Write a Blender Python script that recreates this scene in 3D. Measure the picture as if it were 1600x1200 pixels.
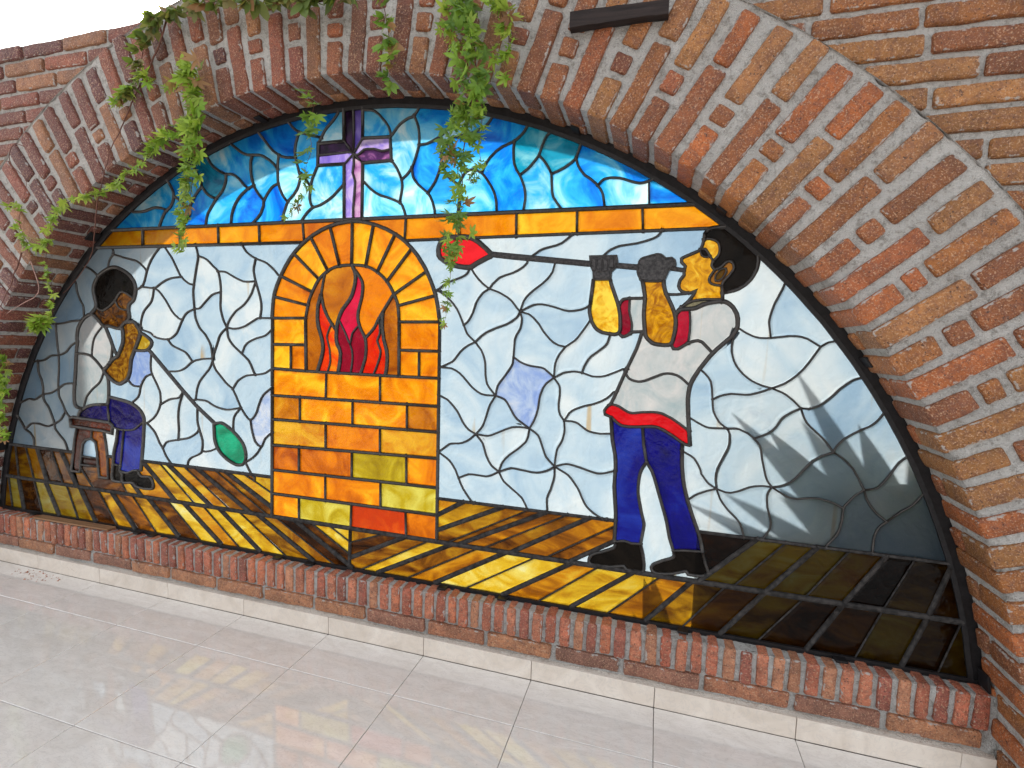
import bpy, bmesh, math, random
from mathutils import Vector, Matrix, noise

for o in list(bpy.data.objects):
    bpy.data.objects.remove(o, do_unlink=True)
scene = bpy.context.scene
COL = scene.collection
R = math.radians
rnd = random.Random(11)

# ------------------------------------------------------------------ camera
# metres: X along the wall, Y away from the terrace (through the window), Z up
cam_d = bpy.data.cameras.new('camera')
cam = bpy.data.objects.new('camera', cam_d)
COL.objects.link(cam)
scene.camera = cam
CAM = Vector((2.4703, -1.6325, 1.1901))
PITCH, ROLL, YAW, FPX = 0.0827, 0.0310, 0.2824, 776.11
_r = Vector((math.cos(YAW), math.sin(YAW), 0)); _f = Vector((-math.sin(YAW), math.cos(YAW), 0)); _u = Vector((0, 0, 1))
_f2 = _f * math.cos(PITCH) - _u * math.sin(PITCH); _u2 = _u * math.cos(PITCH) + _f * math.sin(PITCH)
_r3 = _r * math.cos(ROLL) + _u2 * math.sin(ROLL); _u3 = _u2 * math.cos(ROLL) - _r * math.sin(ROLL)
cam.matrix_world = Matrix(((_r3.x, _u3.x, -_f2.x, CAM.x), (_r3.y, _u3.y, -_f2.y, CAM.y), (_r3.z, _u3.z, -_f2.z, CAM.z), (0, 0, 0, 1)))
cam_d.sensor_width = 36
cam_d.lens = FPX / 1600 * 36
cam_d.clip_start = 0.05
cam_d.clip_end = 3000

# ------------------------------------------------------------------ sky, sun, exposure
SUN_DIR = Vector((-0.9, 1.0, 0.72)).normalized()     # towards the sun: behind the window, from the left
elev = math.asin(SUN_DIR.z)
azim = math.atan2(SUN_DIR.x, SUN_DIR.y)
world = bpy.data.worlds.new('World')
scene.world = world
world.use_nodes = True
wn = world.node_tree
bg = wn.nodes['Background']
sky = wn.nodes.new('ShaderNodeTexSky')
sky.sky_type = 'NISHITA'
sky.sun_disc = False
sky.sun_elevation = elev
sky.sun_rotation = azim
sky.dust_density = 2.5
sky.ozone_density = 1.0
haze = wn.nodes.new('ShaderNodeHueSaturation')      # thin white haze over the whole sky
haze.inputs['Saturation'].default_value = 0.16
wn.links.new(sky.outputs[0], haze.inputs['Color'])
wn.links.new(haze.outputs[0], bg.inputs[0])
bg.inputs[1].default_value = 0.14
sun_d = bpy.data.lights.new('sun', 'SUN')
sun_d.energy = 5.0
sun_d.angle = R(1.2)
sun_d.color = (1.0, 0.95, 0.88)
sun = bpy.data.objects.new('sun', sun_d)
COL.objects.link(sun)
sun.rotation_euler = SUN_DIR.to_track_quat('Z', 'Y').to_euler()
scene.view_settings.view_transform = 'Standard'
scene.view_settings.look = 'None'
scene.view_settings.exposure = 1.75
scene.view_settings.gamma = 1.0
scene.cycles.max_bounces = 6
scene.cycles.diffuse_bounces = 3
scene.cycles.glossy_bounces = 3

# ------------------------------------------------------------------ helpers
def mesh_obj(name, verts, faces, mat, parent=None, smooth=False):
    me = bpy.data.meshes.new(name)
    me.from_pydata([tuple(v) for v in verts], [], faces)
    me.update()
    if smooth:
        me.polygons.foreach_set('use_smooth', [True] * len(me.polygons))
    if mat: me.materials.append(mat)
    o = bpy.data.objects.new(name, me)
    COL.objects.link(o)
    if parent: o.parent = parent
    return o

def inst(name, me, parent=None, mw=None, color=None):
    o = bpy.data.objects.new(name, me)
    COL.objects.link(o)
    if parent: o.parent = parent
    if mw is not None: o.matrix_local = mw
    if color: o.color = (color[0], color[1], color[2], 1)
    return o

def thing(name, label, cat, loc=(0, 0, 0), group=None):
    o = bpy.data.objects.new(name, None)
    o.empty_display_size = 0.1
    COL.objects.link(o)
    o.location = loc
    tag(o, label, cat, group)
    return o

def tag(o, label=None, cat=None, group=None, kind=None):
    if label: o['label'] = label
    if cat: o['category'] = cat
    if group: o['group'] = group
    if kind: o['kind'] = kind
    return o

def box_data(x0, x1, y0, y1, z0, z1):
    v = [(x0, y0, z0), (x1, y0, z0), (x1, y1, z0), (x0, y1, z0), (x0, y0, z1), (x1, y0, z1), (x1, y1, z1), (x0, y1, z1)]
    f = [(0, 3, 2, 1), (4, 5, 6, 7), (0, 1, 5, 4), (1, 2, 6, 5), (2, 3, 7, 6), (3, 0, 4, 7)]
    return v, f

def N3(x, y, z, s=1.0):
    return noise.noise(Vector((x * s, y * s, z * s)))


# ------------------------------------------------------------------ materials
class NT:
    def __init__(self, name):
        self.m = bpy.data.materials.new(name); self.m.use_nodes = True
        self.t = self.m.node_tree; self.t.nodes.clear()
        self.out = self.n('ShaderNodeOutputMaterial')
    def n(self, typ, **kw):
        nd = self.t.nodes.new(typ)
        for k, v in kw.items():
            if k.startswith('i_'):
                nd.inputs[k[2:].replace('_', ' ')].default_value = v
            else: setattr(nd, k, v)
        return nd
    def l(self, a, b): self.t.links.new(a, b)
    def noise(self, vec, scale, detail=4, rough=.55, dist=0.0):
        nd = self.n('ShaderNodeTexNoise'); nd.inputs['Scale'].default_value = scale; nd.inputs['Detail'].default_value = detail
        nd.inputs['Roughness'].default_value = rough; nd.inputs['Distortion'].default_value = dist
        self.l(vec, nd.inputs['Vector']); return nd.outputs['Fac']
    def ramp(self, fac, stops, interp='LINEAR'):
        nd = self.n('ShaderNodeValToRGB'); cr = nd.color_ramp; cr.interpolation = interp
        while len(cr.elements) < len(stops): cr.elements.new(0.5)
        for e, (p, c) in zip(cr.elements, stops):
            e.position = p; e.color = (c[0], c[1], c[2], 1) if not isinstance(c, (int, float)) else (c, c, c, 1)
        self.l(fac, nd.inputs[0]); return nd.outputs[0]
    def mix(self, fac, a, b, mode='MIX'):
        nd = self.n('ShaderNodeMix', data_type='RGBA', blend_type=mode)
        for s, v in ((nd.inputs[0], fac), (nd.inputs[6], a), (nd.inputs[7], b)):
            if isinstance(v, (int, float)): s.default_value = v
            elif isinstance(v, tuple): s.default_value = (v[0], v[1], v[2], 1)
            else: self.l(v, s)
        return nd.outputs[2]
    def math(self, op, a, b=None, c=None):
        nd = self.n('ShaderNodeMath', operation=op)
        for i, v in enumerate((a, b, c)):
            if v is None: continue
            if isinstance(v, (int, float)): nd.inputs[i].default_value = v
            else: self.l(v, nd.inputs[i])
        return nd.outputs[0]
    def vmath(self, op, a, b):
        nd = self.n('ShaderNodeVectorMath', operation=op)
        for i, v in enumerate((a, b)):
            if isinstance(v, tuple): nd.inputs[i].default_value = v
            else: self.l(v, nd.inputs[i])
        return nd.outputs[0]
    def objvec(self, k=31.7):
        tc = self.n('ShaderNodeTexCoord'); oi = self.n('ShaderNodeObjectInfo')
        r = self.math('MULTIPLY', oi.outputs['Random'], k)
        cb = self.n('ShaderNodeCombineXYZ'); self.l(r, cb.inputs[0]); self.l(r, cb.inputs[1]); self.l(r, cb.inputs[2])
        self.oi = oi; self.tc = tc
        return self.vmath('ADD', tc.outputs['Object'], cb.outputs[0])
    def bump(self, h, strength=.5, dist=.002, normal=None):
        nd = self.n('ShaderNodeBump'); nd.inputs['Strength'].default_value = strength; nd.inputs['Distance'].default_value = dist
        self.l(h, nd.inputs['Height'])
        if normal: self.l(normal, nd.inputs['Normal'])
        return nd.outputs[0]
    def principled(self, col, rough=.6, spec=.5, normal=None, metal=0.0, **kw):
        p = self.n('ShaderNodeBsdfPrincipled')
        for s, v in (('Base Color', col), ('Roughness', rough), ('Specular IOR Level', spec), ('Metallic', metal)):
            if isinstance(v, (int, float)): p.inputs[s].default_value = v
            elif isinstance(v, tuple): p.inputs[s].default_value = (v[0], v[1], v[2], 1)
            else: self.l(v, p.inputs[s])
        if normal: self.l(normal, p.inputs['Normal'])
        for k, v in kw.items(): p.inputs[k].default_value = v
        self.l(p.outputs[0], self.out.inputs[0]); return p

def mat_brick(name='fired_brick', edge=0.045, dims=(.2, .12, .053), mort=(0.40, 0.385, 0.36)):
    t = NT(name); v = t.objvec()
    base = t.oi.outputs['Color']
    big = t.noise(v, 14, 3, .6)
    c = t.mix(t.ramp(big, [(.3, .55), (.55, 1.0), (.75, 1.25)]), (0, 0, 0), base, 'MIX')
    nd = t.n('ShaderNodeHueSaturation'); t.l(base, nd.inputs['Color'])
    t.l(t.ramp(big, [(.25, .55), (.5, .95), (.75, 1.3)]), nd.inputs['Value'])
    c = nd.outputs[0]
    mid = t.noise(v, 60, 3, .7)
    c = t.mix(t.ramp(mid, [(.45, 0.0), (.62, .5)]), c, (0.13, 0.048, 0.034))
    fine = t.noise(v, 230, 2, .65)
    c = t.mix(t.ramp(fine, [(.56, 0.0), (.66, .6)]), c, (0.58, 0.36, 0.21))  # pale specks painted in for the sparkle of the brick surface
    pit = t.noise(v, 170, 2, .5)
    c = t.mix(t.ramp(pit, [(.30, .85), (.38, 0.0)]), c, (0.045, 0.02, 0.015))
    # mortar smeared over the arrises
    sep = t.n('ShaderNodeSeparateXYZ'); t.l(t.tc.outputs['Generated'], sep.inputs[0])
    def edged(o, k):
        a = t.math('SUBTRACT', o, 0.5); a = t.math('ABSOLUTE', a); a = t.math('SUBTRACT', 0.5, a); return t.math('MULTIPLY', a, k)
    ex, ey, ez = edged(sep.outputs[0], dims[0]), edged(sep.outputs[1], dims[1]), edged(sep.outputs[2], dims[2])
    lo = t.math('MINIMUM', ex, t.math('MINIMUM', ey, ez)); hi = t.math('MAXIMUM', ex, t.math('MAXIMUM', ey, ez))
    d = t.math('SUBTRACT', t.math('SUBTRACT', t.math('ADD', ex, t.math('ADD', ey, ez)), lo), hi)   # distance to the nearest arris
    jit = t.math('MULTIPLY', t.math('SUBTRACT', t.noise(v, 38, 3, .7), .5), .034)
    e = t.math('MULTIPLY', t.math('ADD', d, jit), 20)
    m = t.ramp(e, [(max(0.0, edge - .03), .8), (edge + .03, 0.0)])
    c = t.mix(m, c, mort)
    h = t.math('ADD', t.math('MULTIPLY', fine, .5), t.math('ADD', mid, t.math('MULTIPLY', pit, .6)))
    t.principled(c, t.ramp(fine, [(.35, .75), (.65, .42)]), .5, t.bump(h, 1.0, .007))
    return t.m

def mat_mortar(name='mortar', col=(0.51, 0.495, 0.47), dark=(0.22, 0.205, 0.18)):
    t = NT(name); tc = t.n('ShaderNodeTexCoord'); v = tc.outputs['Object']
    a = t.noise(v, 5, 2, .6); b = t.noise(v, 48, 4, .75); f = t.noise(v, 240, 2, .7)
    c = t.mix(t.ramp(a, [(.35, 0.0), (.7, .75)]), col, tuple(x * .72 for x in col))
    c = t.mix(t.ramp(b, [(.50, 0.0), (.66, .8)]), c, dark)
    c = t.mix(t.ramp(f, [(.55, 0.0), (.7, .5)]), c, (0.58, 0.565, 0.54))
    c = t.mix(t.ramp(f, [(.25, .6), (.36, 0.0)]), c, (0.11, 0.1, 0.09))
    h = t.math('ADD', t.math('MULTIPLY', b, 1.2), t.math('MULTIPLY', f, .5))
    t.principled(c, .92, .2, t.bump(h, 1.0, .014))
    return t.m

def mat_tile(name, c1, c2, c3, rough=.2, spec=.5, ior=1.5):
    t = NT(name); v = t.objvec(53.0)
    mp = t.n('ShaderNodeMapping'); mp.inputs['Rotation'].default_value = (0, 0, .6); mp.inputs['Scale'].default_value = (1.0, 2.6, 1.0)
    t.l(v, mp.inputs['Vector']); w = mp.outputs[0]
    a = t.noise(w, 6, 4, .62, 1.6); b = t.noise(w, 22, 3, .65, .8); g = t.noise(v, 160, 2, .6)
    c = t.ramp(a, [(.3, c1), (.52, c2), (.72, c3)])
    c = t.mix(t.ramp(b, [(.46, 0.0), (.5, .22), (.54, 0.0)]), c, (0.42, 0.39, 0.37))
    c = t.mix(t.ramp(g, [(.66, 0.0), (.76, .35)]), c, (0.35, 0.31, 0.28))
    st = t.noise(v, 2.3, 4, .7, .8)
    c = t.mix(t.ramp(st, [(.52, 0.0), (.78, .18)]), c, (0.46, 0.40, 0.35))
    rg = t.ramp(t.math('ADD', t.math('MULTIPLY', b, .5), t.math('MULTIPLY', st, .5)), [(.3, rough * .7), (.7, rough * 2.4)])
    t.principled(c, rg, spec, t.bump(b, .02, .002), IOR=ior)
    return t.m

def mat_glass(name, stops, scale=5.0, dist=1.5, opac=.08, rust=False, gloss=.10, aniso=None, bumpk=.35, T=.22, edge=.25, edge_col=None, ior=1.22):
    # cast coloured glass: scatters the daylight that falls on its back, glossy rippled face
    t = NT(name); v = t.objvec(17.3)
    w = v
    if aniso:
        mp = t.n('ShaderNodeMapping'); mp.inputs['Rotation'].default_value = (0, aniso[0], 0); mp.inputs['Scale'].default_value = aniso[1]
        t.l(v, mp.inputs['Vector']); w = mp.outputs[0]
    a = t.noise(w, scale, 4, .55, dist)
    sh = t.math('MULTIPLY', t.math('SUBTRACT', t.oi.outputs['Random'], .5), .34)
    a2 = t.math('ADD', a, sh)
    c = t.ramp(a2, stops)
    if rust:
        mp = t.n('ShaderNodeMapping'); mp.inputs['Scale'].default_value = (26, 1, 1.6); t.l(v, mp.inputs['Vector'])
        s = t.noise(mp.outputs[0], 1.0, 2, .4)
        c = t.mix(t.ramp(s, [(.69, 0.0), (.76, .7)]), c, (0.60, 0.40, 0.12))
        s2 = t.noise(v, 9, 4, .6, 2.5)
        c = t.mix(t.ramp(s2, [(.62, 0.0), (.74, .16)]), c, (0.35, 0.42, 0.60))
    at_ = t.n('ShaderNodeAttribute', attribute_name='edge')      # grime and solder flux along the leads
    em = t.math('ADD', at_.outputs['Fac'], t.math('MULTIPLY', t.math('SUBTRACT', t.noise(v, 40, 2, .6), .5), .9))
    em = t.ramp(em, [(.30, 0.0), (1.0, 1.0)])
    c = t.mix(em, c, edge_col) if edge_col else t.mix(t.math('MULTIPLY', em, 1 - edge), c, (.02, .012, .006))
    fine = t.noise(v, 45, 3, .5, .6); wav = t.noise(v, 13, 3, .5, .5)
    h = t.math('ADD', wav, t.math('MULTIPLY', fine, .35))
    nrm = t.bump(h, bumpk, .010)
    tr = t.n('ShaderNodeBsdfTranslucent'); t.l(t.mix(1.0, c, (T, T, T), 'MULTIPLY'), tr.inputs[0]); t.l(nrm, tr.inputs['Normal'])
    df = t.n('ShaderNodeBsdfDiffuse'); t.l(c, df.inputs[0]); t.l(nrm, df.inputs['Normal'])
    m1 = t.n('ShaderNodeMixShader'); m1.inputs[0].default_value = opac; t.l(tr.outputs[0], m1.inputs[1]); t.l(df.outputs[0], m1.inputs[2])
    gl = t.n('ShaderNodeBsdfGlossy'); gl.inputs['Roughness'].default_value = gloss; t.l(nrm, gl.inputs['Normal'])
    fr = t.n('ShaderNodeFresnel'); fr.inputs['IOR'].default_value = ior; t.l(nrm, fr.inputs['Normal'])
    m2 = t.n('ShaderNodeMixShader'); t.l(fr.outputs[0], m2.inputs[0]); t.l(m1.outputs[0], m2.inputs[1]); t.l(gl.outputs[0], m2.inputs[2])
    t.l(m2.outputs[0], t.out.inputs[0])
    return t.m

def mat_simple(name, col, rough=.6, spec=.4, var=.3, scale=40, bump=.3, metal=0.0, col2=None):
    t = NT(name); v = t.objvec()
    a = t.noise(v, scale, 4, .6)
    c = t.mix(t.ramp(a, [(.35, 0.0), (.65, 1.0)]), tuple(x * (1 - var) for x in col), col2 or tuple(min(1, x * (1 + var)) for x in col))
    t.principled(c, rough, spec, t.bump(a, bump, .003), metal)
    return t.m

def mat_wood(name, c1, c2):
    t = NT(name); v = t.objvec()
    mp = t.n('ShaderNodeMapping'); mp.inputs['Scale'].default_value = (4, 60, 60); t.l(v, mp.inputs['Vector'])
    a = t.noise(mp.outputs[0], 1.5, 6, .7, .4)
    t.principled(t.ramp(a, [(.3, c1), (.7, c2)]), .75, .3, t.bump(a, .9, .004))
    return t.m

def mat_leaf(name):
    t = NT(name); v = t.objvec()
    a = t.noise(v, 25, 3, .5)
    base = t.oi.outputs['Color']
    c = t.mix(t.ramp(a, [(.35, 0.0), (.7, .45)]), base, t.mix(.5, base, (0.02, 0.05, 0.01)))
    df = t.n('ShaderNodeBsdfPrincipled'); t.l(c, df.inputs['Base Color']); df.inputs['Roughness'].default_value = .45; df.inputs['Specular IOR Level'].default_value = .4
    tr = t.n('ShaderNodeBsdfTranslucent'); t.l(t.mix(.6, c, (0.30, 0.42, 0.03)), tr.inputs[0])
    m = t.n('ShaderNodeMixShader'); m.inputs[0].default_value = .35; t.l(df.outputs[0], m.inputs[1]); t.l(tr.outputs[0], m.inputs[2])
    t.l(m.outputs[0], t.out.inputs[0]); return t.m

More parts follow.
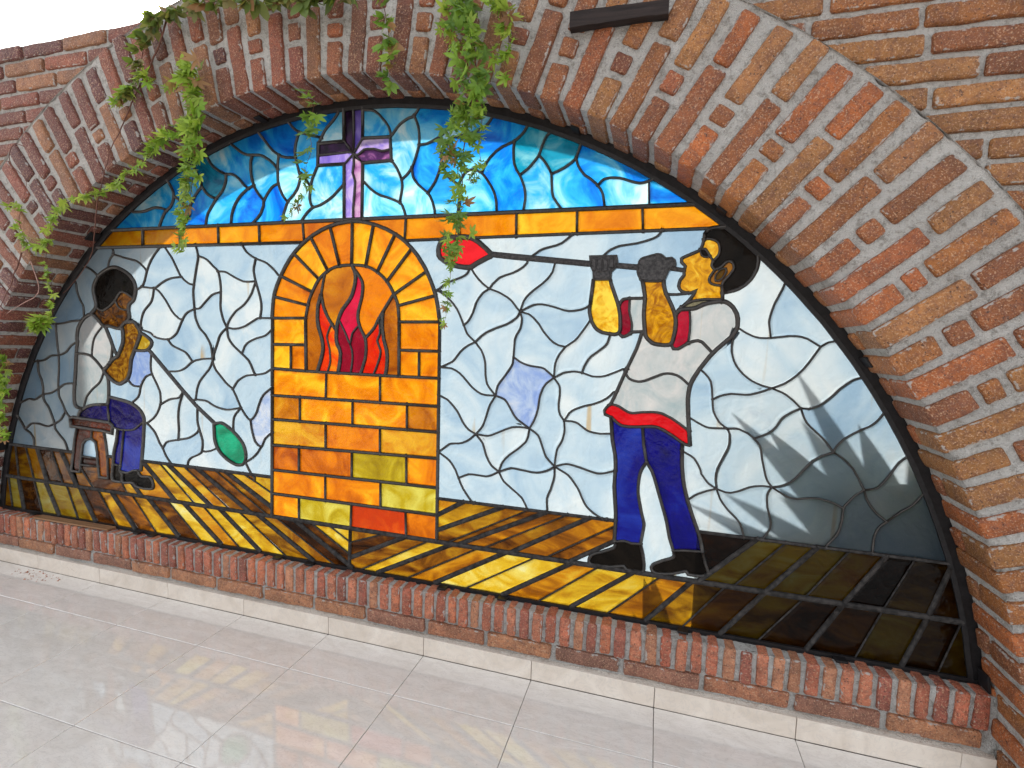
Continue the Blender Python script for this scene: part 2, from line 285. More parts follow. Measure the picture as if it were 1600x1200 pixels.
# ------------------------------------------------------------------ glass cutting plan, millimetres on the window plane (X Z pairs)
PANES = """
navy;2629 589 2594 681 2585 710 2579 732 2573 761 2568 799 2564 880 2531 902 2506 916 2492 922 2478 926 2471 927 2457 926 2435 923 2442 862 2454 805 2473 776 2481 756 2524 626 2541 555 2556 513 2592 519 2648 523 2638 564
navy;2362 590 2361 523 2362 518 2370 518 2394 523 2420 518 2449 520 2456 575 2456 596 2446 631 2436 674 2432 696 2431 719 2433 750 2437 771 2440 779 2454 805 2442 862 2435 923 2389 920 2375 921 2368 922 2354 929 2330 948 2338 871 2349 822 2352 799 2353 778 2352 710 2360 636
sky;1683 1868 1684 1846 1683 1831 1701 1795 1711 1781 1716 1775 1722 1770 1745 1756 1750 1750 1772 1786 1776 1791 1784 1796 1792 1799 1800 1800 1814 1799 1828 1793 1840 1785 1847 1806 1854 1818 1868 1836 1879 1846 1891 1857 1905 1865 1913 1870 1951 1883 1970 1895 1981 1904 1992 1916 2004 1937 1949 1956 1876 1978 1867 1964 1858 1952 1846 1944 1828 1934 1807 1928 1785 1923 1732 1918 1717 1913 1711 1908 1698 1892
black;17 1471 16 1469 9 1468 -18 1455 -30 1448 -42 1439 -49 1432 -59 1418 -74 1392 -76 1385 -76 1370 -62 1310 -62 1303 -64 1296 -35 1283 -28 1282 -21 1282 -7 1287 20 1300 44 1317 61 1332 86 1361 91 1365 97 1368 104 1368 120 1364 144 1354 155 1348 164 1342 171 1330 178 1339 183 1354 187 1368 184 1374 188 1376 188 1385 185 1401 182 1409 174 1422 160 1437 148 1447 129 1458 101 1470 81 1476 67 1479 52 1479 37 1477
shirt;-227 927 -230 902 -233 868 -233 848 -230 829 -227 823 -222 817 -216 814 -209 812 -175 808 -156 856 -146 874 -131 889 -110 908 -73 933 -57 947 -44 966 -28 1000 -59 1029 -81 1048 -99 1060 -112 1067 -131 1072 -153 1075 -181 1075 -206 1074 -216 989 -226 929 -223 927
white;2205 419 2638 419 2664 446 2655 442 2647 441 2628 439 2607 439 2600 449 2556 433 2517 427 2505 427 2494 430 2490 436 2488 444 2493 454 2503 462 2553 487 2557 491 2559 498 2556 513 2541 555 2524 626 2483 750 2473 776 2454 805 2440 779 2435 763 2432 743 2431 712 2433 689 2436 674 2446 631 2456 596 2456 575 2449 520 2459 484 2464 452 2465 435 2464 429 2461 424 2455 421 2447 420 2428 421 2411 423 2405 424 2398 435 2344 424 2300 422 2286 424 2282 425 2277 431 2277 440 2280 449 2285 456 2289 460 2296 464 2320 473 2351 488 2362 495 2365 506 2362 518
white;296 1385 288 1348 283 1335 280 1328 270 1316 240 1290 235 1285 226 1270 219 1255 212 1233 209 1217 208 1205 217 1197 265 1185 271 1182 294 1167 308 1163 330 1159 354 1158 376 1160 390 1165 409 1177 420 1186 433 1206 456 1248 443 1249 435 1252 412 1268 395 1285 364 1329 338 1358 322 1372
white;538 1567 547 1541 551 1521 580 1513 587 1510 600 1503 647 1465 653 1459 656 1455 679 1454 696 1452 710 1446 746 1428 774 1417 788 1412 810 1410 853 1412 848 1430 844 1453 845 1469 855 1505 828 1519 809 1532 799 1543 783 1566
skin;193 1210 181 1224 174 1229 166 1232 153 1233 115 1228 95 1209 101 1181 101 1152 99 1136 90 1116 69 1078 58 1069 37 1059 25 1049 12 1039 4 1028 -5 1017 -28 1000 -25 995 -21 990 -7 978 19 960 39 949 54 944 62 943 69 943 85 947 107 959 118 968 124 974 128 981 134 996 138 1012 145 1051 149 1065 159 1084 195 1149 206 1172 207 1180 205 1189 202 1198
white;-450 863 -463 857 -495 839 -508 834 -516 832 -524 832 -547 835 -554 834 -568 830 -597 819 -621 810 -649 748 -633 728 -611 703 -597 684 -591 678 -558 701 -551 705 -538 710 -517 712 -488 712 -473 710 -443 704 -429 704 -414 707 -378 720 -386 742 -410 792 -418 804 -435 821 -443 831 -447 839 -449 847
white;2705 1257 2696 1224 2694 1201 2695 1185 2699 1169 2704 1154 2712 1139 2722 1126 2733 1114 2745 1104 2759 1094 2774 1087 2789 1081 2817 1074 2837 1083 2851 1090 2868 1103 2885 1119 2900 1137 2914 1158 2942 1207 2918 1222 2905 1230 2889 1235 2876 1237 2853 1237 2804 1230 2774 1229 2759 1232 2751 1235 2729 1246 2714 1256
white;525 1295 488 1281 475 1272 465 1260 456 1248 433 1206 420 1186 409 1177 397 1169 383 1162 368 1159 383 1141 395 1131 409 1125 456 1109 470 1103 476 1098 487 1088 507 1064 520 1069 534 1073 563 1078 584 1080 613 1082 620 1074 620 1079 615 1121 611 1138 608 1145 600 1159 586 1179 557 1206 543 1226 536 1240 530 1254 527 1270
white;2822 589 3001 589 3005 599 3025 629 3033 649 3038 684 3039 719 3008 733 2976 740 2968 741 2951 740 2929 736 2912 732 2896 733 2881 737 2838 762 2829 744 2827 736 2827 721 2830 696 2840 663 2843 647 2843 638 2842 629 2840 623
white;700 1217 675 1198 665 1187 661 1181 628 1104 620 1074 621 1064 626 1050 634 1036 638 1030 689 980 701 971 719 960 725 954 748 986 759 996 771 1004 791 1014 805 1018 845 1022 840 1030 824 1063 815 1077 811 1082 794 1096 738 1137 726 1148 715 1161 707 1175 705 1181
white;2902 1017 2879 1004 2859 989 2849 977 2835 951 2825 939 2806 926 2777 912 2788 901 2797 886 2801 872 2806 841 2818 796 2824 781 2838 762 2860 767 2867 770 2879 776 2891 784 2905 800 2937 845 2946 857 2953 862 2965 871 3000 888 2977 919 2966 931 2931 963 2921 974 2913 988
brick;934 1053 932 940 1193 941 1196 1049 1101 1049
shirt;2345 1038 2336 1014 2329 999 2318 987 2325 991 2333 992 2345 990 2360 984 2379 973 2393 968 2408 968 2431 972 2463 975 2479 975 2493 973 2513 965 2533 955 2582 921 2576 974 2573 1015 2574 1046 2577 1068 2555 1089 2542 1097 2527 1104 2520 1105 2507 1106 2500 1106 2486 1102 2436 1079 2422 1075 2414 1074 2406 1075 2393 1078 2383 1083 2377 1090 2370 1105
brick_brown;930 784 929 729 1193 735 1193 841 931 839 930 790 932 786
white;2117 1476 2110 1446 2108 1439 2100 1426 2091 1415 2074 1399 2043 1376 2019 1354 2010 1341 2007 1335 1996 1301 2033 1320 2046 1325 2060 1327 2074 1327 2097 1324 2119 1318 2149 1309 2169 1305 2184 1305 2209 1310 2223 1315 2242 1326 2250 1411 2248 1438 2241 1452 2239 1463
blue_white;1977 1140 1975 1118 1969 1104 1947 1071 1928 1046 1921 1034 1917 1019 1914 997 1936 991 1949 985 1960 973 1986 931 1998 917 2010 909 2045 887 2060 915 2068 937 2074 961 2079 1005 2084 1020 2089 1034 2097 1047 2102 1053 2127 1073 2099 1097 2085 1105 2078 1107 2046 1110 2015 1118 2001 1124
brick;1064 732 1063 623 1316 626 1316 737
white;1690 1091 1690 987 1695 984 1723 972 1740 958 1751 947 1766 930 1788 892 1802 874 1813 864 1820 860 1841 850 1860 872 1868 884 1880 919 1893 962 1901 976 1914 997 1878 997 1865 999 1857 1001 1843 1008 1823 1022 1813 1032 1788 1058 1771 1073 1758 1081 1744 1087 1738 1089 1724 1090
brick;927 590 926 519 1191 520 1191 625 928 622
brick_olive;1316 737 1316 626 1560 629 1558 742
white;2169 924 2172 894 2171 880 2168 866 2164 852 2149 824 2147 816 2144 796 2141 758 2169 768 2183 771 2191 771 2206 769 2229 764 2274 752 2290 749 2298 749 2307 750 2320 753 2353 766 2353 792 2352 807 2340 864 2336 892 2297 888 2274 890 2251 896 2244 900 2218 918 2211 921 2197 924
navy;192 589 206 687 214 770 208 767 200 767 164 743 145 733 125 729 86 726 73 654 61 579 49 528 80 523 95 522 111 526 140 538 155 540 185 542
white;451 930 437 911 432 905 424 900 412 896 383 892 368 888 347 879 314 861 309 849 299 829 281 806 265 792 229 769 239 764 251 755 269 739 278 729 287 715 304 683 322 661 338 684 343 689 350 693 369 699 415 707 420 758 418 809 420 838 423 853 429 875
white;620 1074 607 1047 598 1034 559 995 541 972 535 959 530 946 520 897 556 897 577 895 590 891 616 878 630 873 656 867 677 864 693 863 712 865 768 877 741 929 729 949 719 960 701 971 689 980 638 1030 634 1036 626 1050 621 1064
brick;1191 625 1191 520 1447 521 1446 627
brick;1690 1049 1440 1049 1441 942 1690 943
white;-534 589 -291 588 -305 624 -312 636 -317 643 -360 679 -375 695 -378 704 -377 711 -378 720 -414 707 -429 704 -443 704 -473 710 -488 712 -517 712 -538 710 -551 705 -558 701 -591 678 -586 674 -558 662 -553 658 -542 647 -537 640 -531 627 -530 620
navy;141 855 118 861 87 866 -3 877 -6 861 -13 840 -11 794 -5 755 15 741 15 737 20 735 44 728 74 726 119 728 139 731 159 739 176 751 214 777 212 796 203 813 192 826 185 832 160 847
brick;1196 1049 1193 941 1441 942 1440 1049
shirt;2374 1116 2370 1105 2377 1090 2383 1083 2393 1078 2399 1076 2414 1074 2429 1077 2486 1102 2500 1106 2513 1106 2527 1104 2542 1097 2555 1089 2577 1068 2581 1082 2596 1113 2617 1145 2639 1177 2608 1209 2604 1212 2592 1216 2577 1213 2563 1207 2533 1187 2519 1187 2510 1203 2508 1201 2503 1199 2496 1198 2472 1199 2457 1202 2444 1210 2433 1221 2429 1228 2426 1241 2416 1234 2409 1206 2402 1183
flame_orange;1312 1473 1315 1469 1321 1457 1328 1452 1352 1421 1359 1409 1361 1401 1362 1394 1362 1378 1359 1353 1356 1340 1344 1298 1342 1285 1341 1270 1343 1256 1349 1236 1356 1222 1368 1203 1374 1190 1400 1216 1413 1231 1421 1244 1437 1274 1491 1354 1497 1360 1480 1390 1461 1414 1438 1435 1418 1449 1397 1459 1374 1467 1352 1471
brick;1193 841 1193 735 1443 739 1442 843
brick_olive;1692 589 1692 630 1446 627 1447 521 1692 523
brick_olive;1062 419 1311 419 1315 521 1062 520
brick_brown;1691 845 1442 843 1443 739 1691 744
white;-202 1424 -247 1376 -295 1323 -341 1268 -380 1218 -366 1213 -338 1213 -292 1217 -232 1228 -162 1234 -154 1238 -146 1244 -146 1275 -147 1295 -150 1304 -167 1328 -180 1356 -185 1370 -187 1378 -189 1402 -192 1409 -195 1416
flame_bg;1193 1444 1190 1440 1181 1403 1173 1359 1180 1323 1187 1302 1203 1270 1219 1245 1244 1215 1249 1247 1256 1269 1262 1283 1273 1302 1305 1341 1316 1360 1321 1375 1327 1398 1330 1421 1329 1435 1325 1450 1315 1469 1312 1473 1275 1471 1254 1468 1239 1465 1218 1458
brick_red;1311 419 1562 419 1558 522 1315 521
white;455 1433 404 1429 383 1424 367 1419 339 1406 313 1390 305 1387 296 1385 322 1372 338 1358 364 1329 395 1285 412 1268 435 1252 443 1249 456 1248 470 1266 482 1277 495 1284 525 1295 520 1357 520 1374 524 1398 502 1402 494 1405 474 1417
white;2817 1074 2780 1058 2758 1051 2743 1049 2702 1050 2684 1046 2669 1041 2647 1028 2650 1005 2653 991 2659 977 2671 958 2677 952 2695 938 2717 940 2734 938 2742 934 2758 927 2777 912 2806 926 2819 934 2830 945 2835 951 2849 977 2859 989 2879 1004 2902 1017 2879 1040 2860 1055 2846 1063
white;845 1022 805 1018 791 1014 771 1004 759 996 748 986 725 954 738 936 768 877 791 847 803 835 810 829 818 828 824 830 835 841 845 854 849 861 860 889 872 918 881 932 886 939 902 953 933 975 934 1053 927 1050 907 1038 894 1031 873 1026
brick;1069 941 1069 840 1318 842 1318 942
white;2902 1017 2913 988 2921 974 2931 963 2966 931 2977 919 3000 888 3002 897 3006 907 3024 931 3036 941 3049 951 3093 979 3103 989 3111 1000 3123 1023 3094 1069 3062 1120 3047 1116 3039 1113 3032 1109 3019 1098 3001 1081 2986 1062 2971 1046 2961 1036 2950 1027 2935 1020 2918 1014 2928 1018
white;217 1197 207 1201 193 1210 202 1198 205 1189 206 1183 230 1176 252 1164 271 1150 276 1142 274 1133 271 1127 258 1114 250 1109 269 1095 360 1012 370 1015 412 1017 440 1023 459 1031 471 1038 495 1056 507 1064 487 1088 476 1098 470 1103 456 1109 409 1125 395 1131 383 1141 368 1159 354 1158 338 1158 323 1160 302 1164 288 1170 271 1182 265 1185
white;1830 1189 1853 1162 1860 1149 1866 1134 1871 1111 1873 1070 1876 1054 1880 1039 1888 1026 1914 997 1917 1019 1921 1034 1928 1046 1942 1064 1965 1097 1972 1110 1975 1118 1977 1140 1979 1186 1980 1202 1985 1217 2000 1245 2003 1261 2004 1276 2002 1285 1996 1301 1989 1286 1983 1279 1965 1265 1944 1254 1905 1240 1871 1224 1853 1211
white;525 1295 527 1270 530 1254 536 1240 543 1226 557 1206 586 1179 600 1159 608 1145 611 1138 615 1121 620 1079 620 1074 628 1104 661 1181 665 1187 675 1198 700 1217 682 1249 674 1271 670 1287 667 1311 670 1368 640 1362 625 1357 607 1345 565 1307 554 1299 546 1296
sky;1899 1645 1996 1645 2002 1687 2002 1702 2001 1710 1998 1726 1989 1750 1980 1770 1968 1787 1959 1808 1956 1824 1954 1855 1955 1872 1958 1887 1951 1883 1913 1870 1905 1865 1891 1857 1879 1846 1868 1836 1854 1818 1847 1806 1840 1785 1851 1773 1871 1747 1879 1734 1888 1714 1893 1700 1896 1685
white;2942 1207 2914 1158 2900 1137 2885 1119 2868 1103 2851 1090 2837 1083 2817 1074 2846 1063 2860 1055 2879 1040 2902 1017 2928 1018 2935 1020 2950 1027 2961 1036 2971 1046 2986 1062 3001 1081 3019 1098 3032 1109 3039 1113 3047 1116 3062 1120 3022 1176 2985 1226 2963 1221 2954 1216
brick;1318 942 1318 842 1559 844 1558 942
white;656 1455 661 1445 665 1430 670 1397 670 1358 667 1311 670 1287 674 1271 682 1249 700 1217 704 1233 709 1243 721 1260 732 1272 749 1289 782 1309 794 1318 815 1340 832 1364 853 1412 810 1410 788 1412 774 1417 746 1428 710 1446 696 1452 679 1454
white;3000 888 3014 880 3023 874 3039 860 3055 843 3067 823 3089 781 3113 787 3121 791 3126 796 3134 807 3147 828 3164 862 3171 874 3182 886 3193 895 3160 958 3123 1023 3111 1000 3103 989 3093 979 3049 951 3036 941 3024 931 3006 907 3002 897
white;3125 589 3318 589 3300 644 3280 697 3242 792 3227 767 3214 749 3177 715 3144 682 3135 670 3130 657 3125 634 3124 619
white;2172 1564 2166 1558 2150 1545 2131 1533 2118 1528 2075 1518 2060 1512 2035 1495 2029 1485 2239 1463 2235 1482 2235 1489 2278 1489 2290 1501 2301 1509 2316 1516 2331 1521 2386 1528 2426 1539 2440 1544 2452 1552 2457 1558 2461 1567
sky;603 1936 634 1895 646 1884 666 1872 709 1851 735 1851 743 1849 750 1846 763 1838 775 1829 801 1803 821 1788 850 1799 844 1813 838 1836 835 1868 835 1883 837 1898 845 1920 821 1922 799 1929 772 1946 740 1969 733 1977 663 1956
floor_gold;2089 419 1817 254 1963 254 2222 419
sky;597 1645 731 1645 734 1678 738 1693 743 1707 753 1726 767 1745 778 1757 790 1767 821 1788 801 1803 775 1829 756 1843 743 1849 735 1851 709 1851 708 1827 706 1819 700 1805 687 1784 650 1749 614 1704 610 1698 604 1683 599 1661
white;375 589 463 589 471 614 479 625 491 634 522 647 544 659 550 667 553 679 555 694 555 709 555 716 551 730 536 769 534 763 530 756 523 748 505 736 482 724 467 719 453 715 362 697 350 693 343 689 338 684 322 661 335 635 340 627
white;2127 1073 2143 1053 2147 1046 2149 1039 2150 1016 2147 983 2148 966 2154 944 2159 937 2169 924 2185 952 2196 962 2211 970 2233 979 2264 988 2293 1000 2312 1012 2324 1023 2333 1034 2345 1038 2374 1116 2361 1114 2311 1091 2290 1085 2276 1084 2261 1084 2217 1096 2202 1098 2186 1097 2169 1094 2160 1092 2147 1085
floor_brown;-27 590 -26 575 -26 483 -85 481 -91 533 -208 531 -211 515 -127 419 91 419 57 475 19 473 13 474 7 476 3 480 0 490 0 504 10 552 14 590
floor_gold;-462 419 -371 254 -242 254 -316 419
white;269 999 242 990 236 987 230 983 221 973 212 962 201 943 196 928 190 905 183 891 173 881 148 864 141 855 160 847 173 840 185 832 198 820 207 807 212 796 214 789 214 770 221 771 229 769 265 792 276 801 290 817 302 836 312 855 316 869 318 884 317 898 316 911 312 925 298 951 276 986
white;2658 1341 2666 1340 2679 1333 2690 1323 2698 1310 2705 1295 2706 1288 2707 1271 2705 1257 2714 1256 2736 1242 2759 1232 2767 1230 2781 1229 2804 1230 2796 1278 2798 1299 2807 1334 2827 1382 2833 1404 2789 1449 2751 1485 2753 1475 2754 1461 2752 1445 2747 1430 2737 1410 2727 1399 2722 1393 2703 1380 2688 1374 2657 1367
white;-141 1484 -202 1424 -195 1416 -192 1409 -189 1402 -187 1378 -185 1370 -180 1356 -167 1328 -150 1304 -147 1295 -146 1275 -146 1244 -133 1252 -119 1258 -105 1262 -99 1263 -73 1285 -64 1296 -62 1303 -62 1310 -75 1363 -76 1376 -76 1385 -71 1398 -63 1412 -54 1425 -43 1438 -71 1460 -90 1471 -136 1488
white;345 1567 339 1565 306 1534 290 1516 281 1504 270 1486 260 1466 254 1452 240 1413 232 1400 220 1391 276 1385 296 1385 305 1387 313 1390 339 1406 367 1419 383 1424 404 1429 455 1433 443 1450 412 1504 394 1528 364 1564 359 1567
white;2838 762 2881 737 2896 733 2912 732 2929 736 2951 740 2968 741 2976 740 3008 733 3039 719 3042 727 3060 753 3071 766 3089 781 3067 823 3055 843 3039 860 3023 874 3014 880 3000 888 2965 871 2953 862 2946 857 2937 845 2905 800 2891 784 2879 776 2867 770 2860 767
flame_bg;1101 1049 1154 1049 1156 1052 1169 1089 1179 1124 1182 1147 1181 1160 1175 1188 1159 1237 1156 1259 1156 1288 1159 1316 1173 1359 1181 1403 1190 1440 1193 1444 1178 1433 1166 1422 1156 1411 1148 1398 1133 1372 1122 1350 1114 1328 1107 1307 1099 1264
white;-327 1062 -341 1060 -370 1059 -383 1057 -391 1054 -418 1039 -425 1036 -439 1033 -476 1028 -476 988 -475 974 -469 958 -455 930 -450 908 -448 887 -450 863 -434 867 -411 869 -395 873 -374 881 -340 898 -337 939 -329 999 -327 1032
white;1838 589 2053 589 2045 595 2034 617 2026 630 2020 635 2009 644 1966 675 1955 684 1946 697 1935 718 1907 702 1894 697 1885 695 1834 697 1817 696 1804 691 1777 678 1790 649 1797 637 1819 608
white;1689 1259 1690 1091 1702 1095 1724 1105 1744 1116 1754 1127 1771 1150 1787 1165 1804 1177 1830 1189 1806 1210 1796 1222 1768 1285 1756 1307 1746 1320 1731 1337 1714 1352 1682 1372 1665 1372 1672 1349 1677 1328
white;524 1398 520 1374 520 1357 525 1295 546 1296 554 1299 565 1307 607 1345 625 1357 640 1362 670 1368 670 1397 667 1421 661 1445 658 1452 653 1459 612 1494 594 1507 580 1513 551 1521 550 1506 541 1474
white;1996 1301 2002 1285 2004 1276 2003 1261 2000 1245 1985 1217 1980 1202 1979 1186 1977 1140 2001 1124 2015 1118 2046 1110 2078 1107 2085 1105 2099 1097 2127 1073 2128 1110 2130 1124 2134 1137 2144 1157 2163 1182 2138 1187 2119 1197 2108 1206 2092 1223 2063 1262 2046 1280 2034 1289 2027 1293
white;2695 938 2701 931 2705 921 2706 907 2706 889 2703 874 2680 817 2674 795 2672 771 2677 738 2705 730 2720 730 2743 738 2773 754 2789 759 2814 763 2838 762 2824 781 2818 796 2805 847 2799 879 2797 886 2788 901 2771 918 2758 927 2742 934 2725 940 2717 940
white;1879 1381 1860 1370 1854 1365 1840 1348 1832 1334 1819 1296 1811 1280 1803 1267 1797 1260 1784 1249 1793 1228 1800 1216 1811 1204 1830 1189 1853 1211 1871 1224 1905 1240 1944 1254 1965 1265 1983 1279 1989 1286 1996 1301 1985 1313 1967 1335 1949 1350 1928 1362 1914 1369
white;620 1074 613 1082 563 1078 527 1071 507 1064 495 1056 471 1038 459 1031 440 1023 412 1017 370 1015 360 1012 448 933 498 891 520 897 530 946 535 959 541 972 559 995 598 1034 607 1047
floor_brown;-222 419 -119 254 21 254 -100 419
white;2127 1073 2102 1053 2097 1047 2089 1034 2084 1020 2079 1005 2074 961 2068 937 2060 915 2045 887 2066 874 2078 864 2085 851 2103 803 2109 790 2119 779 2141 758 2144 796 2147 816 2149 824 2161 845 2166 859 2171 880 2172 894 2169 924 2159 937 2154 944 2148 966 2147 983 2150 1016 2149 1039 2147 1046 2143 1053
white;2461 1567 2457 1558 2452 1552 2440 1544 2418 1536 2386 1528 2331 1521 2316 1516 2301 1509 2290 1501 2278 1489 2322 1489 2326 1471 2322 1457 2393 1450 2395 1463 2397 1471 2401 1477 2408 1481 2433 1488 2450 1492 2457 1492 2465 1490 2471 1486 2480 1478 2498 1480 2507 1473 2510 1464 2509 1454 2500 1445 2537 1439 2541 1452 2529 1464 2528 1476 2534 1480 2571 1496 2582 1503 2587 1511 2589 1519 2592 1535 2593 1551 2599 1559 2606 1566 2610 1568
white;2317 590 2362 590 2360 636 2352 710 2353 766 2320 753 2307 750 2298 749 2290 749 2274 752 2229 764 2206 769 2191 771 2183 771 2169 768 2141 758 2179 739 2196 727 2212 709 2226 690 2234 676 2247 647 2255 635 2264 624 2274 615 2285 607
green;729 768 698 788 678 798 665 802 657 803 649 802 621 795 623 736 626 716 631 702 643 683 659 666 683 648 705 637 731 627 748 625 763 626 774 631 780 636 785 643 789 651 791 659 792 668 790 688 783 709 772 729 756 746
shirt;-146 1244 -158 1234 -173 1216 -183 1203 -189 1188 -196 1164 -198 1143 -196 1136 -193 1134 -196 1133 -195 1128 -196 1123 -206 1074 -174 1075 -147 1074 -124 1071 -105 1064 -103 1092 -100 1108 -94 1131 -88 1146 -81 1158 -72 1169 -56 1185 -33 1205 -26 1213 -31 1216 -62 1246 -76 1255 -91 1262 -99 1263 -112 1261 -126 1255
white;1691 769 1700 765 1727 749 1744 736 1752 725 1760 713 1777 678 1804 691 1817 696 1834 697 1885 695 1894 697 1907 702 1935 718 1913 732 1902 743 1894 755 1884 775 1875 803 1870 817 1861 829 1841 850 1819 830 1806 821 1791 814 1782 811 1751 807 1736 803 1719 790 1700 775
floor_amber;-8 419 142 254 266 254 119 419
white;463 589 823 589 811 604 792 635 785 643 780 636 774 631 763 626 748 625 740 625 725 629 697 640 677 652 654 672 638 690 609 678 589 671 573 668 550 667 544 659 537 655 491 634 479 625 475 620 468 607
floor_amber;2276 590 1986 419 2117 419 2362 572 2362 590 2331 590 2325 586 2317 590
floor_brown;-661 419 -631 254 -498 254 -546 419
white;783 1566 804 1537 821 1523 834 1515 855 1505 897 1491 910 1485 923 1476 941 1462 967 1436 980 1432 1005 1473 1032 1509 1047 1525 1063 1540 1093 1564
floor_amber;2954 419 2832 254 2971 254 3061 419
white;2053 589 2119 589 2121 594 2118 627 2118 641 2122 655 2130 674 2140 713 2142 728 2141 758 2124 746 2111 739 2097 734 2081 730 2073 729 2058 729 1988 736 1980 736 1967 732 1935 718 1946 697 1955 684 1966 675 2009 644 2020 635 2026 630 2034 617 2045 595
white;1996 1301 2027 1293 2034 1289 2046 1280 2063 1262 2092 1223 2108 1206 2119 1197 2138 1187 2163 1182 2194 1204 2205 1216 2228 1249 2247 1280 2242 1299 2241 1313 2242 1326 2223 1315 2209 1310 2184 1305 2169 1305 2149 1309 2119 1318 2097 1324 2074 1327 2060 1327 2046 1325 2033 1320
floor_gold;744 419 994 254 1137 254 846 419
floor_gold;1974 419 1688 254 1817 254 2089 419
floor_gold;119 419 266 254 406 254 221 419
white;-327 1062 -327 1032 -329 999 -337 939 -340 898 -309 916 -288 924 -263 927 -227 927 -216 989 -207 1072 -196 1123 -195 1128 -196 1133 -220 1121 -239 1111 -246 1106 -269 1084 -276 1079 -297 1070
floor_brown;221 419 406 254 530 254 338 419
sky;2134 1645 2277 1645 2272 1674 2269 1689 2259 1709 2245 1726 2226 1742 2207 1755 2196 1767 2183 1787 2179 1796 2174 1814 2163 1802 2143 1788 2120 1777 2092 1767 2096 1711 2099 1697 2102 1688 2107 1681 2116 1668
sky;54 1645 336 1645 344 1664 359 1692 372 1710 382 1719 354 1730 340 1732 324 1734 300 1732 265 1723 243 1720 183 1721 173 1727 111 1686
floor_amber;3061 419 2971 254 3105 254 3166 419
white;2021 1486 2015 1469 2006 1460 1999 1454 1980 1443 1964 1436 1934 1427 1919 1421 1912 1417 1900 1406 1890 1397 1879 1381 1914 1369 1928 1362 1949 1350 1967 1335 1985 1313 1996 1301 2007 1335 2010 1341 2019 1354 2043 1376 2074 1399 2091 1415 2100 1426 2108 1439 2110 1446 2117 1476
floor_gold;2314 419 2100 254 2219 254 2433 419
floor_brown;1761 419 1437 254 1571 254 1865 419
white;777 1109 800 1091 815 1077 824 1063 840 1030 845 1022 873 1026 894 1031 907 1038 927 1050 934 1053 937 1225 936 1219 912 1198 899 1189 886 1184 850 1175 820 1163 806 1155 794 1144 790 1138
white;1539 1559 1555 1545 1575 1525 1593 1504 1610 1480 1626 1456 1640 1430 1652 1404 1665 1372 1683 1381 1709 1400 1722 1406 1767 1421 1782 1428 1788 1432 1794 1438 1805 1458 1789 1457 1772 1459 1740 1466 1725 1471 1710 1477 1696 1485 1686 1493 1680 1502 1678 1520 1679 1529 1687 1551 1692 1558 1695 1560
white;853 1412 874 1351 881 1320 881 1298 874 1260 937 1261 936 1268 940 1318 946 1353 958 1388 967 1409 980 1432 967 1436 941 1462 923 1476 910 1485 897 1491 855 1505 845 1469 844 1453 848 1430
sky;390 1847 417 1808 423 1793 424 1778 482 1744 495 1732 501 1726 506 1719 522 1746 540 1772 556 1790 580 1808 575 1826 569 1842 534 1896 528 1908 462 1880
floor_gold;640 419 863 254 994 254 744 419
floor_amber;2726 419 2599 254 2717 254 2842 419
floor_gold;3166 419 3105 254 3226 254 3280 419
white;359 1567 364 1564 403 1517 415 1498 446 1444 455 1433 474 1417 494 1405 502 1402 524 1398 551 1513 551 1521 549 1534 538 1567
white;360 1012 269 1095 263 1047 264 1016 266 1008 272 993 302 945 309 931 314 919 317 898 318 884 316 869 314 861 347 879 368 888 383 892 412 896 424 900 432 905 437 911 451 930
white;-511 1022 -541 970 -568 920 -594 869 -621 810 -597 819 -568 830 -554 834 -547 835 -524 832 -516 832 -508 834 -495 839 -463 857 -450 863 -448 887 -450 908 -455 930 -469 958 -475 974 -476 988 -476 1028 -506 1024
shirt;-7 1202 -15 1209 -26 1213 -33 1205 -56 1185 -76 1164 -85 1152 -91 1139 -98 1115 -104 1085 -105 1064 -93 1057 -81 1048 -59 1029 -28 1000 -26 1006 -4 1022 11 1037 16 1045 23 1060 26 1073 34 1120 6 1178
floor_amber;2523 419 2349 254 2479 254 2622 419
white;-154 1238 -162 1234 -232 1228 -285 1218 -338 1213 -336 1147 -332 1096 -327 1062 -297 1070 -276 1079 -269 1084 -246 1106 -239 1111 -220 1121 -196 1133 -198 1143 -198 1149 -194 1172 -189 1188 -183 1203 -178 1210 -164 1228
white;498 891 451 930 429 875 423 853 420 838 418 809 420 758 415 707 460 717 482 724 505 736 523 748 530 756 534 763 536 769 529 794 528 810 530 864
floor_amber;2222 419 1963 254 2100 254 2314 419
floor_amber;1865 419 1571 254 1688 254 1974 419
pale_sky;1157 1857 1132 1809 1126 1787 1122 1764 1120 1742 1122 1723 1124 1715 1128 1706 1134 1699 1154 1702 1169 1706 1187 1714 1207 1724 1226 1736 1276 1779 1276 1855
pale_sky;1480 1854 1358 1853 1357 1788 1365 1782 1394 1754 1414 1740 1435 1729 1497 1708 1517 1699 1526 1750 1527 1759 1524 1782 1505 1821 1496 1835
white;-380 1218 -419 1165 -451 1117 -482 1069 -511 1022 -506 1024 -432 1034 -418 1039 -398 1050 -383 1057 -370 1059 -341 1060 -327 1062 -332 1096 -336 1147 -338 1213 -366 1213
floor_gold;2842 419 2717 254 2832 254 2954 419
floor_gold;192 589 391 419 504 419 297 589
white;192 589 375 589 340 627 335 635 322 661 304 683 287 715 278 729 263 744 245 759 229 769 221 771 214 770 206 687
floor_gold;2622 419 2479 254 2599 254 2726 419
pale_sky;1474 1939 1480 1854 1496 1835 1505 1821 1524 1782 1546 1799 1560 1816 1572 1837 1583 1866 1591 1894 1594 1917 1593 1947 1588 1968 1583 1981 1571 2007 1564 2002 1543 1997 1514 1981 1502 1970 1483 1947
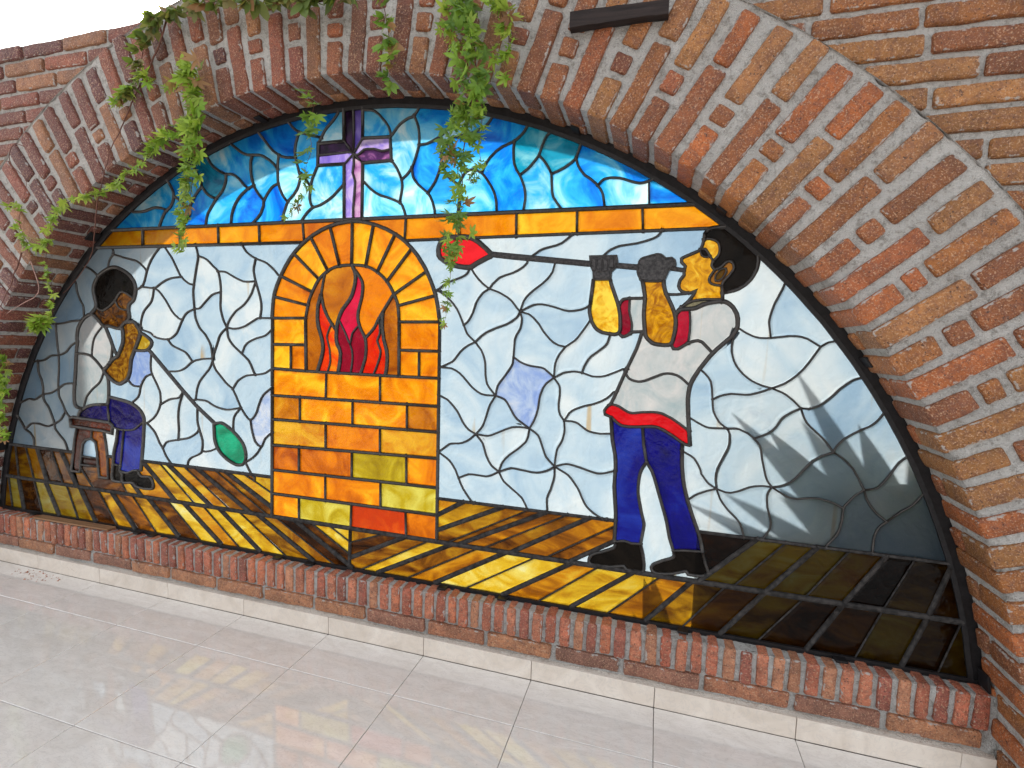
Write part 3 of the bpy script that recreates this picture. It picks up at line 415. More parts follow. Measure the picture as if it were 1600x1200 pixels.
sky;1754 1645 1899 1645 1897 1678 1895 1692 1888 1714 1879 1734 1866 1754 1846 1779 1834 1789 1821 1796 1808 1800 1800 1800 1792 1799 1784 1796 1776 1791 1772 1786 1750 1750 1755 1739 1756 1724 1755 1695 1751 1650
band;1543 1645 1539 1559 1695 1560 1699 1562 1711 1565 1760 1566 1754 1645
floor_gold;338 419 530 254 652 254 437 419
band;54 1645 6 1609 -44 1569 238 1568 241 1645
brick;1689 1259 1521 1256 1522 1149 1689 1150
floor_gold;2433 419 2219 254 2349 254 2523 419
white;2833 1404 2827 1382 2807 1334 2798 1299 2796 1278 2804 1230 2853 1237 2868 1237 2882 1236 2897 1233 2912 1226 2925 1219 2942 1207 2954 1216 2963 1221 2985 1226 2953 1268 2916 1312 2878 1355
floor_gold;-316 419 -242 254 -119 254 -222 419
blue_white;818 828 823 792 834 753 844 733 851 726 859 720 867 718 874 719 878 723 889 746 894 754 908 767 930 784 933 975 896 948 886 939 881 932 869 911 860 889 852 867 845 854 835 841 829 835 824 830
floor_brown;-512 589 -448 419 -338 419 -411 589
band;1754 1645 1760 1566 1788 1565 1806 1561 1974 1563 1972 1645
floor_brown;1562 419 1308 295 1308 264 1325 254 1361 254 1664 419
blue_white;250 1109 236 1105 220 1103 204 1102 169 1103 155 1078 147 1058 143 1043 138 1012 134 996 128 981 124 974 118 968 137 948 143 944 150 940 163 937 199 938 212 962 221 973 230 983 242 990 269 999 264 1016 263 1040 264 1054 269 1095
flame_bg;1521 1256 1517 1300 1514 1319 1507 1340 1497 1360 1491 1354 1452 1295 1450 1288 1448 1259 1449 1228 1455 1189 1468 1147 1471 1126 1471 1105 1470 1083 1464 1051 1463 1049 1523 1048
brick;937 1261 936 1153 1100 1156 1099 1264
white;1665 1372 1682 1372 1714 1352 1736 1332 1751 1314 1760 1300 1771 1278 1784 1249 1797 1260 1803 1267 1811 1280 1819 1296 1832 1334 1840 1348 1854 1365 1860 1370 1879 1381 1855 1398 1837 1415 1821 1434 1805 1458 1794 1438 1788 1432 1782 1428 1767 1421 1722 1406 1709 1400 1683 1381
white;700 1217 705 1181 707 1175 715 1161 726 1148 738 1137 777 1109 790 1138 794 1144 806 1155 820 1163 850 1175 886 1184 899 1189 912 1198 936 1219 937 1225 937 1261 880 1261 860 1259 846 1252 799 1227 785 1222 763 1216 735 1213
white;1806 1561 1823 1553 1849 1535 1870 1517 1884 1502 2029 1485 2035 1495 2060 1512 2075 1518 2118 1528 2131 1533 2150 1545 2166 1558 2172 1564
floor_gold;3235 589 3166 419 3280 419 3323 576 3318 589
sky;731 1645 838 1645 867 1668 882 1683 889 1696 894 1708 897 1715 899 1736 878 1758 864 1775 856 1786 850 1799 821 1788 796 1771 778 1757 761 1739 746 1714 738 1693 734 1678
floor_gold;-100 419 21 254 142 254 -8 419
white;2577 969 2588 873 2573 876 2564 880 2565 852 2593 839 2604 831 2609 824 2619 808 2625 795 2628 783 2643 763 2655 751 2677 738 2672 771 2674 795 2677 810 2701 867 2705 881 2707 898 2705 921 2701 931 2695 938 2657 936 2643 936 2634 938 2626 941 2604 952
white;2769 589 2822 589 2840 623 2842 629 2843 638 2843 647 2838 672 2830 696 2827 729 2829 744 2838 762 2814 763 2789 759 2773 754 2743 738 2720 730 2705 730 2677 738 2689 709 2701 690 2715 673 2740 650 2754 633 2760 619
band;1972 1645 1974 1563 2187 1565 2185 1645
teal_sky;580 1808 598 1786 610 1776 626 1766 656 1756 683 1779 696 1798 706 1819 708 1827 709 1851 672 1868 646 1884 629 1900 603 1936 528 1908 534 1896 569 1842 575 1826
floor_gold;-546 419 -498 254 -371 254 -462 419
floor_amber;3066 589 2954 419 3061 419 3163 589
floor_brown;1958 589 1693 464 1693 419 1732 419 2053 589
band;873 1645 875 1565 1093 1564 1086 1645
white;2119 589 2317 590 2285 607 2274 615 2264 624 2255 635 2247 647 2234 676 2226 690 2212 709 2196 727 2179 739 2141 758 2142 728 2140 713 2130 674 2122 655 2118 641 2118 627 2121 594
sky;870 2011 931 1943 948 1927 968 1914 982 1906 1005 1899 1020 1897 1053 1895 1051 1917 1054 1940 1063 1971 1069 1982 1071 1990 1067 1994 1051 2003 1018 2036 942 2024
skin;-99 1263 -91 1262 -76 1255 -57 1241 -31 1216 -15 1209 -7 1202 -2 1208 10 1211 64 1201 78 1201 86 1203 93 1207 115 1228 138 1240 143 1246 145 1254 141 1281 141 1296 137 1293 130 1290 122 1287 113 1286 99 1289 92 1291 78 1298 73 1302 56 1327 38 1312 20 1300 0 1290 -14 1284 -28 1282 -35 1283 -64 1296 -73 1285
white;2224 1095 2261 1084 2276 1084 2290 1085 2311 1091 2361 1114 2374 1116 2402 1183 2409 1206 2416 1234 2426 1241 2386 1238 2377 1232 2370 1227 2361 1223 2354 1222 2348 1227 2342 1234 2336 1231 2329 1229 2314 1230 2306 1201 2302 1195 2297 1188 2253 1153 2243 1141 2230 1116
floor_gold;546 419 748 254 863 254 640 419
white;1690 1091 1724 1090 1738 1089 1744 1087 1758 1081 1771 1073 1788 1058 1813 1032 1823 1022 1843 1008 1857 1001 1865 999 1878 997 1914 997 1888 1026 1880 1039 1876 1054 1873 1070 1871 1111 1866 1134 1860 1149 1853 1162 1830 1189 1804 1177 1787 1165 1771 1150 1754 1127 1744 1116 1724 1105 1702 1095
shirt;2561 1316 2565 1290 2566 1274 2566 1244 2563 1207 2577 1213 2592 1216 2604 1212 2613 1205 2639 1177 2655 1195 2691 1230 2699 1242 2703 1249 2707 1263 2707 1280 2705 1295 2698 1310 2690 1323 2679 1333 2666 1340 2658 1341 2632 1339 2615 1335 2600 1330 2581 1320 2574 1318
band;2185 1645 2187 1565 2404 1566 2398 1645
gold;2410 1406 2414 1390 2420 1359 2421 1343 2420 1294 2426 1241 2429 1228 2433 1221 2438 1215 2450 1205 2457 1202 2466 1200 2488 1198 2503 1199 2508 1201 2513 1206 2516 1214 2520 1237 2522 1260 2521 1281 2518 1296 2514 1310 2501 1339 2485 1368 2478 1393 2477 1406 2472 1405 2448 1404
white;1690 987 1691 769 1700 775 1719 790 1736 803 1751 807 1782 811 1791 814 1806 821 1819 830 1841 850 1820 860 1813 864 1802 874 1788 892 1766 930 1751 947 1740 958 1723 972 1695 984
floor_amber;437 419 652 254 748 254 546 419
band;661 1645 663 1566 777 1566 782 1568 783 1566 875 1565 873 1645
floor_gold;2979 589 2842 419 2954 419 3066 589
white;2163 1182 2144 1157 2134 1137 2130 1124 2128 1110 2127 1073 2154 1089 2169 1094 2194 1098 2209 1097 2224 1095 2230 1116 2243 1141 2253 1153 2297 1188 2302 1195 2306 1201 2314 1230 2289 1234 2281 1237 2269 1244 2263 1250 2258 1257 2247 1280 2228 1249 2205 1216 2194 1204
band;241 1645 238 1568 456 1567 453 1645
sky;390 1847 332 1818 282 1791 232 1763 173 1727 183 1721 243 1720 265 1723 300 1732 324 1734 340 1732 354 1730 382 1719 402 1731 412 1742 416 1748 422 1762 424 1778 423 1793 417 1808
white;2705 1257 2703 1249 2695 1235 2687 1225 2655 1195 2639 1177 2621 1151 2604 1125 2626 1105 2631 1099 2639 1086 2644 1064 2647 1028 2669 1041 2684 1046 2702 1050 2743 1049 2758 1051 2780 1058 2817 1074 2789 1081 2774 1087 2759 1094 2745 1104 2733 1114 2722 1126 2712 1139 2704 1154 2699 1169 2695 1185 2694 1201 2696 1224
pale_sky;845 1920 837 1898 835 1875 837 1844 842 1820 850 1799 856 1786 873 1763 899 1736 917 1763 938 1785 950 1793 971 1799 968 1823 968 1855 954 1873 943 1883 930 1893 903 1909 888 1915 882 1917
sky;2174 1814 2179 1796 2183 1787 2196 1767 2207 1755 2226 1742 2250 1720 2262 1733 2269 1738 2276 1740 2290 1742 2305 1741 2321 1739 2336 1735 2373 1722 2389 1719 2396 1720 2411 1723 2431 1732 2380 1763 2318 1798 2254 1831 2190 1862 2177 1820
pale_sky;1996 1645 2134 1645 2116 1668 2107 1681 2102 1688 2099 1697 2096 1711 2092 1767 2081 1788 2072 1802 2061 1816 2045 1832 2035 1818 2015 1796 2003 1786 1980 1770 1995 1735 2001 1710 2002 1702 2002 1687
white;2045 887 2009 889 1994 888 1980 886 1959 878 1903 851 1889 847 1874 847 1841 850 1861 829 1870 817 1875 803 1884 775 1894 755 1902 743 1913 732 1935 718 1943 745 1950 758 1958 769 1974 785 2003 808 2019 823 2033 838 2036 844 2041 858
floor_amber;516 589 815 419 905 419 619 589
floor_amber;349 589 601 419 702 419 440 589
band;453 1645 456 1567 535 1567 537 1569 538 1567 663 1566 661 1645
white;2629 589 2769 589 2760 619 2754 633 2740 650 2715 673 2701 690 2689 709 2677 738 2649 728 2622 715 2611 708 2591 690 2607 645
floor_brown;-675 589 -661 419 -546 419 -598 589
black;2610 1568 2606 1566 2599 1559 2593 1551 2592 1535 2602 1537 2611 1536 2626 1531 2633 1526 2637 1520 2641 1504 2641 1497 2637 1482 2625 1469 2621 1461 2620 1453 2624 1445 2630 1441 2639 1443 2648 1449 2662 1464 2670 1466 2677 1464 2683 1457 2686 1446 2684 1439 2674 1423 2657 1403 2655 1395 2654 1389 2657 1367 2681 1372 2696 1377 2716 1389 2727 1399 2737 1410 2744 1423 2750 1437 2754 1453 2754 1468 2751 1485 2705 1527 2656 1569
floor_gold;2807 589 2638 419 2745 419 2891 589
white;56 1539 55 1536 38 1520 32 1513 27 1500 17 1471 37 1477 52 1479 75 1478 101 1470 135 1454 148 1447 160 1437 170 1427 178 1417 185 1401 188 1385 188 1376 214 1387 227 1396 232 1400 236 1406 243 1420 256 1459 243 1474 228 1486 208 1499 195 1505 134 1518 67 1535
stool_amber;-27 590 -33 645 -44 711 -124 713 -131 667 -102 651 -94 605 -91 533 -85 481 -26 483 -26 575
white;-707 589 -534 589 -531 613 -531 627 -537 640 -542 647 -553 658 -565 665 -586 674 -591 678 -597 684 -611 703 -633 728 -649 748 -683 657
sky;1053 1895 1070 1837 1081 1834 1124 1779 1128 1795 1132 1809 1157 1857 1160 1940 1164 1947 1174 1961 1120 1975 1071 1990 1069 1982 1063 1971 1054 1940 1051 1917
floor_brown;2196 590 1878 419 1986 419 2276 590
band;2398 1645 2404 1566 2461 1567 2462 1571 2466 1567 2610 1568 2619 1571 2628 1571 2652 1572 2606 1609 2558 1645
white;-291 588 -256 588 -242 655 -223 716 -262 717 -267 757 -289 777 -298 787 -321 757 -331 746 -344 738 -378 720 -377 711 -378 704 -375 695 -366 684 -341 662 -323 648 -312 636 -302 617
white;3001 589 3125 589 3125 627 3126 642 3130 657 3135 670 3139 676 3154 692 3128 712 3117 724 3108 736 3100 749 3096 757 3089 781 3065 760 3042 727 3039 714 3038 677 3033 649 3025 629 3005 599
red;1695 1560 1692 1558 1687 1551 1679 1529 1678 1520 1680 1502 1686 1493 1703 1481 1718 1473 1740 1466 1772 1459 1789 1457 1805 1458 1812 1460 1831 1472 1868 1490 1881 1495 1884 1502 1870 1517 1849 1535 1823 1553 1806 1561
white;700 1217 735 1213 749 1214 770 1217 785 1222 799 1227 846 1252 860 1259 874 1260 881 1298 881 1320 874 1351 853 1412 832 1364 815 1340 794 1318 782 1309 749 1289 732 1272 721 1260 709 1243 704 1233
floor_brown;846 419 1137 254 1235 254 941 419
white;2045 887 2041 858 2036 844 2033 838 2019 823 2003 808 1974 785 1958 769 1950 758 1943 745 1935 718 1967 732 1980 736 1988 736 2058 729 2073 729 2081 730 2097 734 2111 739 2124 746 2141 758 2119 779 2109 790 2103 803 2085 851 2078 864 2066 874
white;-340 898 -340 868 -335 854 -314 821 -302 794 -298 787 -289 777 -267 757 -247 764 -212 762 -207 779 -197 794 -190 799 -175 808 -209 812 -216 814 -222 817 -227 823 -230 829 -233 848 -233 868 -230 902 -227 927 -263 927 -288 924 -309 916
floor_brown;463 589 458 578 702 419 815 419 516 589
white;220 1391 207 1384 188 1376 183 1354 174 1333 169 1327 150 1315 146 1310 143 1303 141 1296 141 1281 145 1254 143 1246 138 1240 115 1228 153 1233 166 1232 174 1229 181 1224 193 1210 200 1205 217 1197 208 1205 208 1210 212 1233 222 1263 230 1278 240 1290 270 1316 280 1328 283 1335 288 1348 296 1385 276 1385
floor_gold;2891 589 2745 419 2842 419 2979 589
white;768 877 741 850 733 838 730 831 727 816 726 785 729 768 744 757 762 740 776 723 783 709 790 688 792 668 791 659 789 651 785 643 795 645 808 653 826 664 839 675 855 692 874 719 867 718 859 720 851 726 844 733 834 753 824 784 821 799 818 828 810 829 803 835 791 847
sky;466 1645 597 1645 600 1669 604 1683 610 1698 619 1710 656 1756 626 1766 610 1776 598 1786 580 1808 551 1784 530 1759 522 1746 506 1719 509 1713 511 1706 510 1698 507 1693 484 1663
floor_amber;-598 589 -546 419 -448 419 -512 589
shirt;-175 808 -143 823 -122 829 -64 837 -13 840 -6 861 -3 877 0 916 0 946 -5 973 -7 978 -21 990 -25 995 -28 1000 -44 966 -57 947 -73 933 -110 908 -131 889 -146 874 -156 856
white;47 1568 55 1556 58 1549 58 1542 56 1539 67 1535 127 1520 181 1509 201 1503 215 1495 228 1486 243 1474 256 1459 273 1492 290 1516 316 1544 339 1565 345 1567
stool;-256 588 -276 492 -214 495 -201 576 -188 637 -166 658 -131 667 -124 713 -223 716 -242 655
white;3089 781 3096 757 3100 749 3108 736 3117 724 3128 712 3154 692 3187 726 3214 749 3227 767 3242 792 3219 843 3193 895 3182 886 3171 874 3164 862 3147 828 3134 807 3126 796 3121 791 3113 787
white;823 589 927 590 930 784 908 767 894 754 889 746 878 723 874 719 850 686 839 675 826 664 808 653 795 645 785 643 792 635 811 604
sky;1592 1901 1587 1880 1581 1860 1572 1837 1565 1823 1569 1795 1574 1782 1587 1764 1599 1753 1631 1728 1657 1761 1664 1776 1673 1797 1679 1814 1683 1831 1684 1846 1683 1868 1681 1876 1675 1890 1666 1918 1646 1909 1626 1903 1617 1902
floor_brown;941 419 1235 254 1307 254 1308 264 1039 419
white;199 938 170 937 156 938 150 940 137 948 118 968 107 959 85 947 69 943 62 943 54 944 39 949 26 956 12 964 -7 978 -5 973 -2 960 0 938 0 907 -3 877 87 866 118 861 141 855 148 864 173 881 183 891 190 905
floor_amber;192 589 185 542 168 541 173 529 182 519 190 515 196 515 231 518 239 518 245 515 250 510 257 495 260 486 260 477 259 470 255 465 251 463 230 459 204 458 165 461 156 463 140 476 132 478 123 479 185 419 391 419
sky;1356 1645 1543 1645 1536 1669 1529 1685 1525 1692 1517 1699 1497 1708 1435 1729 1414 1740 1394 1754 1365 1782 1357 1788
brick;1691 744 1558 742 1560 629 1692 630
floor_brown;3163 589 3061 419 3166 419 3235 589
sky;1543 1645 1661 1645 1660 1664 1656 1679 1651 1695 1641 1715 1631 1728 1593 1759 1578 1776 1571 1788 1569 1795 1565 1823 1556 1810 1546 1799 1524 1782 1527 1759 1526 1750 1517 1699 1525 1692 1529 1685 1536 1669
floor_amber;2119 589 1779 419 1878 419 2196 590
gold;2242 1326 2241 1313 2242 1299 2247 1280 2258 1257 2263 1250 2269 1244 2281 1237 2289 1234 2312 1230 2329 1229 2336 1231 2342 1234 2344 1239 2346 1255 2344 1289 2341 1305 2331 1341 2309 1398 2306 1411 2250 1411
sky;990 1645 1086 1645 1084 1652 1098 1669 1109 1680 1134 1699 1128 1706 1124 1715 1120 1732 1120 1749 1124 1779 1081 1834 1070 1837 1074 1822 1074 1807 1069 1790 1063 1776 1055 1764 1045 1753 1020 1731 1015 1725 1011 1718 994 1676
white;1692 589 1838 589 1815 613 1794 642 1786 657 1764 707 1748 730 1738 741 1727 749 1700 765 1691 769
sky;838 1645 990 1645 994 1676 1011 1718 1015 1725 999 1742 990 1754 977 1780 971 1799 950 1793 943 1789 932 1780 922 1768 912 1756 899 1736 897 1715 894 1708 889 1696 882 1683 867 1668
sky;1571 2007 1583 1981 1591 1954 1593 1940 1594 1925 1592 1901 1609 1901 1626 1903 1653 1912 1674 1922 1695 1937 1705 1948 1715 1963 1734 2011 1736 2012 1670 2024 1594 2036 1580 2016
brick;928 622 1063 623 1064 732 929 729
white;-44 1569 -93 1527 -136 1488 -104 1477 -84 1468 -65 1455 -43 1438 -36 1444 -18 1455 3 1465 17 1471 27 1500 32 1513 38 1520 55 1536 58 1542 58 1549 55 1556 47 1568
white;520 897 498 891 530 864 628 796 649 802 657 803 671 800 698 788 729 768 726 785 726 796 727 816 730 831 733 838 741 850 768 877 712 865 693 863 677 864 656 867 630 873 616 878 590 891 577 895 556 897
floor_brown;3280 419 3226 254 3319 254 3363 419
floor_amber;-411 589 -338 419 -238 419 -340 588
white;-340 898 -374 881 -395 873 -411 869 -434 867 -450 863 -449 847 -447 839 -443 831 -435 821 -418 804 -410 792 -386 742 -378 720 -344 738 -331 746 -321 757 -298 787 -302 794 -314 821 -331 847 -338 860 -340 875
floor_gold;1664 419 1361 254 1437 254 1761 419
sky;968 1855 969 1808 975 1787 983 1767 994 1748 1015 1725 1020 1731 1039 1747 1055 1764 1066 1782 1072 1799 1074 1807 1074 1822 1053 1895 1012 1898 989 1904 974 1910 970 1887
sky;733 1977 740 1969 778 1942 792 1933 806 1927 821 1922 882 1917 888 1915 903 1909 930 1893 943 1883 954 1873 968 1855 970 1887 974 1910 955 1922 931 1943 870 2011 801 1995
pale_sky;1661 1645 1754 1645 1751 1650 1756 1708 1756 1732 1753 1745 1750 1750 1745 1756 1722 1770 1711 1781 1701 1795 1683 1831 1677 1806 1661 1768 1652 1754 1631 1728 1641 1715 1654 1687 1658 1671
floor_gold;-741 419 -721 254 -631 254 -661 419
brick_brown;931 839 1069 840 1069 941 932 940
sky;336 1645 466 1645 484 1663 507 1693 510 1698 511 1706 509 1713 501 1726 482 1744 424 1778 422 1762 416 1748 412 1742 402 1731 377 1715 367 1704 352 1679 340 1656
red;2582 921 2551 943 2527 958 2506 968 2486 974 2463 975 2431 972 2408 968 2393 968 2379 973 2354 987 2345 990 2333 992 2325 991 2318 987 2311 979 2306 970 2308 957 2330 948 2354 929 2368 922 2375 921 2389 920 2428 922 2464 927 2478 926 2492 922 2513 912 2539 898 2564 880 2573 876 2588 873
brick;925 419 1062 419 1062 520 926 519
brick;1562 419 1693 419 1692 523 1558 522
white;1884 1502 1881 1495 1868 1490 1831 1472 1812 1460 1805 1458 1821 1434 1837 1415 1855 1398 1879 1381 1890 1397 1900 1406 1912 1417 1919 1421 1934 1427 1964 1436 1980 1443 1999 1454 2006 1460 2015 1469 2021 1486
pale_sky;1086 1645 1277 1645 1276 1779 1226 1736 1207 1724 1187 1714 1169 1706 1154 1702 1134 1699 1109 1680 1098 1669 1084 1652
brick;980 1432 1131 1368 1148 1398 1162 1418 1043 1521 1027 1503 1013 1485 997 1460
gold;2537 1439 2539 1424 2528 1409 2525 1399 2524 1389 2527 1380 2534 1373 2540 1370 2554 1367 2562 1367 2577 1375 2568 1357 2557 1342 2536 1322 2556 1336 2564 1340 2579 1344 2604 1347 2652 1347 2658 1341 2657 1367 2654 1389 2631 1393 2623 1396 2617 1401 2615 1408 2616 1417 2630 1441 2624 1445 2620 1453 2621 1461 2624 1466 2613 1483 2603 1479 2595 1481 2588 1485 2582 1503 2571 1496 2534 1480 2528 1476 2529 1464 2541 1452
white;1914 997 1901 976 1893 962 1880 919 1868 884 1860 872 1841 850 1874 847 1889 847 1903 851 1959 878 1980 886 1994 888 2009 889 2045 887 2010 909 1998 917 1986 931 1960 973 1949 985 1936 991
black;2362 518 2365 506 2362 495 2351 488 2320 473 2296 464 2289 460 2285 456 2280 449 2277 440 2277 431 2282 425 2286 424 2300 422 2344 424 2398 435 2405 424 2411 423 2428 421 2447 420 2455 421 2461 424 2464 429 2465 435 2464 452 2459 484 2449 520 2420 518 2394 523 2370 518
flame_pinkred;1321 1457 1328 1443 1329 1435 1330 1421 1327 1398 1318 1367 1313 1353 1305 1341 1277 1308 1269 1297 1259 1276 1253 1260 1259 1253 1281 1215 1288 1201 1299 1176 1302 1171 1305 1169 1307 1171 1314 1203 1317 1210 1326 1221 1347 1242 1342 1263 1342 1285 1346 1305 1358 1347 1362 1378 1362 1394 1361 1401 1356 1415 1343 1434 1328 1452
white;530 864 527 817 529 794 538 764 551 730 555 716 555 694 553 679 550 667 573 668 589 671 609 678 638 690 628 710 625 722 623 736 621 795 628 796
navy;-175 808 -190 799 -197 794 -207 779 -212 762 -5 755 -11 794 -13 840 -64 837 -122 829 -143 823
floor_gold;1801 589 1692 523 1693 464 1958 589 1845 589 1840 588 1838 589
brick;1689 1259 1679 1321 1670 1356 1515 1317 1517 1300 1521 1256
brick_brown;1690 943 1558 942 1559 844 1691 845
sky;2277 1645 2419 1645 2414 1724 2403 1721 2389 1719 2373 1722 2329 1737 2313 1740 2290 1742 2276 1740 2269 1738 2262 1733 2250 1720 2262 1703 2269 1689 2272 1674
brick;1570 1530 1467 1408 1480 1390 1497 1360 1632 1445 1618 1468 1602 1492 1584 1515
brick;1277 1636 1246 1631 1213 1623 1257 1469 1282 1472 1312 1473 1314 1638
brick;1356 1635 1334 1638 1314 1638 1312 1473 1352 1471 1374 1467 1407 1624 1378 1631
floor_gold;297 589 504 419 601 419 349 589
stool;-267 757 -262 717 -48 711 9 704 15 737 6 740 3 749 -5 755 -247 764
sky;1018 2036 1051 2003 1067 1994 1071 1990 1120 1975 1174 1961 1184 1978 1193 1990 1228 2021 1239 2033 1248 2044 1252 2055 1198 2053 1141 2050 1084 2044
teal_sky;2045 1832 2061 1816 2072 1802 2081 1788 2092 1767 2113 1774 2135 1784 2156 1797 2169 1808 2174 1814 2177 1820 2190 1862 2137 1886 2087 1906 2076 1899 2070 1893 2066 1887 2056 1863
white;2169 924 2197 924 2211 921 2218 918 2244 900 2251 896 2274 890 2297 888 2336 892 2330 948 2308 957 2306 970 2311 979 2329 999 2336 1014 2345 1038 2333 1034 2324 1023 2312 1012 2293 1000 2264 988 2233 979 2211 970 2196 962 2185 952
pale_sky;1666 1918 1675 1890 1681 1876 1683 1868 1698 1892 1711 1908 1717 1913 1732 1918 1785 1923 1807 1928 1828 1934 1846 1944 1858 1952 1867 1964 1876 1978 1811 1995 1736 2012 1734 2011 1717 1969 1705 1948 1688 1932
brick;1407 1624 1374 1467 1397 1459 1425 1445 1500 1585 1478 1596 1457 1606 1429 1617
teal_sky;1958 1887 1955 1872 1954 1862 1955 1840 1957 1817 1962 1800 1968 1787 1980 1770 2009 1790 2020 1801 2040 1824 2048 1839 2056 1863 2066 1887 2070 1893 2076 1899 2087 1906 2030 1928 2004 1937 1996 1923 1986 1909 1976 1900
floor_brown;2629 589 2638 564 2658 485 2668 460 2669 453 2667 449 2807 589
brick;980 1432 967 1409 958 1388 950 1367 945 1349 1110 1315 1119 1343 1131 1368
white;2604 1125 2593 1106 2581 1082 2576 1062 2574 1046 2573 1022 2577 969 2604 952 2626 941 2634 938 2643 936 2657 936 2695 938 2677 952 2671 958 2659 977 2653 991 2650 1005 2644 1064 2641 1079 2639 1086 2631 1099 2620 1111
brick;1123 1584 1204 1450 1218 1458 1231 1463 1257 1469 1213 1623 1189 1615 1168 1607 1147 1598
brick;1093 1564 1068 1545 1043 1521 1162 1418 1178 1433 1204 1450 1123 1584
floor_amber;-340 588 -238 419 -127 419 -211 515 -214 495 -276 492 -256 588
floor_brown;619 589 905 419 925 419 925 458 679 589
brick;937 1261 1099 1264 1110 1315 945 1349 942 1333 940 1311 936 1268
brick;1539 1559 1522 1571 1500 1585 1425 1445 1444 1430 1467 1408 1570 1530 1555 1545
brick;1632 1445 1497 1360 1510 1334 1515 1317 1670 1356 1652 1404
black;69 475 79 473 119 478 132 478 140 476 156 463 165 461 213 458 238 460 251 463 255 465 259 470 260 477 260 486 257 495 250 510 245 515 239 518 231 518 196 515 190 515 182 519 177 524 173 529 168 541 140 538 111 526 95 522 80 523 49 528 62 521 66 515 67 508 64 489 65 480
floor_amber;2117 419 2205 419 2362 518 2361 523 2362 572
floor_amber;679 589 925 458 926 519 836 562 772 589
floor_brown;1469 419 1310 360 1308 295 1562 419
black;2556 513 2559 498 2557 491 2546 483 2503 462 2493 454 2488 444 2490 436 2494 430 2505 427 2510 427 2549 432 2564 436 2600 449 2607 439 2612 439 2638 440 2655 442 2662 444 2667 449 2669 453 2668 460 2658 485 2648 523 2592 519
flame_red;1154 1049 1196 1049 1202 1054 1208 1069 1213 1085 1215 1100 1214 1114 1211 1144 1201 1180 1199 1194 1201 1202 1207 1217 1214 1232 1222 1242 1203 1270 1187 1302 1180 1323 1173 1359 1159 1316 1157 1295 1156 1266 1159 1237 1175 1188 1180 1167 1182 1154 1182 1139 1179 1124 1174 1104 1156 1052
floor_brown;-707 589 -731 507 -753 419 -661 419 -675 589
floor_brown;1039 419 1308 264 1309 309 1117 419
flame_red;1354 1049 1409 1049 1412 1052 1428 1089 1438 1118 1441 1132 1442 1139 1441 1147 1429 1175 1427 1182 1429 1190 1436 1204 1438 1213 1438 1227 1434 1268 1421 1244 1413 1231 1400 1216 1374 1190 1377 1175 1379 1159 1378 1137 1377 1121 1368 1087 1356 1052
crimson;1309 1049 1354 1049 1356 1052 1368 1087 1377 1121 1378 1137 1379 1159 1377 1175 1374 1190 1368 1203 1352 1229 1347 1242 1326 1221 1317 1210 1314 1203 1307 1171 1305 1169 1315 1140 1317 1122 1316 1094
sky;1357 2055 1357 2047 1384 2044 1400 2041 1413 2034 1430 2020 1450 1999 1467 1976 1472 1962 1477 1948 1474 1939 1483 1947 1502 1970 1514 1981 1543 1997 1564 2002 1571 2007 1580 2016 1594 2036 1528 2044 1471 2050 1414 2053
white;2322 1457 2320 1450 2307 1437 2306 1411 2309 1398 2331 1341 2337 1324 2344 1338 2352 1346 2367 1349 2421 1350 2419 1367 2412 1399 2410 1406 2402 1410 2400 1416 2396 1424 2393 1433 2393 1450
crimson;1252 1049 1309 1049 1316 1094 1317 1116 1316 1132 1315 1140 1305 1169 1302 1171 1299 1176 1288 1201 1281 1215 1259 1253 1253 1260 1247 1240 1244 1219 1243 1197 1243 1183 1246 1169 1259 1143 1261 1135 1263 1120 1261 1099
purple;1277 1645 1317 1645 1317 1691 1322 1739 1325 1779 1323 1794 1316 1814 1314 1820 1315 1828 1319 1851 1318 1891 1276 1855
floor_brown;2053 589 1732 419 1779 419 2119 589
sky;1357 2047 1357 1944 1474 1939 1477 1948 1472 1962 1467 1976 1450 1999 1425 2025 1413 2034 1400 2041 1384 2044
brick;934 1053 1026 1051 1027 1154 936 1153
white;95 1209 86 1203 78 1201 71 1200 55 1202 10 1211 -2 1208 -7 1202 6 1178 40 1104 49 1090 64 1073 69 1078 87 1109 94 1123 99 1136 101 1152 101 1174 100 1189
pink;1317 1645 1356 1645 1358 1853 1318 1891 1319 1851 1315 1828 1314 1820 1316 1814 1323 1794 1325 1779 1322 1739 1317 1691
brick;1522 1149 1523 1048 1607 1049 1606 1149
brick;1689 1150 1606 1149 1607 1049 1690 1049
white;2565 852 2568 806 2573 761 2581 724 2591 690 2611 708 2622 715 2649 728 2677 738 2655 751 2643 763 2628 783 2625 795 2619 808 2609 824 2604 831 2593 839
white;-27 590 14 590 16 608 19 622 35 665 39 680 48 727 35 730 15 737 9 704 -44 711 -33 645
sky;1174 1961 1164 1947 1160 1940 1276 1940 1275 2056 1252 2055 1248 2044 1239 2033 1228 2021 1193 1990 1184 1978
white;-201 573 -93 573 -94 605 -102 651 -131 667 -166 658 -188 637
flame_red;1196 1049 1252 1049 1261 1099 1263 1126 1261 1135 1259 1143 1248 1162 1244 1177 1243 1197 1244 1215 1222 1242 1214 1232 1207 1217 1201 1202 1199 1194 1201 1180 1211 1144 1214 1114 1215 1100 1213 1085 1208 1069 1202 1054
iron;2393 1450 2393 1433 2402 1410 2410 1406 2416 1405 2448 1404 2472 1405 2477 1406 2489 1439 2500 1445 2509 1454 2510 1464 2507 1473 2498 1480 2480 1478 2471 1486 2465 1490 2457 1492 2450 1492 2416 1483 2408 1481 2401 1477 2397 1471 2395 1463
brick;1101 1049 1100 1156 1027 1154 1026 1051
navy;14 590 10 556 55 551 62 586 73 654 86 726 48 727 39 680 35 665 19 622 16 608
floor_gold;1117 419 1309 309 1310 360 1203 419
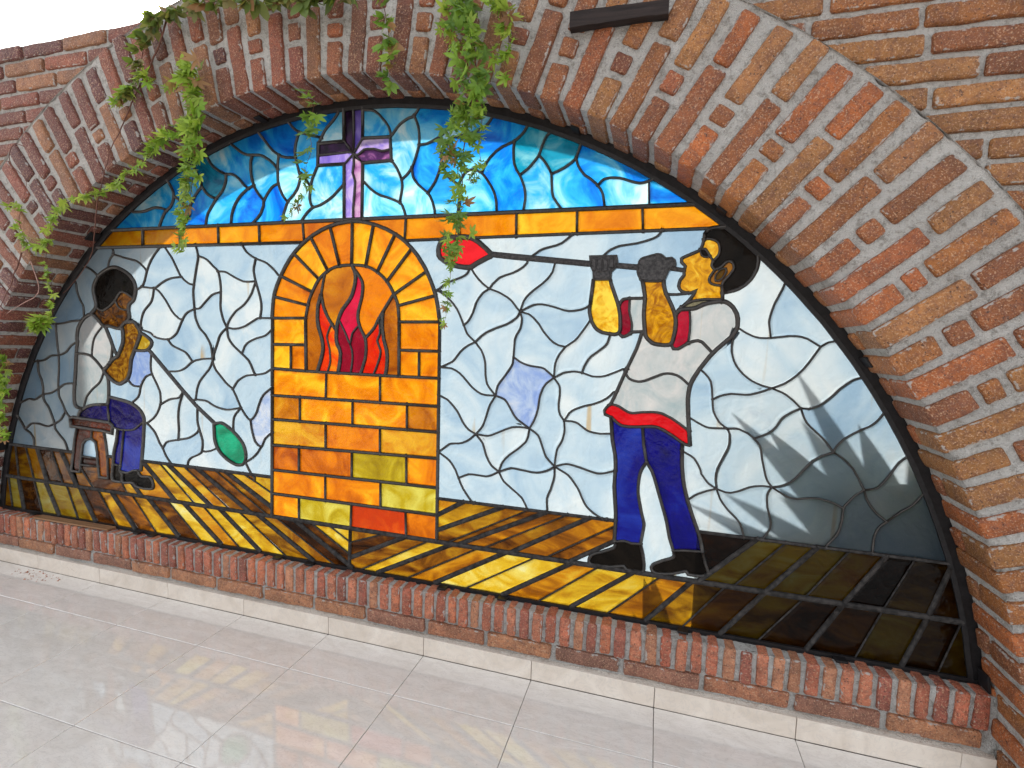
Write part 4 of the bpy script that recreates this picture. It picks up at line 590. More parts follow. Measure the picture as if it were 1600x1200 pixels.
band;1356 1645 1356 1635 1378 1631 1407 1624 1429 1617 1457 1606 1497 1586 1522 1571 1539 1559 1543 1645
band;1086 1645 1093 1564 1115 1579 1134 1591 1161 1604 1182 1613 1224 1626 1253 1632 1277 1636 1277 1645
floor_amber;3280 419 3365 419 3347 493 3323 576
sky;2419 1645 2558 1645 2490 1694 2431 1732 2414 1724
floor_gold;3363 419 3319 254 3397 254 3388 311 3377 367 3365 419
floor_amber;-753 419 -770 339 -785 254 -721 254 -741 419
flame_red;1409 1049 1463 1049 1464 1051 1468 1075 1471 1105 1471 1133 1468 1147 1455 1189 1451 1212 1448 1236 1448 1259 1450 1288 1452 1295 1434 1268 1438 1227 1438 1213 1436 1204 1429 1190 1427 1182 1429 1175 1441 1147 1442 1139 1441 1132 1438 1118 1425 1081 1412 1052
purple;1357 1944 1318 1891 1328 1886 1338 1885 1344 1888 1358 1898 1366 1902 1373 1903 1390 1903 1407 1901 1442 1891 1456 1892 1477 1895 1474 1939
skin;171 1330 164 1342 155 1348 128 1361 112 1367 104 1368 97 1368 91 1365 86 1361 56 1327 68 1308 78 1298 92 1291 99 1289 113 1286 122 1287 130 1290 137 1293 141 1296 143 1303 146 1310 150 1315 163 1323
purple_dark;1477 1895 1456 1892 1442 1891 1407 1901 1381 1903 1366 1902 1358 1898 1344 1888 1338 1885 1328 1886 1318 1891 1358 1853 1480 1854
purple_dark;1160 1940 1159 1895 1222 1896 1290 1898 1307 1896 1318 1891 1276 1940
purple_dark;1275 2056 1276 1940 1318 1891 1318 1977 1316 2056
iron;2239 1463 2241 1452 2248 1438 2250 1411 2306 1411 2307 1437 2320 1450 2326 1471 2322 1489 2235 1489 2235 1482
purple;1157 1857 1276 1855 1318 1891 1307 1896 1290 1898 1222 1896 1159 1895
purple;1357 2055 1316 2056 1318 1977 1318 1891 1357 1944
crimson;2510 1203 2519 1187 2533 1187 2563 1207 2566 1244 2566 1274 2565 1290 2561 1316 2536 1315 2527 1309 2524 1305 2520 1291 2522 1267 2521 1245 2516 1214 2513 1206
yellow;250 1109 258 1114 271 1127 274 1133 276 1142 271 1150 252 1164 230 1176 206 1183 206 1172 203 1164 195 1149 169 1103 204 1102 220 1103 236 1105
shirt;2421 1350 2372 1349 2372 1308 2380 1279 2383 1264 2383 1249 2380 1234 2386 1238 2393 1239 2426 1241 2420 1302
stool;-208 531 -91 533 -93 573 -201 573
floor_brown;1311 419 1310 360 1469 419
floor_gold;91 419 185 419 123 479 79 473 69 475 57 475
floor_gold;823 589 836 578 836 562 926 519 927 590
black;10 556 0 504 0 490 3 480 7 476 13 474 19 473 69 475 65 480 64 489 67 508 66 515 62 521 49 528 55 551
crimson;2342 1234 2348 1227 2354 1222 2361 1223 2370 1227 2380 1234 2383 1249 2383 1264 2380 1279 2372 1308 2372 1349 2362 1348 2352 1346 2344 1338 2337 1324 2343 1297 2346 1264 2346 1246 2344 1239
white;2500 1445 2489 1439 2477 1406 2478 1393 2480 1386 2487 1364 2502 1362 2519 1362 2547 1365 2554 1367 2540 1370 2534 1373 2527 1380 2524 1389 2525 1399 2528 1409 2539 1424 2537 1439
floor_amber;1692 589 1692 523 1801 589
floor_gold;1203 419 1310 360 1311 419
brown;2630 1441 2616 1417 2615 1408 2617 1401 2623 1396 2631 1393 2654 1389 2655 1395 2657 1403 2674 1423 2684 1439 2686 1446 2683 1457 2677 1464 2670 1466 2662 1464 2648 1449 2639 1443
white;2520 1291 2521 1298 2530 1316 2547 1332 2557 1342 2568 1357 2577 1375 2562 1367 2554 1367 2547 1365 2533 1363 2511 1362 2487 1364 2511 1318 2516 1303
gold;2592 1535 2587 1511 2582 1503 2590 1505 2598 1505 2603 1499 2624 1466 2637 1482 2640 1489 2641 1497 2641 1504 2637 1520 2633 1526 2626 1531 2619 1534 2611 1536 2602 1537
collar;2527 1309 2536 1315 2574 1318 2581 1320 2600 1330 2615 1335 2632 1339 2658 1341 2652 1347 2596 1346 2571 1342 2564 1340 2549 1332 2530 1316
white;34 1120 24 1066 20 1052 12 1039 30 1054 64 1073 45 1096
floor_brown;772 589 836 562 836 578 823 589
gold;2633 1423 2632 1412 2634 1405 2643 1406 2653 1413 2657 1419 2664 1435 2662 1444 2655 1444 2647 1441 2637 1429
black;2582 1503 2588 1485 2595 1481 2603 1479 2613 1483 2603 1499 2598 1505 2590 1505
white;1695 1560 1806 1561 1795 1564 1781 1566 1727 1566 1704 1564 1699 1562
band;1317 1645 1314 1638 1334 1638 1356 1635 1356 1645
band;1277 1645 1277 1636 1314 1638 1317 1645
white;-28 1000 -5 1017 11 1037 -4 1022 -26 1006
floor_gold;440 589 458 578 463 589
band;2610 1568 2656 1569 2652 1572 2642 1572 2619 1571
"""
CAMES = """
band_top;148;54 1645 2558 1645
band_bot;138;-44 1569 1093 1564
band_bot;108;1539 1559 2656 1569
floor_top;160;-707 589 -256 588
floor_top;152;-27 590 14 590
floor_top;144;192 589 927 590
floor_top;115;1692 589 2362 590
floor_top;99;2629 589 3318 589
floor_mid;175;-753 419 3365 419
band_v;115;241 1645 238 1568
band_v;111;453 1645 456 1567
band_v;108;661 1645 663 1566
band_v;105;873 1645 875 1565
band_v;102;1086 1645 1093 1564
band_v;96;1543 1645 1539 1559
band_v;93;1754 1645 1760 1566
band_v;90;1972 1645 1974 1563
band_v;87;2185 1645 2187 1565
band_v;84;2398 1645 2404 1566
sky;117;390 1847 413 1814 420 1802 423 1793 424 1785 424 1778 423 1769 422 1762 416 1748 407 1736 402 1731 382 1719 377 1715 367 1704 352 1679 340 1656 336 1645
sky;119;173 1727 183 1721 221 1720 243 1720 265 1723 300 1732 316 1734 324 1734 340 1732 354 1730 374 1723 382 1719
sky;116;424 1778 468 1752 482 1744 495 1732 501 1726 505 1721 509 1713 511 1706 510 1698 507 1693 499 1681 484 1663 472 1650 466 1645
sky;115;580 1808 556 1790 540 1772 530 1759 522 1746 506 1719
sky;114;580 1808 598 1786 610 1776 626 1766 633 1763 656 1756
sky;114;580 1808 575 1826 569 1842 559 1858 534 1896 528 1908
sky;113;603 1936 629 1900 640 1889 646 1884 659 1876 672 1868 709 1851
sky;113;709 1851 708 1827 706 1819 700 1805 692 1791 687 1784 677 1774 661 1760 650 1749 614 1704 610 1698 604 1683 599 1661 597 1645
sky;111;709 1851 735 1851 743 1849 756 1843 775 1829 801 1803 821 1788
sky;109;733 1977 740 1969 778 1942 792 1933 806 1927 821 1922 882 1917 888 1915 903 1909 930 1893 943 1883 954 1873 968 1855
sky;110;845 1920 837 1898 835 1889 835 1875 835 1860 837 1844 842 1820 850 1799 856 1786 873 1763 899 1736
sky;112;821 1788 790 1767 778 1757 767 1745 753 1726 743 1707 738 1693 734 1678 731 1645
sky;110;821 1788 850 1799
sky;110;899 1736 897 1715 894 1708 889 1696 882 1683 876 1677 867 1668 838 1645
sky;109;899 1736 912 1756 917 1763 927 1774 938 1785 943 1789 950 1793 971 1799
sky;108;870 2011 931 1943 948 1927 968 1914 982 1906 989 1904 1005 1899 1020 1897 1053 1895
sky;108;974 1910 970 1887 968 1864 968 1823 969 1808 971 1799 977 1780 990 1754 999 1742 1015 1725
sky;107;1018 2036 1041 2012 1051 2003 1060 1997 1067 1994 1071 1990 1069 1982 1063 1971 1056 1949 1052 1932 1051 1917 1052 1903 1055 1888 1073 1829 1075 1816 1074 1807 1069 1790 1066 1782 1059 1770 1045 1753 1020 1731 1015 1725 1011 1718 1002 1696 996 1683 994 1676 990 1645
sky;105;1071 1990 1120 1975 1174 1961
sky;104;1252 2055 1248 2044 1239 2033 1228 2021 1198 1995 1188 1984 1174 1961 1164 1947 1160 1940
sky;106;1157 1857 1132 1809 1126 1787 1122 1764 1120 1742 1120 1732 1122 1723 1124 1715 1128 1706 1134 1699
sky;106;1070 1837 1081 1834 1124 1779
sky;105;1134 1699 1154 1702 1169 1706 1187 1714 1207 1724 1226 1736 1276 1779
sky;107;1134 1699 1109 1680 1098 1669 1084 1652 1086 1645
cross;123;1275 2056 1276 1940
cross;125;1276 1940 1160 1940 1157 1857 1276 1855
cross;124;1276 1855 1277 1636
cross;121;1357 2055 1357 1944
cross;119;1357 1944 1474 1939 1480 1854 1358 1853
cross;123;1358 1853 1356 1635
cross;85;1316 2056 1318 1977 1318 1891
cross;86;1318 1891 1319 1851 1315 1828 1314 1820 1316 1814 1323 1794 1325 1786 1325 1779 1322 1739 1317 1691 1317 1645 1314 1638
cross;86;1159 1895 1222 1896 1290 1898 1307 1896 1318 1891
cross;84;1318 1891 1328 1886 1338 1885 1344 1888 1358 1898 1366 1902 1381 1903 1407 1901 1414 1899 1435 1892 1442 1891 1456 1892 1477 1895
cross;73;1276 1940 1318 1891
cross;73;1357 1944 1318 1891
cross;73;1276 1855 1318 1891
cross;73;1358 1853 1318 1891
sky;100;1357 2047 1384 2044 1400 2041 1407 2038 1413 2034 1425 2025 1450 1999 1459 1987 1467 1976 1472 1962 1477 1948 1474 1939
sky;99;1474 1939 1483 1947 1502 1970 1514 1981 1528 1990 1543 1997 1550 2000 1564 2002 1571 2007 1580 2016 1594 2036
sky;99;1571 2007 1583 1981 1588 1968 1591 1954 1593 1940 1594 1925 1593 1909 1591 1894 1585 1873 1578 1852 1572 1837 1565 1823 1556 1810 1546 1799 1524 1782
sky;100;1480 1854 1496 1835 1505 1821 1512 1808 1524 1782
sky;100;1524 1782 1527 1759 1526 1750 1524 1736 1517 1699
sky;101;1357 1788 1365 1782 1383 1764 1394 1754 1414 1740 1435 1729 1466 1720 1497 1708 1511 1702 1517 1699 1525 1692 1529 1685 1536 1669 1541 1653 1543 1645
sky;99;1565 1823 1569 1795 1571 1788 1578 1776 1593 1759 1631 1728 1637 1721 1641 1715 1651 1695 1656 1679 1660 1664 1661 1645
sky;97;1592 1901 1617 1902 1626 1903 1639 1907 1666 1918 1674 1922 1688 1932 1700 1943 1710 1954 1717 1969 1734 2011 1736 2012
sky;97;1666 1918 1675 1890 1681 1876 1683 1868 1684 1846 1683 1831 1682 1822 1677 1806 1668 1783 1661 1768 1652 1754 1631 1728
sky;95;1683 1868 1698 1892 1711 1908 1717 1913 1726 1917 1732 1918 1785 1923 1807 1928 1828 1934 1846 1944 1858 1952 1867 1964 1876 1978
sky;97;1683 1831 1701 1795 1711 1781 1722 1770 1745 1756 1750 1750 1753 1745 1756 1732 1756 1708 1751 1650 1754 1645
sky;95;1750 1750 1763 1773 1772 1786 1776 1791 1784 1796 1792 1799 1800 1800 1808 1800 1814 1799 1821 1796 1834 1789 1846 1779 1856 1767 1875 1740 1886 1720 1891 1707 1895 1692 1897 1678 1899 1645
sky;94;1840 1785 1847 1806 1854 1818 1868 1836 1879 1846 1891 1857 1905 1865 1913 1870 1951 1883 1958 1887 1970 1895 1981 1904 1992 1916 1996 1923 2004 1937
sky;93;1958 1887 1955 1872 1954 1855 1956 1824 1959 1808 1968 1787 1980 1770 1989 1750 1998 1726 2001 1710 2002 1702 2002 1687 1999 1665 1996 1645
sky;92;1980 1770 2009 1790 2020 1801 2040 1824 2045 1832 2048 1839 2056 1863 2066 1887 2070 1893 2076 1899 2087 1906
sky;92;2045 1832 2061 1816 2072 1802 2081 1788 2092 1767
sky;90;2092 1767 2113 1774 2135 1784 2156 1797 2169 1808 2174 1814 2177 1820 2190 1862
sky;92;2092 1767 2096 1711 2099 1697 2102 1688 2107 1681 2116 1668 2134 1645
sky;90;2174 1814 2179 1796 2183 1787 2191 1773 2196 1767 2207 1755 2226 1742 2245 1726 2250 1720 2259 1709 2266 1697 2269 1689 2272 1674 2277 1645
sky;88;2250 1720 2262 1733 2269 1738 2276 1740 2290 1742 2305 1741 2321 1739 2336 1735 2351 1729 2373 1722 2381 1720 2389 1719 2396 1720 2411 1723 2419 1726 2431 1732
sky;62;2419 1645 2414 1724
wall;97;47 1568 55 1556 58 1549 58 1542 55 1536 38 1520 32 1513 27 1500 16 1469 11 1469
wall;96;56 1539 67 1535 127 1520 181 1509 201 1503 215 1495 228 1486 243 1474 251 1466 256 1459
wall;95;345 1567 339 1565 306 1534 290 1516 281 1504 270 1486 260 1466 254 1452 243 1420 236 1406 232 1400 227 1396 214 1387 184 1374 187 1368
wall;93;359 1567 364 1564 403 1517 415 1498 446 1444 455 1433 461 1428 474 1417 494 1405 502 1402 524 1398
wall;94;220 1391 276 1385 296 1385 305 1387 313 1390 332 1402 339 1406 367 1419 383 1424 404 1429 455 1433
wall;91;535 1567 537 1569 547 1541 550 1527 551 1513 550 1506 541 1474 528 1417 521 1381 520 1366 520 1350 525 1295
wall;90;551 1521 580 1513 587 1510 600 1503 612 1494 632 1476 647 1465 653 1459 658 1452 661 1445 665 1430 668 1413 670 1397 671 1382 670 1358 667 1311 668 1295 672 1279 679 1256 685 1242 700 1217
wall;89;656 1455 663 1454 679 1454 687 1453 696 1452 710 1446 746 1428 774 1417 788 1412 796 1411 810 1410 853 1412
wall;87;777 1566 782 1568 795 1549 804 1537 809 1532 821 1523 834 1515 855 1505 869 1500 897 1491 910 1485 923 1476 941 1462 952 1452 967 1436 980 1432
wall;88;855 1505 845 1469 844 1463 844 1453 850 1423 874 1351 878 1335 881 1320 881 1305 881 1298 874 1260
wall;89;853 1412 838 1377 832 1364 824 1352 815 1340 805 1329 794 1318 782 1309 749 1289 744 1284 732 1272 721 1260 709 1243 704 1233 700 1217
wall;91;670 1368 640 1362 625 1357 619 1354 607 1345 584 1325 565 1307 554 1299 546 1296 525 1295
wall;94;296 1385 322 1372 328 1367 338 1358 364 1329 395 1285 406 1274 412 1268 425 1259 435 1252 443 1249 456 1248
wall;95;296 1385 288 1348 283 1335 280 1328 270 1316 240 1290 230 1278 222 1263 217 1248 212 1233 208 1210 208 1205 217 1197
wall;94;193 1210 200 1205 207 1201 217 1197 251 1189 265 1185 271 1182 288 1170 294 1167 302 1164 323 1160 346 1158 361 1158 376 1160 383 1162 397 1169 409 1177 420 1186 425 1193 433 1206 456 1248 465 1260 475 1272 482 1277 488 1281 525 1295
wall;92;525 1295 527 1270 530 1254 536 1240 543 1226 551 1212 557 1206 581 1185 586 1179 600 1159 608 1145 611 1138 615 1121 620 1079 620 1074
wall;94;368 1159 383 1141 388 1136 395 1131 409 1125 433 1117 456 1109 470 1103 476 1098 487 1088 507 1064
wall;93;620 1074 613 1082 563 1078 527 1071 507 1064 495 1056 471 1038 459 1031 440 1023 426 1019 412 1017 398 1016 370 1015 360 1012
wall;91;700 1217 675 1198 665 1187 661 1181 657 1174 646 1146 628 1104 622 1080 620 1074
wall;90;700 1217 703 1195 705 1181 707 1175 715 1161 726 1148 738 1137 794 1096 811 1082 815 1077 824 1063 840 1030 845 1022
wall;89;700 1217 735 1213 749 1214 763 1216 785 1222 799 1227 846 1252 860 1259 864 1260 880 1261 937 1261
wall;89;777 1109 790 1138 794 1144 800 1150 806 1155 820 1163 850 1175 864 1179 886 1184 899 1189 912 1198 936 1219 937 1225
wall;93;620 1074 607 1047 598 1034 588 1024 559 995 549 984 541 972 535 959 530 946 527 933 520 897
wall;91;620 1074 621 1064 626 1050 634 1036 638 1030 689 980 701 971 719 960 725 954 729 949 741 929 768 877
wall;90;934 1053 927 1050 901 1034 887 1029 866 1025 805 1018 798 1016 784 1011 765 1000 753 992 743 980 725 954
wall;92;520 897 556 897 577 895 590 891 616 878 630 873 656 867 677 864 693 863 712 865 768 877
wall;94;520 897 498 891
wall;90;768 877 791 847 803 835 810 829 818 828 824 830 829 835 835 841 845 854 852 867 860 889 869 911 876 925 881 932 886 939 896 948 933 975 933 980
wall;91;768 877 741 850 733 838 730 831 727 816 726 796 726 785 729 768
wall;90;818 828 823 792 829 769 834 753 840 738 844 733 851 726 859 720 867 718 874 719 878 723 889 746 894 754 908 767 932 786 930 790
wall;91;874 719 855 692 839 675 826 664 808 653 795 645 785 643
wall;91;785 643 792 635 807 610 815 599 825 587 836 578 836 562
pipe;171;250 1109 269 1095 448 933 530 864 628 796
wall;96;269 1095 263 1047 263 1031 264 1016 266 1008 272 993 298 951 312 925 316 911 317 898 317 876 314 861 306 842 295 823 286 811 276 801 265 792 229 769
wall;97;269 999 242 990 236 987 230 983 221 973 212 962 201 943 196 928 190 905 187 898 183 891 173 881 148 864 141 855
wall;98;118 968 137 948 143 944 150 940 156 938 170 937 199 938
wall;97;200 767 208 767 214 770 221 771 229 769 245 759 269 739 278 729 283 722 291 708 304 683 322 661 335 635 340 627 353 611 375 589
wall;95;322 661 338 684 343 689 350 693 355 695 369 699 445 714 460 717 474 721 498 732 512 741 523 748 530 756 534 763 536 769
wall;95;451 930 429 875 423 853 420 838 418 809 420 758 419 743 415 707
wall;95;314 861 347 879 368 888 383 892 412 896 424 900 432 905 437 911 451 930
wall;94;530 864 528 825 528 803 529 794 533 779 540 758 551 730 555 716 555 694 551 672 550 667 544 659 522 647 491 634 485 630 479 625 475 620 471 614 462 586 458 578
wall;93;550 667 573 668 589 671 609 678 638 690
wall;99;-136 1488 -104 1477 -84 1468 -65 1455 -43 1438 -42 1439
wall;100;-202 1424 -195 1416 -192 1409 -189 1402 -187 1378 -185 1370 -180 1356 -167 1328 -162 1322 -154 1310 -150 1304 -147 1295 -146 1275 -146 1244 -154 1238
wall;102;-380 1218 -366 1213 -338 1213 -300 1216 -277 1219 -232 1228 -162 1234 -154 1238
wall;103;-338 1213 -337 1169 -336 1147 -332 1096 -328 1072 -327 1048 -329 999 -336 946 -339 921 -340 883 -340 868 -338 860 -335 854 -314 821 -302 794 -294 782 -267 757 -266 751
wall;103;-511 1022 -506 1024 -447 1031 -432 1034 -418 1039 -398 1050 -391 1054 -383 1057 -370 1059 -334 1061 -312 1065 -297 1070 -276 1079 -269 1084 -246 1106 -239 1111 -220 1121 -193 1134 -196 1136
wall;105;-476 1028 -476 988 -475 974 -472 966 -469 958 -458 937 -455 930 -450 908 -448 895 -448 887 -450 871 -450 863 -449 847 -447 839 -443 831 -440 826 -418 804 -414 798 -406 785 -380 727 -378 720 -377 711 -378 704 -375 695 -371 690 -360 679 -341 662 -323 648 -317 643 -312 636 -305 624 -291 588
wall;105;-621 810 -597 819 -568 830 -554 834 -547 835 -524 832 -516 832 -508 834 -495 839 -463 857 -450 863 -434 867 -403 871 -395 873 -381 878 -340 898 -309 916 -295 922 -280 925 -263 927 -248 928 -223 927 -226 929
wall;104;-298 787 -321 757 -331 746 -344 738 -378 720
wall;106;-591 678 -558 701 -551 705 -538 710 -517 712 -488 712 -473 710 -443 704 -429 704 -414 707 -378 720
wall;107;-649 748 -633 728 -611 703 -597 684 -591 678 -586 674 -558 662 -553 658 -542 647 -534 634 -531 627 -530 620 -531 613 -534 589
fig;165;-99 1263 -73 1285 -68 1291 -64 1296 -62 1303 -62 1310 -75 1363 -76 1376 -76 1385 -74 1392 -71 1398 -63 1412 -54 1425 -43 1438
fig;160;-42 1439 -30 1448 -18 1455 3 1465 17 1471 37 1477 52 1479 67 1479 75 1478 94 1472 116 1464 135 1454 154 1442 165 1432 178 1417 182 1409 185 1401 187 1393 188 1385 187 1368 183 1354 178 1339 174 1333 169 1327 150 1315 146 1310 143 1303 141 1296 141 1281 145 1254 143 1246 138 1240 115 1228 93 1207 86 1203 78 1201 71 1200 55 1202 22 1209 10 1211 -2 1208 -7 1202
fig;103;-64 1296 -43 1285 -35 1283 -28 1282 -21 1282 -7 1287 20 1300 44 1317 61 1332 75 1350 86 1361 91 1365 97 1368 104 1368 112 1367 120 1364 144 1354 155 1348 164 1342 171 1330
fig;88;56 1327 73 1302 78 1298 92 1291 99 1289 113 1286 122 1287 130 1290 137 1293 141 1296
fig;169;-175 808 -209 812 -216 814 -222 817 -227 823 -230 829 -233 848 -233 861 -232 884 -229 910 -216 989 -207 1072 -195 1128 -196 1136 -198 1143 -196 1164 -192 1180 -186 1195 -178 1210 -164 1228 -152 1239 -140 1248 -126 1255 -112 1261 -99 1263 -91 1262 -83 1259 -76 1255 -57 1241 -31 1216 -23 1212 -15 1209 -7 1202 -1 1192 6 1178 23 1144 40 1104 49 1090 64 1073
fig;79;-26 1213 -33 1205 -56 1185 -72 1169 -81 1158 -88 1146 -94 1131 -100 1108 -103 1092 -105 1064
fig;122;-206 1074 -204 1075 -181 1075 -153 1075 -131 1072 -112 1067 -99 1060 -81 1048 -59 1029 -28 1000
fig;120;-28 1000 -5 1017 9 1033 16 1045 23 1060 26 1073 34 1120
fig;92;-28 1000 -44 966 -52 953 -57 947 -62 942 -73 933 -98 916 -110 908 -131 889 -146 874 -150 868 -156 856 -175 808
fig;151;-7 978 -5 973 0 946 0 916 -3 877 -6 861 -13 840
fig;177;115 1228 153 1233 166 1232 174 1229 181 1224 187 1218 196 1206 202 1198 205 1189 207 1180 206 1172 198 1154 159 1084 149 1065 145 1051 140 1019 137 1005 131 988 128 981 124 974 118 968 114 963 99 954 92 951 78 945 69 943 62 943 54 944 46 947 33 952 12 964 -7 978 -21 990 -25 995 -28 1000 -26 1006 -20 1011 -4 1022 11 1037
fig;178;12 1039 30 1054 37 1059 58 1069 64 1073 69 1078 94 1123 99 1136 100 1144 102 1160 101 1181 100 1189 95 1209
fig;145;206 1183 230 1176 237 1172 252 1164 266 1155 271 1150 276 1142 274 1133 271 1127 265 1120 258 1114 250 1109 244 1106 228 1103 211 1102 197 1102 169 1103
fig;153;-175 808 -143 823 -122 829 -101 833 -64 837 -13 840
fig;155;-212 762 -207 779 -202 787 -197 794 -190 799 -175 808
fig;106;-13 840 -11 794 -5 755
fig;163;-3 877 34 873 87 866 125 859 146 853 167 843 185 832 198 820 207 807 212 796 214 789 214 766 211 736 203 664 185 542
fig;90;3 749 6 740 27 732 44 728 58 726 82 726 97 726 125 729 139 731 145 733 159 739 176 751 214 777
fig;153;48 727 40 688 37 672 22 629 16 608 14 595 11 559 2 512 0 497 0 490 1 484 3 480 7 476 13 474 27 473 53 474 69 475
fig;106;86 726 73 654 61 579 49 528
fig;91;10 556 55 551
fig;106;49 528 80 523 95 522 103 524 111 526 133 536 140 538 155 540 185 542
fig;120;49 528 62 521 66 515 67 508 64 489 65 480 69 475 73 473 79 473 119 478 132 478 140 476 149 467 156 463 165 461 204 458 222 459 238 460 251 463 255 465 259 470 260 477 260 486 257 495 254 503 250 510 245 515 239 518 231 518 196 515 190 515 182 519 177 524 173 529 168 541
fig;152;-267 757 -247 764 -5 755 15 741 9 704 -48 711 -262 717 -266 751
fig;124;-223 716 -242 655 -276 492 -214 495 -201 576 -188 637 -166 658 -131 667 -102 651 -94 605 -91 533 -85 481 -26 483 -26 575 -33 645 -44 711
fig;93;-201 573 -93 573
fig;108;-208 531 -91 533
fig;93;-124 713 -131 667
fig;141;767 734 776 723 780 716 786 702 790 688 792 674 791 659 789 651 785 643 780 636 774 631 769 628 763 626 755 625 740 625 731 627 712 634 690 644 671 657 659 666 648 677 639 689 635 695 628 710 623 729 622 743 621 795 642 801 649 802 657 803 665 802 678 798 698 788 725 771 750 751 767 734
fire;135;925 419 933 975
fire;133;933 980 937 1261
fire;121;1689 1259 1693 419
fire;149;937 1261 936 1268 939 1304 943 1340 950 1367 961 1395 978 1429 993 1454 1005 1473 1027 1503 1037 1514 1052 1530 1080 1554 1109 1575 1141 1594 1175 1610 1210 1622 1246 1631 1283 1636 1304 1638 1319 1638 1349 1636 1364 1634 1386 1629 1422 1619 1443 1611 1464 1603 1497 1586 1522 1571 1544 1554 1570 1530 1593 1504 1614 1474 1626 1456 1636 1437 1652 1404 1666 1369 1674 1342 1680 1314 1689 1259
fire;130;1101 1049 1099 1264
fire;122;1521 1256 1523 1048
fire;125;1099 1264 1110 1315 1116 1336 1122 1350 1133 1372 1148 1398 1162 1418 1172 1428 1184 1438 1197 1447 1218 1458 1231 1463 1246 1467 1268 1470 1289 1472 1320 1472 1344 1471 1367 1468 1382 1465 1397 1459 1411 1452 1431 1440 1444 1430 1461 1414 1471 1403 1484 1384 1501 1353 1510 1334 1514 1319 1516 1306 1521 1256
fire;129;937 1261 1099 1264
fire;129;945 1349 1110 1315
fire;128;980 1432 1131 1368
fire;127;1043 1521 1162 1418
fire;127;1123 1584 1204 1450
fire;126;1213 1623 1257 1469
fire;125;1314 1638 1312 1473
fire;123;1407 1624 1374 1467
fire;123;1500 1585 1425 1445
fire;122;1570 1530 1467 1408
fire;122;1632 1445 1497 1360
fire;122;1670 1356 1515 1317
fire;122;1689 1259 1521 1256
fire;131;936 1153 1100 1156
fire;121;1522 1149 1689 1150
fire;126;934 1053 1101 1049 1523 1048 1690 1049
fire;105;1027 1154 1026 1051
fire;97;1606 1149 1607 1049
fire;127;932 940 1690 943
fire;128;931 839 1691 845
fire;128;929 729 1691 744
fire;129;928 622 1692 630
fire;130;926 519 1692 523
fire;93;1196 1049 1193 941
fire;90;1440 1049 1441 942
fire;95;1069 941 1069 840
fire;92;1318 942 1318 842
fire;89;1558 942 1559 844
fire;94;1193 841 1193 735
fire;91;1442 843 1443 739
fire;96;1064 732 1063 623
fire;93;1316 737 1316 626
fire;90;1558 742 1560 629
fire;95;1191 625 1191 520
fire;92;1446 627 1447 521
fire;97;1062 419 1062 520
fire;93;1311 419 1315 521
fire;90;1562 419 1558 522
flame;152;1312 1473 1315 1469 1325 1450 1329 1435 1330 1427 1329 1414 1327 1398 1323 1383 1316 1360 1309 1347 1301 1335 1273 1302 1262 1283 1256 1269 1251 1255 1247 1240 1245 1226 1243 1197 1244 1177 1246 1169 1248 1162 1259 1143 1261 1135 1263 1126 1262 1114 1261 1099 1252 1049
flame;125;1321 1457 1328 1452 1343 1434 1352 1421 1359 1409 1362 1394 1362 1378 1359 1353 1356 1340 1344 1298 1342 1285 1341 1270 1343 1256 1349 1236 1356 1222 1368 1203 1374 1190 1376 1182 1378 1167 1379 1144 1377 1121 1374 1107 1363 1073 1356 1052 1354 1049
flame;76;1253 1260 1259 1253 1281 1215 1288 1201 1299 1176 1302 1171 1305 1169 1307 1171 1314 1203 1317 1210 1326 1221 1347 1242
flame;76;1305 1169 1315 1140 1316 1132 1317 1122 1317 1109 1316 1094 1309 1049
flame;154;1173 1359 1164 1331 1159 1316 1157 1295 1156 1266 1157 1252 1159 1237 1163 1223 1175 1188 1180 1167 1182 1154 1182 1139 1179 1124 1174 1104 1156 1052 1154 1049
flame;128;1173 1359 1179 1330 1182 1316 1187 1302 1193 1289 1203 1270 1215 1252 1244 1215
flame;77;1222 1242 1214 1232 1207 1217 1201 1202 1199 1194 1199 1187 1201 1180 1211 1144 1214 1114 1215 1100 1213 1085 1208 1069 1202 1054 1196 1049
flame;102;1193 1444 1190 1440 1181 1403 1178 1388 1173 1359
flame;123;1374 1190 1400 1216 1413 1231 1421 1244 1430 1262 1437 1274 1491 1354 1497 1360
flame;148;1452 1295 1450 1288 1448 1259 1448 1244 1449 1228 1455 1189 1468 1147 1471 1126 1471 1105 1470 1083 1464 1051 1463 1049
flame;87;1434 1268 1438 1227 1438 1213 1436 1204 1429 1190 1427 1182 1429 1175 1438 1154 1441 1147 1442 1139 1441 1132 1438 1118 1425 1081 1412 1052 1409 1049
fig;185;1781 1458 1797 1457 1805 1458 1812 1460 1831 1472 1868 1490 1881 1495 1884 1502 1881 1506 1863 1523 1836 1545 1816 1557 1802 1563 1795 1564 1781 1566 1718 1566 1704 1564 1699 1562 1692 1558 1687 1551 1682 1538 1679 1529 1678 1520 1679 1512 1680 1502 1686 1493 1691 1489 1703 1481 1725 1471 1740 1466 1756 1462 1781 1458
pipe;201;1884 1502 1960 1493 2239 1463
pipe;190;2322 1457 2393 1450
pipe;144;2500 1445 2537 1439
wall;73;2172 1564 2166 1558 2150 1545 2138 1536 2131 1533 2118 1528 2075 1518 2060 1512 2035 1495 2029 1485
wall;75;2021 1486 2015 1469 2006 1460 1999 1454 1980 1443 1964 1436 1934 1427 1919 1421 1912 1417 1900 1406 1890 1397 1884 1388 1879 1381
wall;76;1805 1458 1821 1434 1837 1415 1855 1398 1879 1381
wall;77;1805 1458 1794 1438 1788 1432 1782 1428 1767 1421 1722 1406 1709 1400 1696 1391 1683 1381 1665 1372
wall;77;1879 1381 1860 1370 1854 1365 1840 1348 1832 1334 1828 1326 1819 1296 1811 1280 1803 1267 1797 1260 1784 1249
